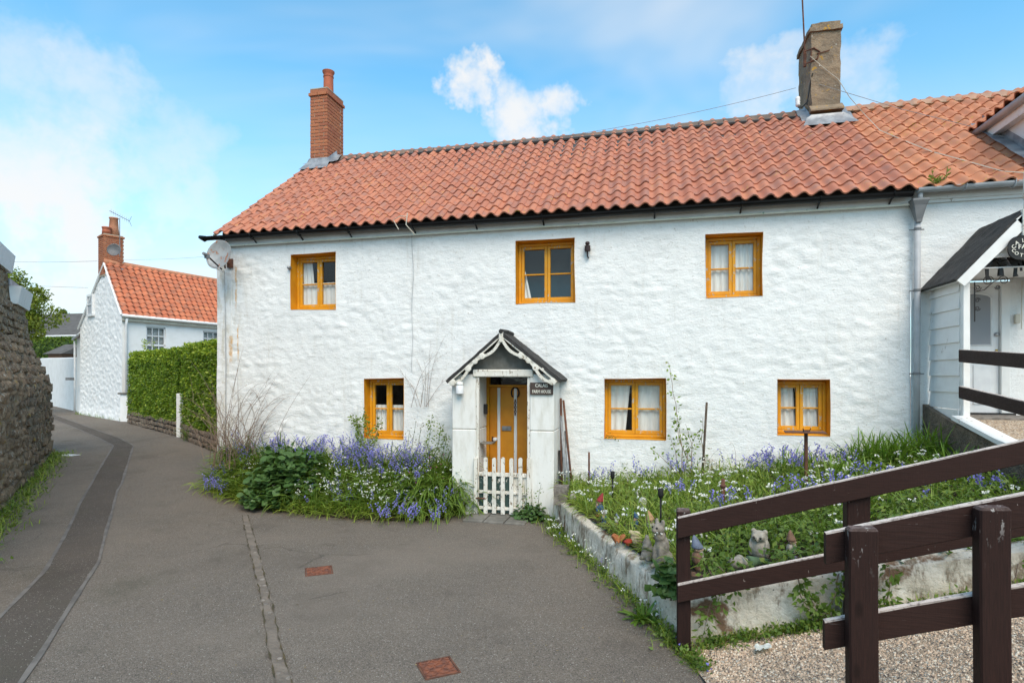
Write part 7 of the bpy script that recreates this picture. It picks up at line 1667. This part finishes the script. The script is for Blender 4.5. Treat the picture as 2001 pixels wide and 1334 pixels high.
leafy('climber', [[wp(710, 880, -.25), wp(705, 850, -.2), wp(690, 815, -.12)], [wp(718, 880, -.25), wp(720, 840, -.2), wp(712, 808, -.1)], [wp(728, 885, -.25), wp(735, 850, -.18), wp(745, 820, -.1)], [wp(700, 885, -.25), wp(698, 850, -.2), wp(700, 815, -.12)]], 9, .05, 'rose_leaf', 'leafy green climber at the lower left window corner')
leafy('leggy_plant', [[wp(830, 900, -.3), wp(838, 860, -.2), wp(845, 815, -.12)], [wp(846, 905, -.3), wp(855, 870, -.2), wp(862, 830, -.12)], [wp(860, 910, -.3), wp(868, 880, -.2), wp(872, 850, -.15)]], 7, .045, 'rose_leaf', 'tall yellow-green leggy plant beside the porch wall')
leafy('reddish_plant', [[wp(800, 890, -.25), wp(808, 855, -.2), wp(814, 818, -.15)], [wp(812, 895, -.25), wp(818, 862, -.2), wp(824, 828, -.15)], [wp(790, 890, -.25), wp(797, 868, -.2), wp(800, 840, -.15)]], 2.2, .03, 'red_leaf', 'thin reddish seed stems between window and porch')
leafy('rose_bush', [[wp(1335, 930, -.4), wp(1330, 850, -.25), wp(1318, 780, -.15), wp(1306, 706, -.1)], [wp(1325, 925, -.4), wp(1300, 900, -.3), wp(1272, 876, -.25)], [wp(1338, 925, -.4), wp(1345, 880, -.3), wp(1366, 840, -.3)], [wp(1330, 925, -.4), wp(1318, 880, -.3), wp(1310, 850, -.2)], [wp(1350, 925, -.4), wp(1352, 870, -.3), wp(1340, 828, -.2)], [wp(1345, 900, -.3), wp(1330, 870, -.3), wp(1322, 820, -.2)], [wp(1378, 905, -.25), wp(1372, 860, -.2), wp(1374, 815, -.15)]], 1.9, .055, 'rose_leaf', 'straggly climbing rose right of the lower window', 'twig', .007)
twigs('bare_rose_stems', 1.0, -.4, .45, 12, (.3, .75), 'bare brown stems at the foot of the climbing rose', 'twig', .22, 1.2, .005)
leafy('window_weed', [[wp(1182, 856, -.03), wp(1192, 848, -.03), wp(1205, 855, -.03)]], 5, .03, 'bramble_leaf', 'small green weed on the sill of the lower middle window')
q = gp(1028, 1015)
leafy('gate_weed', [[(q[0], q[1] + .1, q[2]), wp(1030, 985, -.75), wp(1022, 945, -.72)], [(q[0] + .12, q[1] + .1, q[2]), wp(1052, 980, -.75), wp(1056, 945, -.72)], [(q[0] + .2, q[1] + .1, q[2]), wp(1040, 990, -.75), wp(1038, 955, -.72)]], 2.6, .035, 'bramble_leaf', 'upright weed with mauve flowers growing beside the picket gate')
broadleaf('low_bush', q[0] + .05, q[1] + .05, q[2], .26, .2, .24, 420, .026, 'low dark green bush at the foot of the right porch pillar', 'dark_leaf')

# ---------------------------------------------------------------- weeds along wall feet
vg = Veg()
pts = resample(np.array(LW), .02); k = 900; i = RNG.integers(0, len(pts), k); off = np.abs(RNG.normal(0, .09, k)) + .02
T = np.gradient(pts, axis=0); T /= np.linalg.norm(T, axis=1)[:, None]; Nn = np.stack([-T[:, 1], T[:, 0]], -1); Nn = Nn * np.sign(Nn @ np.array([-1, 0]))[:, None]
dens = .5 + .5 * perlin(pts[i][:, 1] * 1.7, 3., 4.); sel = (U_(0, 1, k) < dens * 1.1) | (pts[i][:, 1] > -2.4); i, off = i[sel], off[sel]; k = len(i)
B = pts[i] + Nn[i] * off[:, None]; B = np.c_[B, gz(B[:, 0], B[:, 1])]
vg.strips(B, U_(0, 6.28, k), U_(.06, .24, k), U_(.3, 1.3, k), U_(.2, 1.5, k), U_(.004, .009, k), 'strap_light', 4, RNG.normal(0, .4, k))
k2 = k * 2; j = RNG.integers(0, k, k2); vg.leaves(B[j] + np.stack([RNG.normal(0, .03, k2), RNG.normal(0, .03, k2), U_(0, .09, k2)], -1), unit(k2), unit(k2) + np.array([0, 0, .8]), U_(.02, .045, k2), U_(.014, .03, k2), 'bramble_leaf')
leek(vg, B[RNG.integers(0, k, 45)], .12, .26, (3, 6)); bluebells(vg, B[RNG.integers(0, k, 4)], .1, .16, (3, 5))
k4 = 260; j = RNG.integers(0, k, k4); vg.leaves(B[j] + np.stack([RNG.normal(0, .06, k4), RNG.normal(0, .06, k4), np.full(k4, .008)], -1), unit(k4) * np.array([1, 1, .1]), np.tile([0., 0, 1], (k4, 1)), U_(.015, .04, k4), U_(.006, .014, k4), 'dry_stem')
tag(vg.build('wall_foot_weeds'), 'weeds and grass along the foot of the bed wall beside the drive', 'weeds', kind='stuff')
q = gp(1258, 1212); clump('dock_plant', q[0], q[1], gz, 34, (.14, .24), (.03, .05), 'bright green dock plant at the foot of the bed wall', 'iris_leaf', (.3, 1.1), (.4, 1.2), (0, 6.28), .03)
vg = Veg(); n = 2600; t = U_(0, LL, n); off = np.abs(RNG.normal(.05, .18, n)); B = LA + dL * t[:, None] + nL * off[:, None]; B = np.c_[B, gz(B[:, 0], B[:, 1])]
vg.strips(B, U_(0, 6.28, n), U_(.05, .22, n), U_(.4, 1.4, n), U_(.2, 1.4, n), U_(.006, .013, n), 'strap_light', 3, RNG.normal(0, .4, n))
k = 1500; j = RNG.integers(0, n, k); vg.leaves(B[j] + np.stack([RNG.normal(0, .05, k), RNG.normal(0, .05, k), U_(0, .05, k)], -1), unit(k), unit(k) + np.array([0, 0, 1.]), U_(.03, .07, k), U_(.02, .04, k), 'bramble_leaf')
tag(vg.build('verge_grass'), 'grass and moss growing along the foot of the left stone wall', 'grass', kind='stuff')
vg = Veg()
for (pa, pb, n) in ((H0, H1, 150), (H2, H3, 420), (K(0, .2, 0), K(5, .1, 0), 260)):
    pa, pb = np.array(pa[:2]), np.array(pb[:2]); t = U_(0, 1, n); B = pa + (pb - pa) * t[:, None] + RNG.normal(0, .06, (n, 2)) - 0 * t[:, None] + (hp * .16 if pa[0] > -19.3 else -UD * .22); B = np.c_[B, gz(B[:, 0], B[:, 1])]; vg.strips(B, U_(0, 6.28, n), U_(.08, .25, n), U_(.4, 1.4, n), U_(.2, 1.4, n), U_(.006, .014, n), 'strap_leaf', 3)
tag(vg.build('lane_weeds'), 'tufts of weeds along the hedge walls and white house', 'weeds', kind='stuff')
q = gp(369, 862); clump('grass_tuft', q[0], q[1] + .1, gz, 160, (.35, .62), (.010, .018), 'tall dark grass tuft in front of the short hedge wall', 'strap_leaf', (.8, 1.5), (.3, 1.3), (0, 6.28), .10)

# ---------------------------------------------------------------- raised bed planting
def bed_pts(n, f=None, x0=-1.25, x1=3.6, y0=-4.35, y1=-.06):
    out = []
    while len(out) < n:
        x, y = U_(x0, x1), U_(y0, y1)
        if x < left_limit(y) + .02: continue
        if f is not None and U_() > f(x, y): continue
        if any(abs(x - ox_ - .0) < .10 and -.17 < y - oy_ < .07 for ox_, oy_ in ORN): continue
        out.append((x, y))
    P = np.array(out); return np.c_[P, bedz(P[:, 0], P[:, 1])]
vg = Veg()
fg = lambda x, y: (.25 + .75 * float(sstep(1.6, .2, x + .35 * (-y - 2)))) * (1 - .85 * float(sstep(-2.4, -3.2, y)) * float(sstep(.3, .7, x)))
b = bed_pts(3600, fg); n = len(b); vg.strips(b, U_(0, 6.28, n), U_(.15, .38, n), U_(.6, 1.45, n), U_(.3, 2.0, n), U_(.005, .011, n), 'strap_light', 5, RNG.normal(0, .5, n))
b = bed_pts(2300); n = len(b); vg.strips(b, U_(0, 6.28, n), U_(.18, .40, n), U_(.6, 1.45, n), U_(.3, 1.8, n), U_(.010, .022, n), 'strap_leaf', 5, RNG.normal(0, .5, n))
b = bed_pts(900, lambda x, y: float(sstep(.5, -.2, x - left_limit(y)))); n = len(b); vg.strips(b, RNG.normal(3.4, .8, n), U_(.12, .34, n), U_(.4, 1.2, n), U_(.8, 2.2, n), U_(.004, .009, n), 'strap_light', 5, RNG.normal(0, .5, n))
b = bed_pts(4200); n = len(b); vg.leaves(b + np.stack([np.zeros(n), np.zeros(n), U_(.0, .2, n)], -1), unit(n), unit(n) + np.array([0, 0, .8]), U_(.03, .075, n), U_(.02, .045, n), 'rose_leaf')
tag(vg.build('bed_grass'), 'light green grass and leaves filling the raised bed', 'foliage', kind='stuff')
cl = lambda x, y: float(sstep(-.15, .45, perlin(x * 1.9, y * 1.9, 6.))) * (.15 + .85 * float(sstep(1.9, .4, x)))
vg = Veg(); leek(vg, bed_pts(215, lambda x, y: cl(x, y) * (1 - .8 * float(sstep(-2.6, -3.2, y)) * float(sstep(.3, .7, x)))), .16, .36, (5, 10), 'white_petal', 1.1); leek(vg, bed_pts(45, None, 1.5, 3.4, -3.5, -.4), .2, .34, (4, 8), 'white_petal', 1.1)
tag(vg.build('bed_white_flowers'), 'masses of small white flowers in the raised bed', 'flowers', kind='stuff')
vg = Veg()
def knots(c, m, sp):
    out = []
    for (x, y) in c:
        for k in range(m): out.append((np.clip(RNG.normal(x, sp), -1.1, 3.5), min(-.08, RNG.normal(y, sp))))
    P = np.array(out); P[:, 0] = np.maximum(P[:, 0], left_limit(P[:, 1]) + .04); return np.c_[P, bedz(P[:, 0], P[:, 1])]
bluebells(vg, knots([(-.75, -.35), (-.1, -.5), (.35, -.3)], 7, .12), .28, .46, (8, 13), 'bluebell', (.010, .020)); bluebells(vg, knots([(1.35, -.5), (1.75, -.35), (1.95, -.7), (2.35, -.4)], 16, .13), .28, .46, (8, 13), 'bluebell', (.010, .020))
bluebells(vg, knots([(1.5, -2.3), (2.0, -2.1), (2.5, -2.2), (2.9, -2.0), (3.25, -2.3), (2.2, -1.5)], 11, .13), .22, .36, (8, 13), 'bluebell', (.010, .020)); bluebells(vg, knots([(.35, -1.6), (.8, -2.4)], 9, .12), .2, .34, (8, 13), 'bluebell', (.010, .020))
tag(vg.build('bed_bluebells'), 'violet-blue bluebells scattered through the raised bed', 'flowers', kind='stuff')
def bz(x, y): return bedz(x, y)
for px, py, Yy, n, L, lab in ((1560, 0, -.35, 70, (.25, .45), 'leaf clump right behind the rusty plate post'), (1700, 0, -.45, 130, (.35, .62), 'bright sword-leaved clump under the bare wall right of the small window'), (1745, 0, -.55, 120, (.35, .6), 'bright sword-leaved clump left of the grey downpipe'), (1815, 0, -.55, 140, (.4, .68), 'tallest sword-leaved clump below the cottage weatherboards'), (1860, 0, -1.5, 90, (.3, .5), 'sword-leaved clump beside the brown concrete landing wall'), (1640, 0, -1.2, 80, (.25, .45), 'sword-leaved clump in the middle of the right-hand bed')):
    q = onY(px, 900, Yy); clump('iris_clump', min(q[0], 3.45), Yy, bz, n, L, (.014, .028), lab, 'iris_leaf', (.9, 1.5), (.2, 1.3), (0, 6.28), .15)
# brambles over the front of the bed
vg = Veg(); 
b = bed_pts(5200, lambda x, y: float(sstep(-2.1, -3.0, y)) * float(sstep(.15, .6, x)), .2, 3.5, -4.4, -2.0); n = len(b)
P = b + np.stack([np.zeros(n), np.zeros(n), U_(0, .17, n) * (1 + .8 * fbm(b[:, 0] * 2, b[:, 1] * 2, 3., 2))], -1); vg.leaves(P, unit(n) * np.array([1, 1, .35]), unit(n) * .45 + np.array([0, 0, 1.]), U_(.035, .075, n), U_(.028, .055, n), 'bramble_leaf')
n = 800; vg.leaves(P[RNG.integers(0, len(P), n)] + np.array([0, 0, .02]), unit(n), unit(n) * .5 + np.array([0, 0, 1.]), U_(.03, .05, n), U_(.02, .04, n), 'dark_leaf')
tag(vg.build('bramble_cover'), 'bramble leaves covering the front of the raised bed behind the fence', 'brambles', kind='stuff')
def trail(px_pts, Y, name, label, nl=3.2, size=.05, mat='bramble_leaf'):
    leafy(name, [[tuple(onY(px, py, Y)) for px, py in pp] for pp in px_pts], nl, size, mat, label, 'twig', .004)
trail([[(1385, 1090), (1380, 1130), (1392, 1170), (1378, 1215), (1372, 1245)], [(1380, 1100), (1400, 1140), (1412, 1175)], [(1395, 1095), (1420, 1120), (1435, 1155)]], -4.58, 'bramble_trail', 'bramble trail hanging over the wall beside the far fence post', 9, .046)
trail([[(1560, 1130), (1565, 1170), (1600, 1200), (1575, 1235)], [(1640, 1120), (1630, 1160), (1615, 1200), (1560, 1240)], [(1570, 1150), (1590, 1180), (1625, 1215)], [(1630, 1200), (1590, 1225), (1530, 1250), (1480, 1262)]], -4.58, 'bramble_trail', 'thick bramble trail down the wall left of the near post', 11, .05)
trail([[(1740, 1110), (1738, 1150), (1730, 1190)], [(1735, 1165), (1722, 1190), (1745, 1200)]], -4.56, 'bramble_trail', 'short bramble sprig on the wall between the near posts', 9, .048)
trail([[(1985, 1100), (1982, 1130), (1975, 1150)]], -4.56, 'bramble_trail', 'red-stemmed sprig on the wall at the right edge', 3, .04)
q = bed_at(1315, 1100); broadleaf('mallow_plant', .17, -4.30, .32, .13, .12, .26, 110, .042, 'scallop-leaved plant spilling over the wall corner beside the fence post')
vg = Veg()
for (x0_, x1_, n) in ((.35, 1.1, 500), (1.1, 2.5, 600)):
    x = U_(x0_, x1_, n); y = -4.55 - np.abs(RNG.normal(0, .05, n)); B = np.stack([x, y, rampz(x)], -1); vg.strips(B, U_(0, 6.28, n), U_(.04, .16, n), U_(.4, 1.4, n), U_(.2, 1.4, n), U_(.003, .007, n), 'strap_light', 3); j = RNG.integers(0, n, n); vg.leaves(B[j] + np.stack([RNG.normal(0, .03, n), RNG.normal(0, .02, n), U_(0, .07, n)], -1), unit(n), unit(n) + np.array([0, -.3, .8]), U_(.02, .045, n), U_(.016, .032, n), 'bramble_leaf')
n = 400; P0, P1 = gp(1290, 1235), gp(1378, 1318); t = U_(0, 1, n); B = P0 + (P1 - P0) * t[:, None] + RNG.normal(0, .035, (n, 3)) * np.array([1, 1, 0]); vg.leaves(B + np.stack([np.zeros(n), np.zeros(n), U_(0.01, .08, n)], -1), unit(n), unit(n) + np.array([0, 0, .8]), U_(.02, .045, n), U_(.016, .03, n), 'bramble_leaf'); vg.strips(B, U_(0, 6.28, n), U_(.04, .13, n), U_(.3, 1.3, n), U_(.2, 1.4, n), U_(.003, .006, n), 'strap_light', 3)
bluebells(vg, B[:5], .05, .09, (2, 4))
tag(vg.build('ramp_foot_weeds'), 'low weeds where the bed wall meets the gravel and drive', 'weeds', kind='stuff')
# a few dead leaves and twigs on the drive
vg = Veg(); n = 150; px = U_(250, 1300, n); py = U_(1040, 1334, n); B = np.array([gp(a, b) for a, b in zip(px, py)]) + np.array([0, 0, .006]); vg.leaves(B, unit(n) * np.array([1, 1, .15]), np.tile([0, 0, 1.], (n, 1)) + RNG.normal(0, .3, (n, 3)), U_(.008, .025, n), U_(.005, .014, n), 'dry_stem')
n = 160; x = U_(-5., -2.5, n); yf = np.interp(x, BX, BY) - np.abs(RNG.normal(0, .08, n)); B = np.stack([x, yf, gz(x, yf) + .006], -1); vg.leaves(B, unit(n) * np.array([1, 1, .15]), np.tile([0, 0, 1.], (n, 1)) + RNG.normal(0, .3, (n, 3)), U_(.015, .05, n), U_(.004, .012, n), 'dry_stem')
tag(vg.build('leaf_litter'), 'dry leaf bits scattered on the drive', 'leaves', kind='stuff')
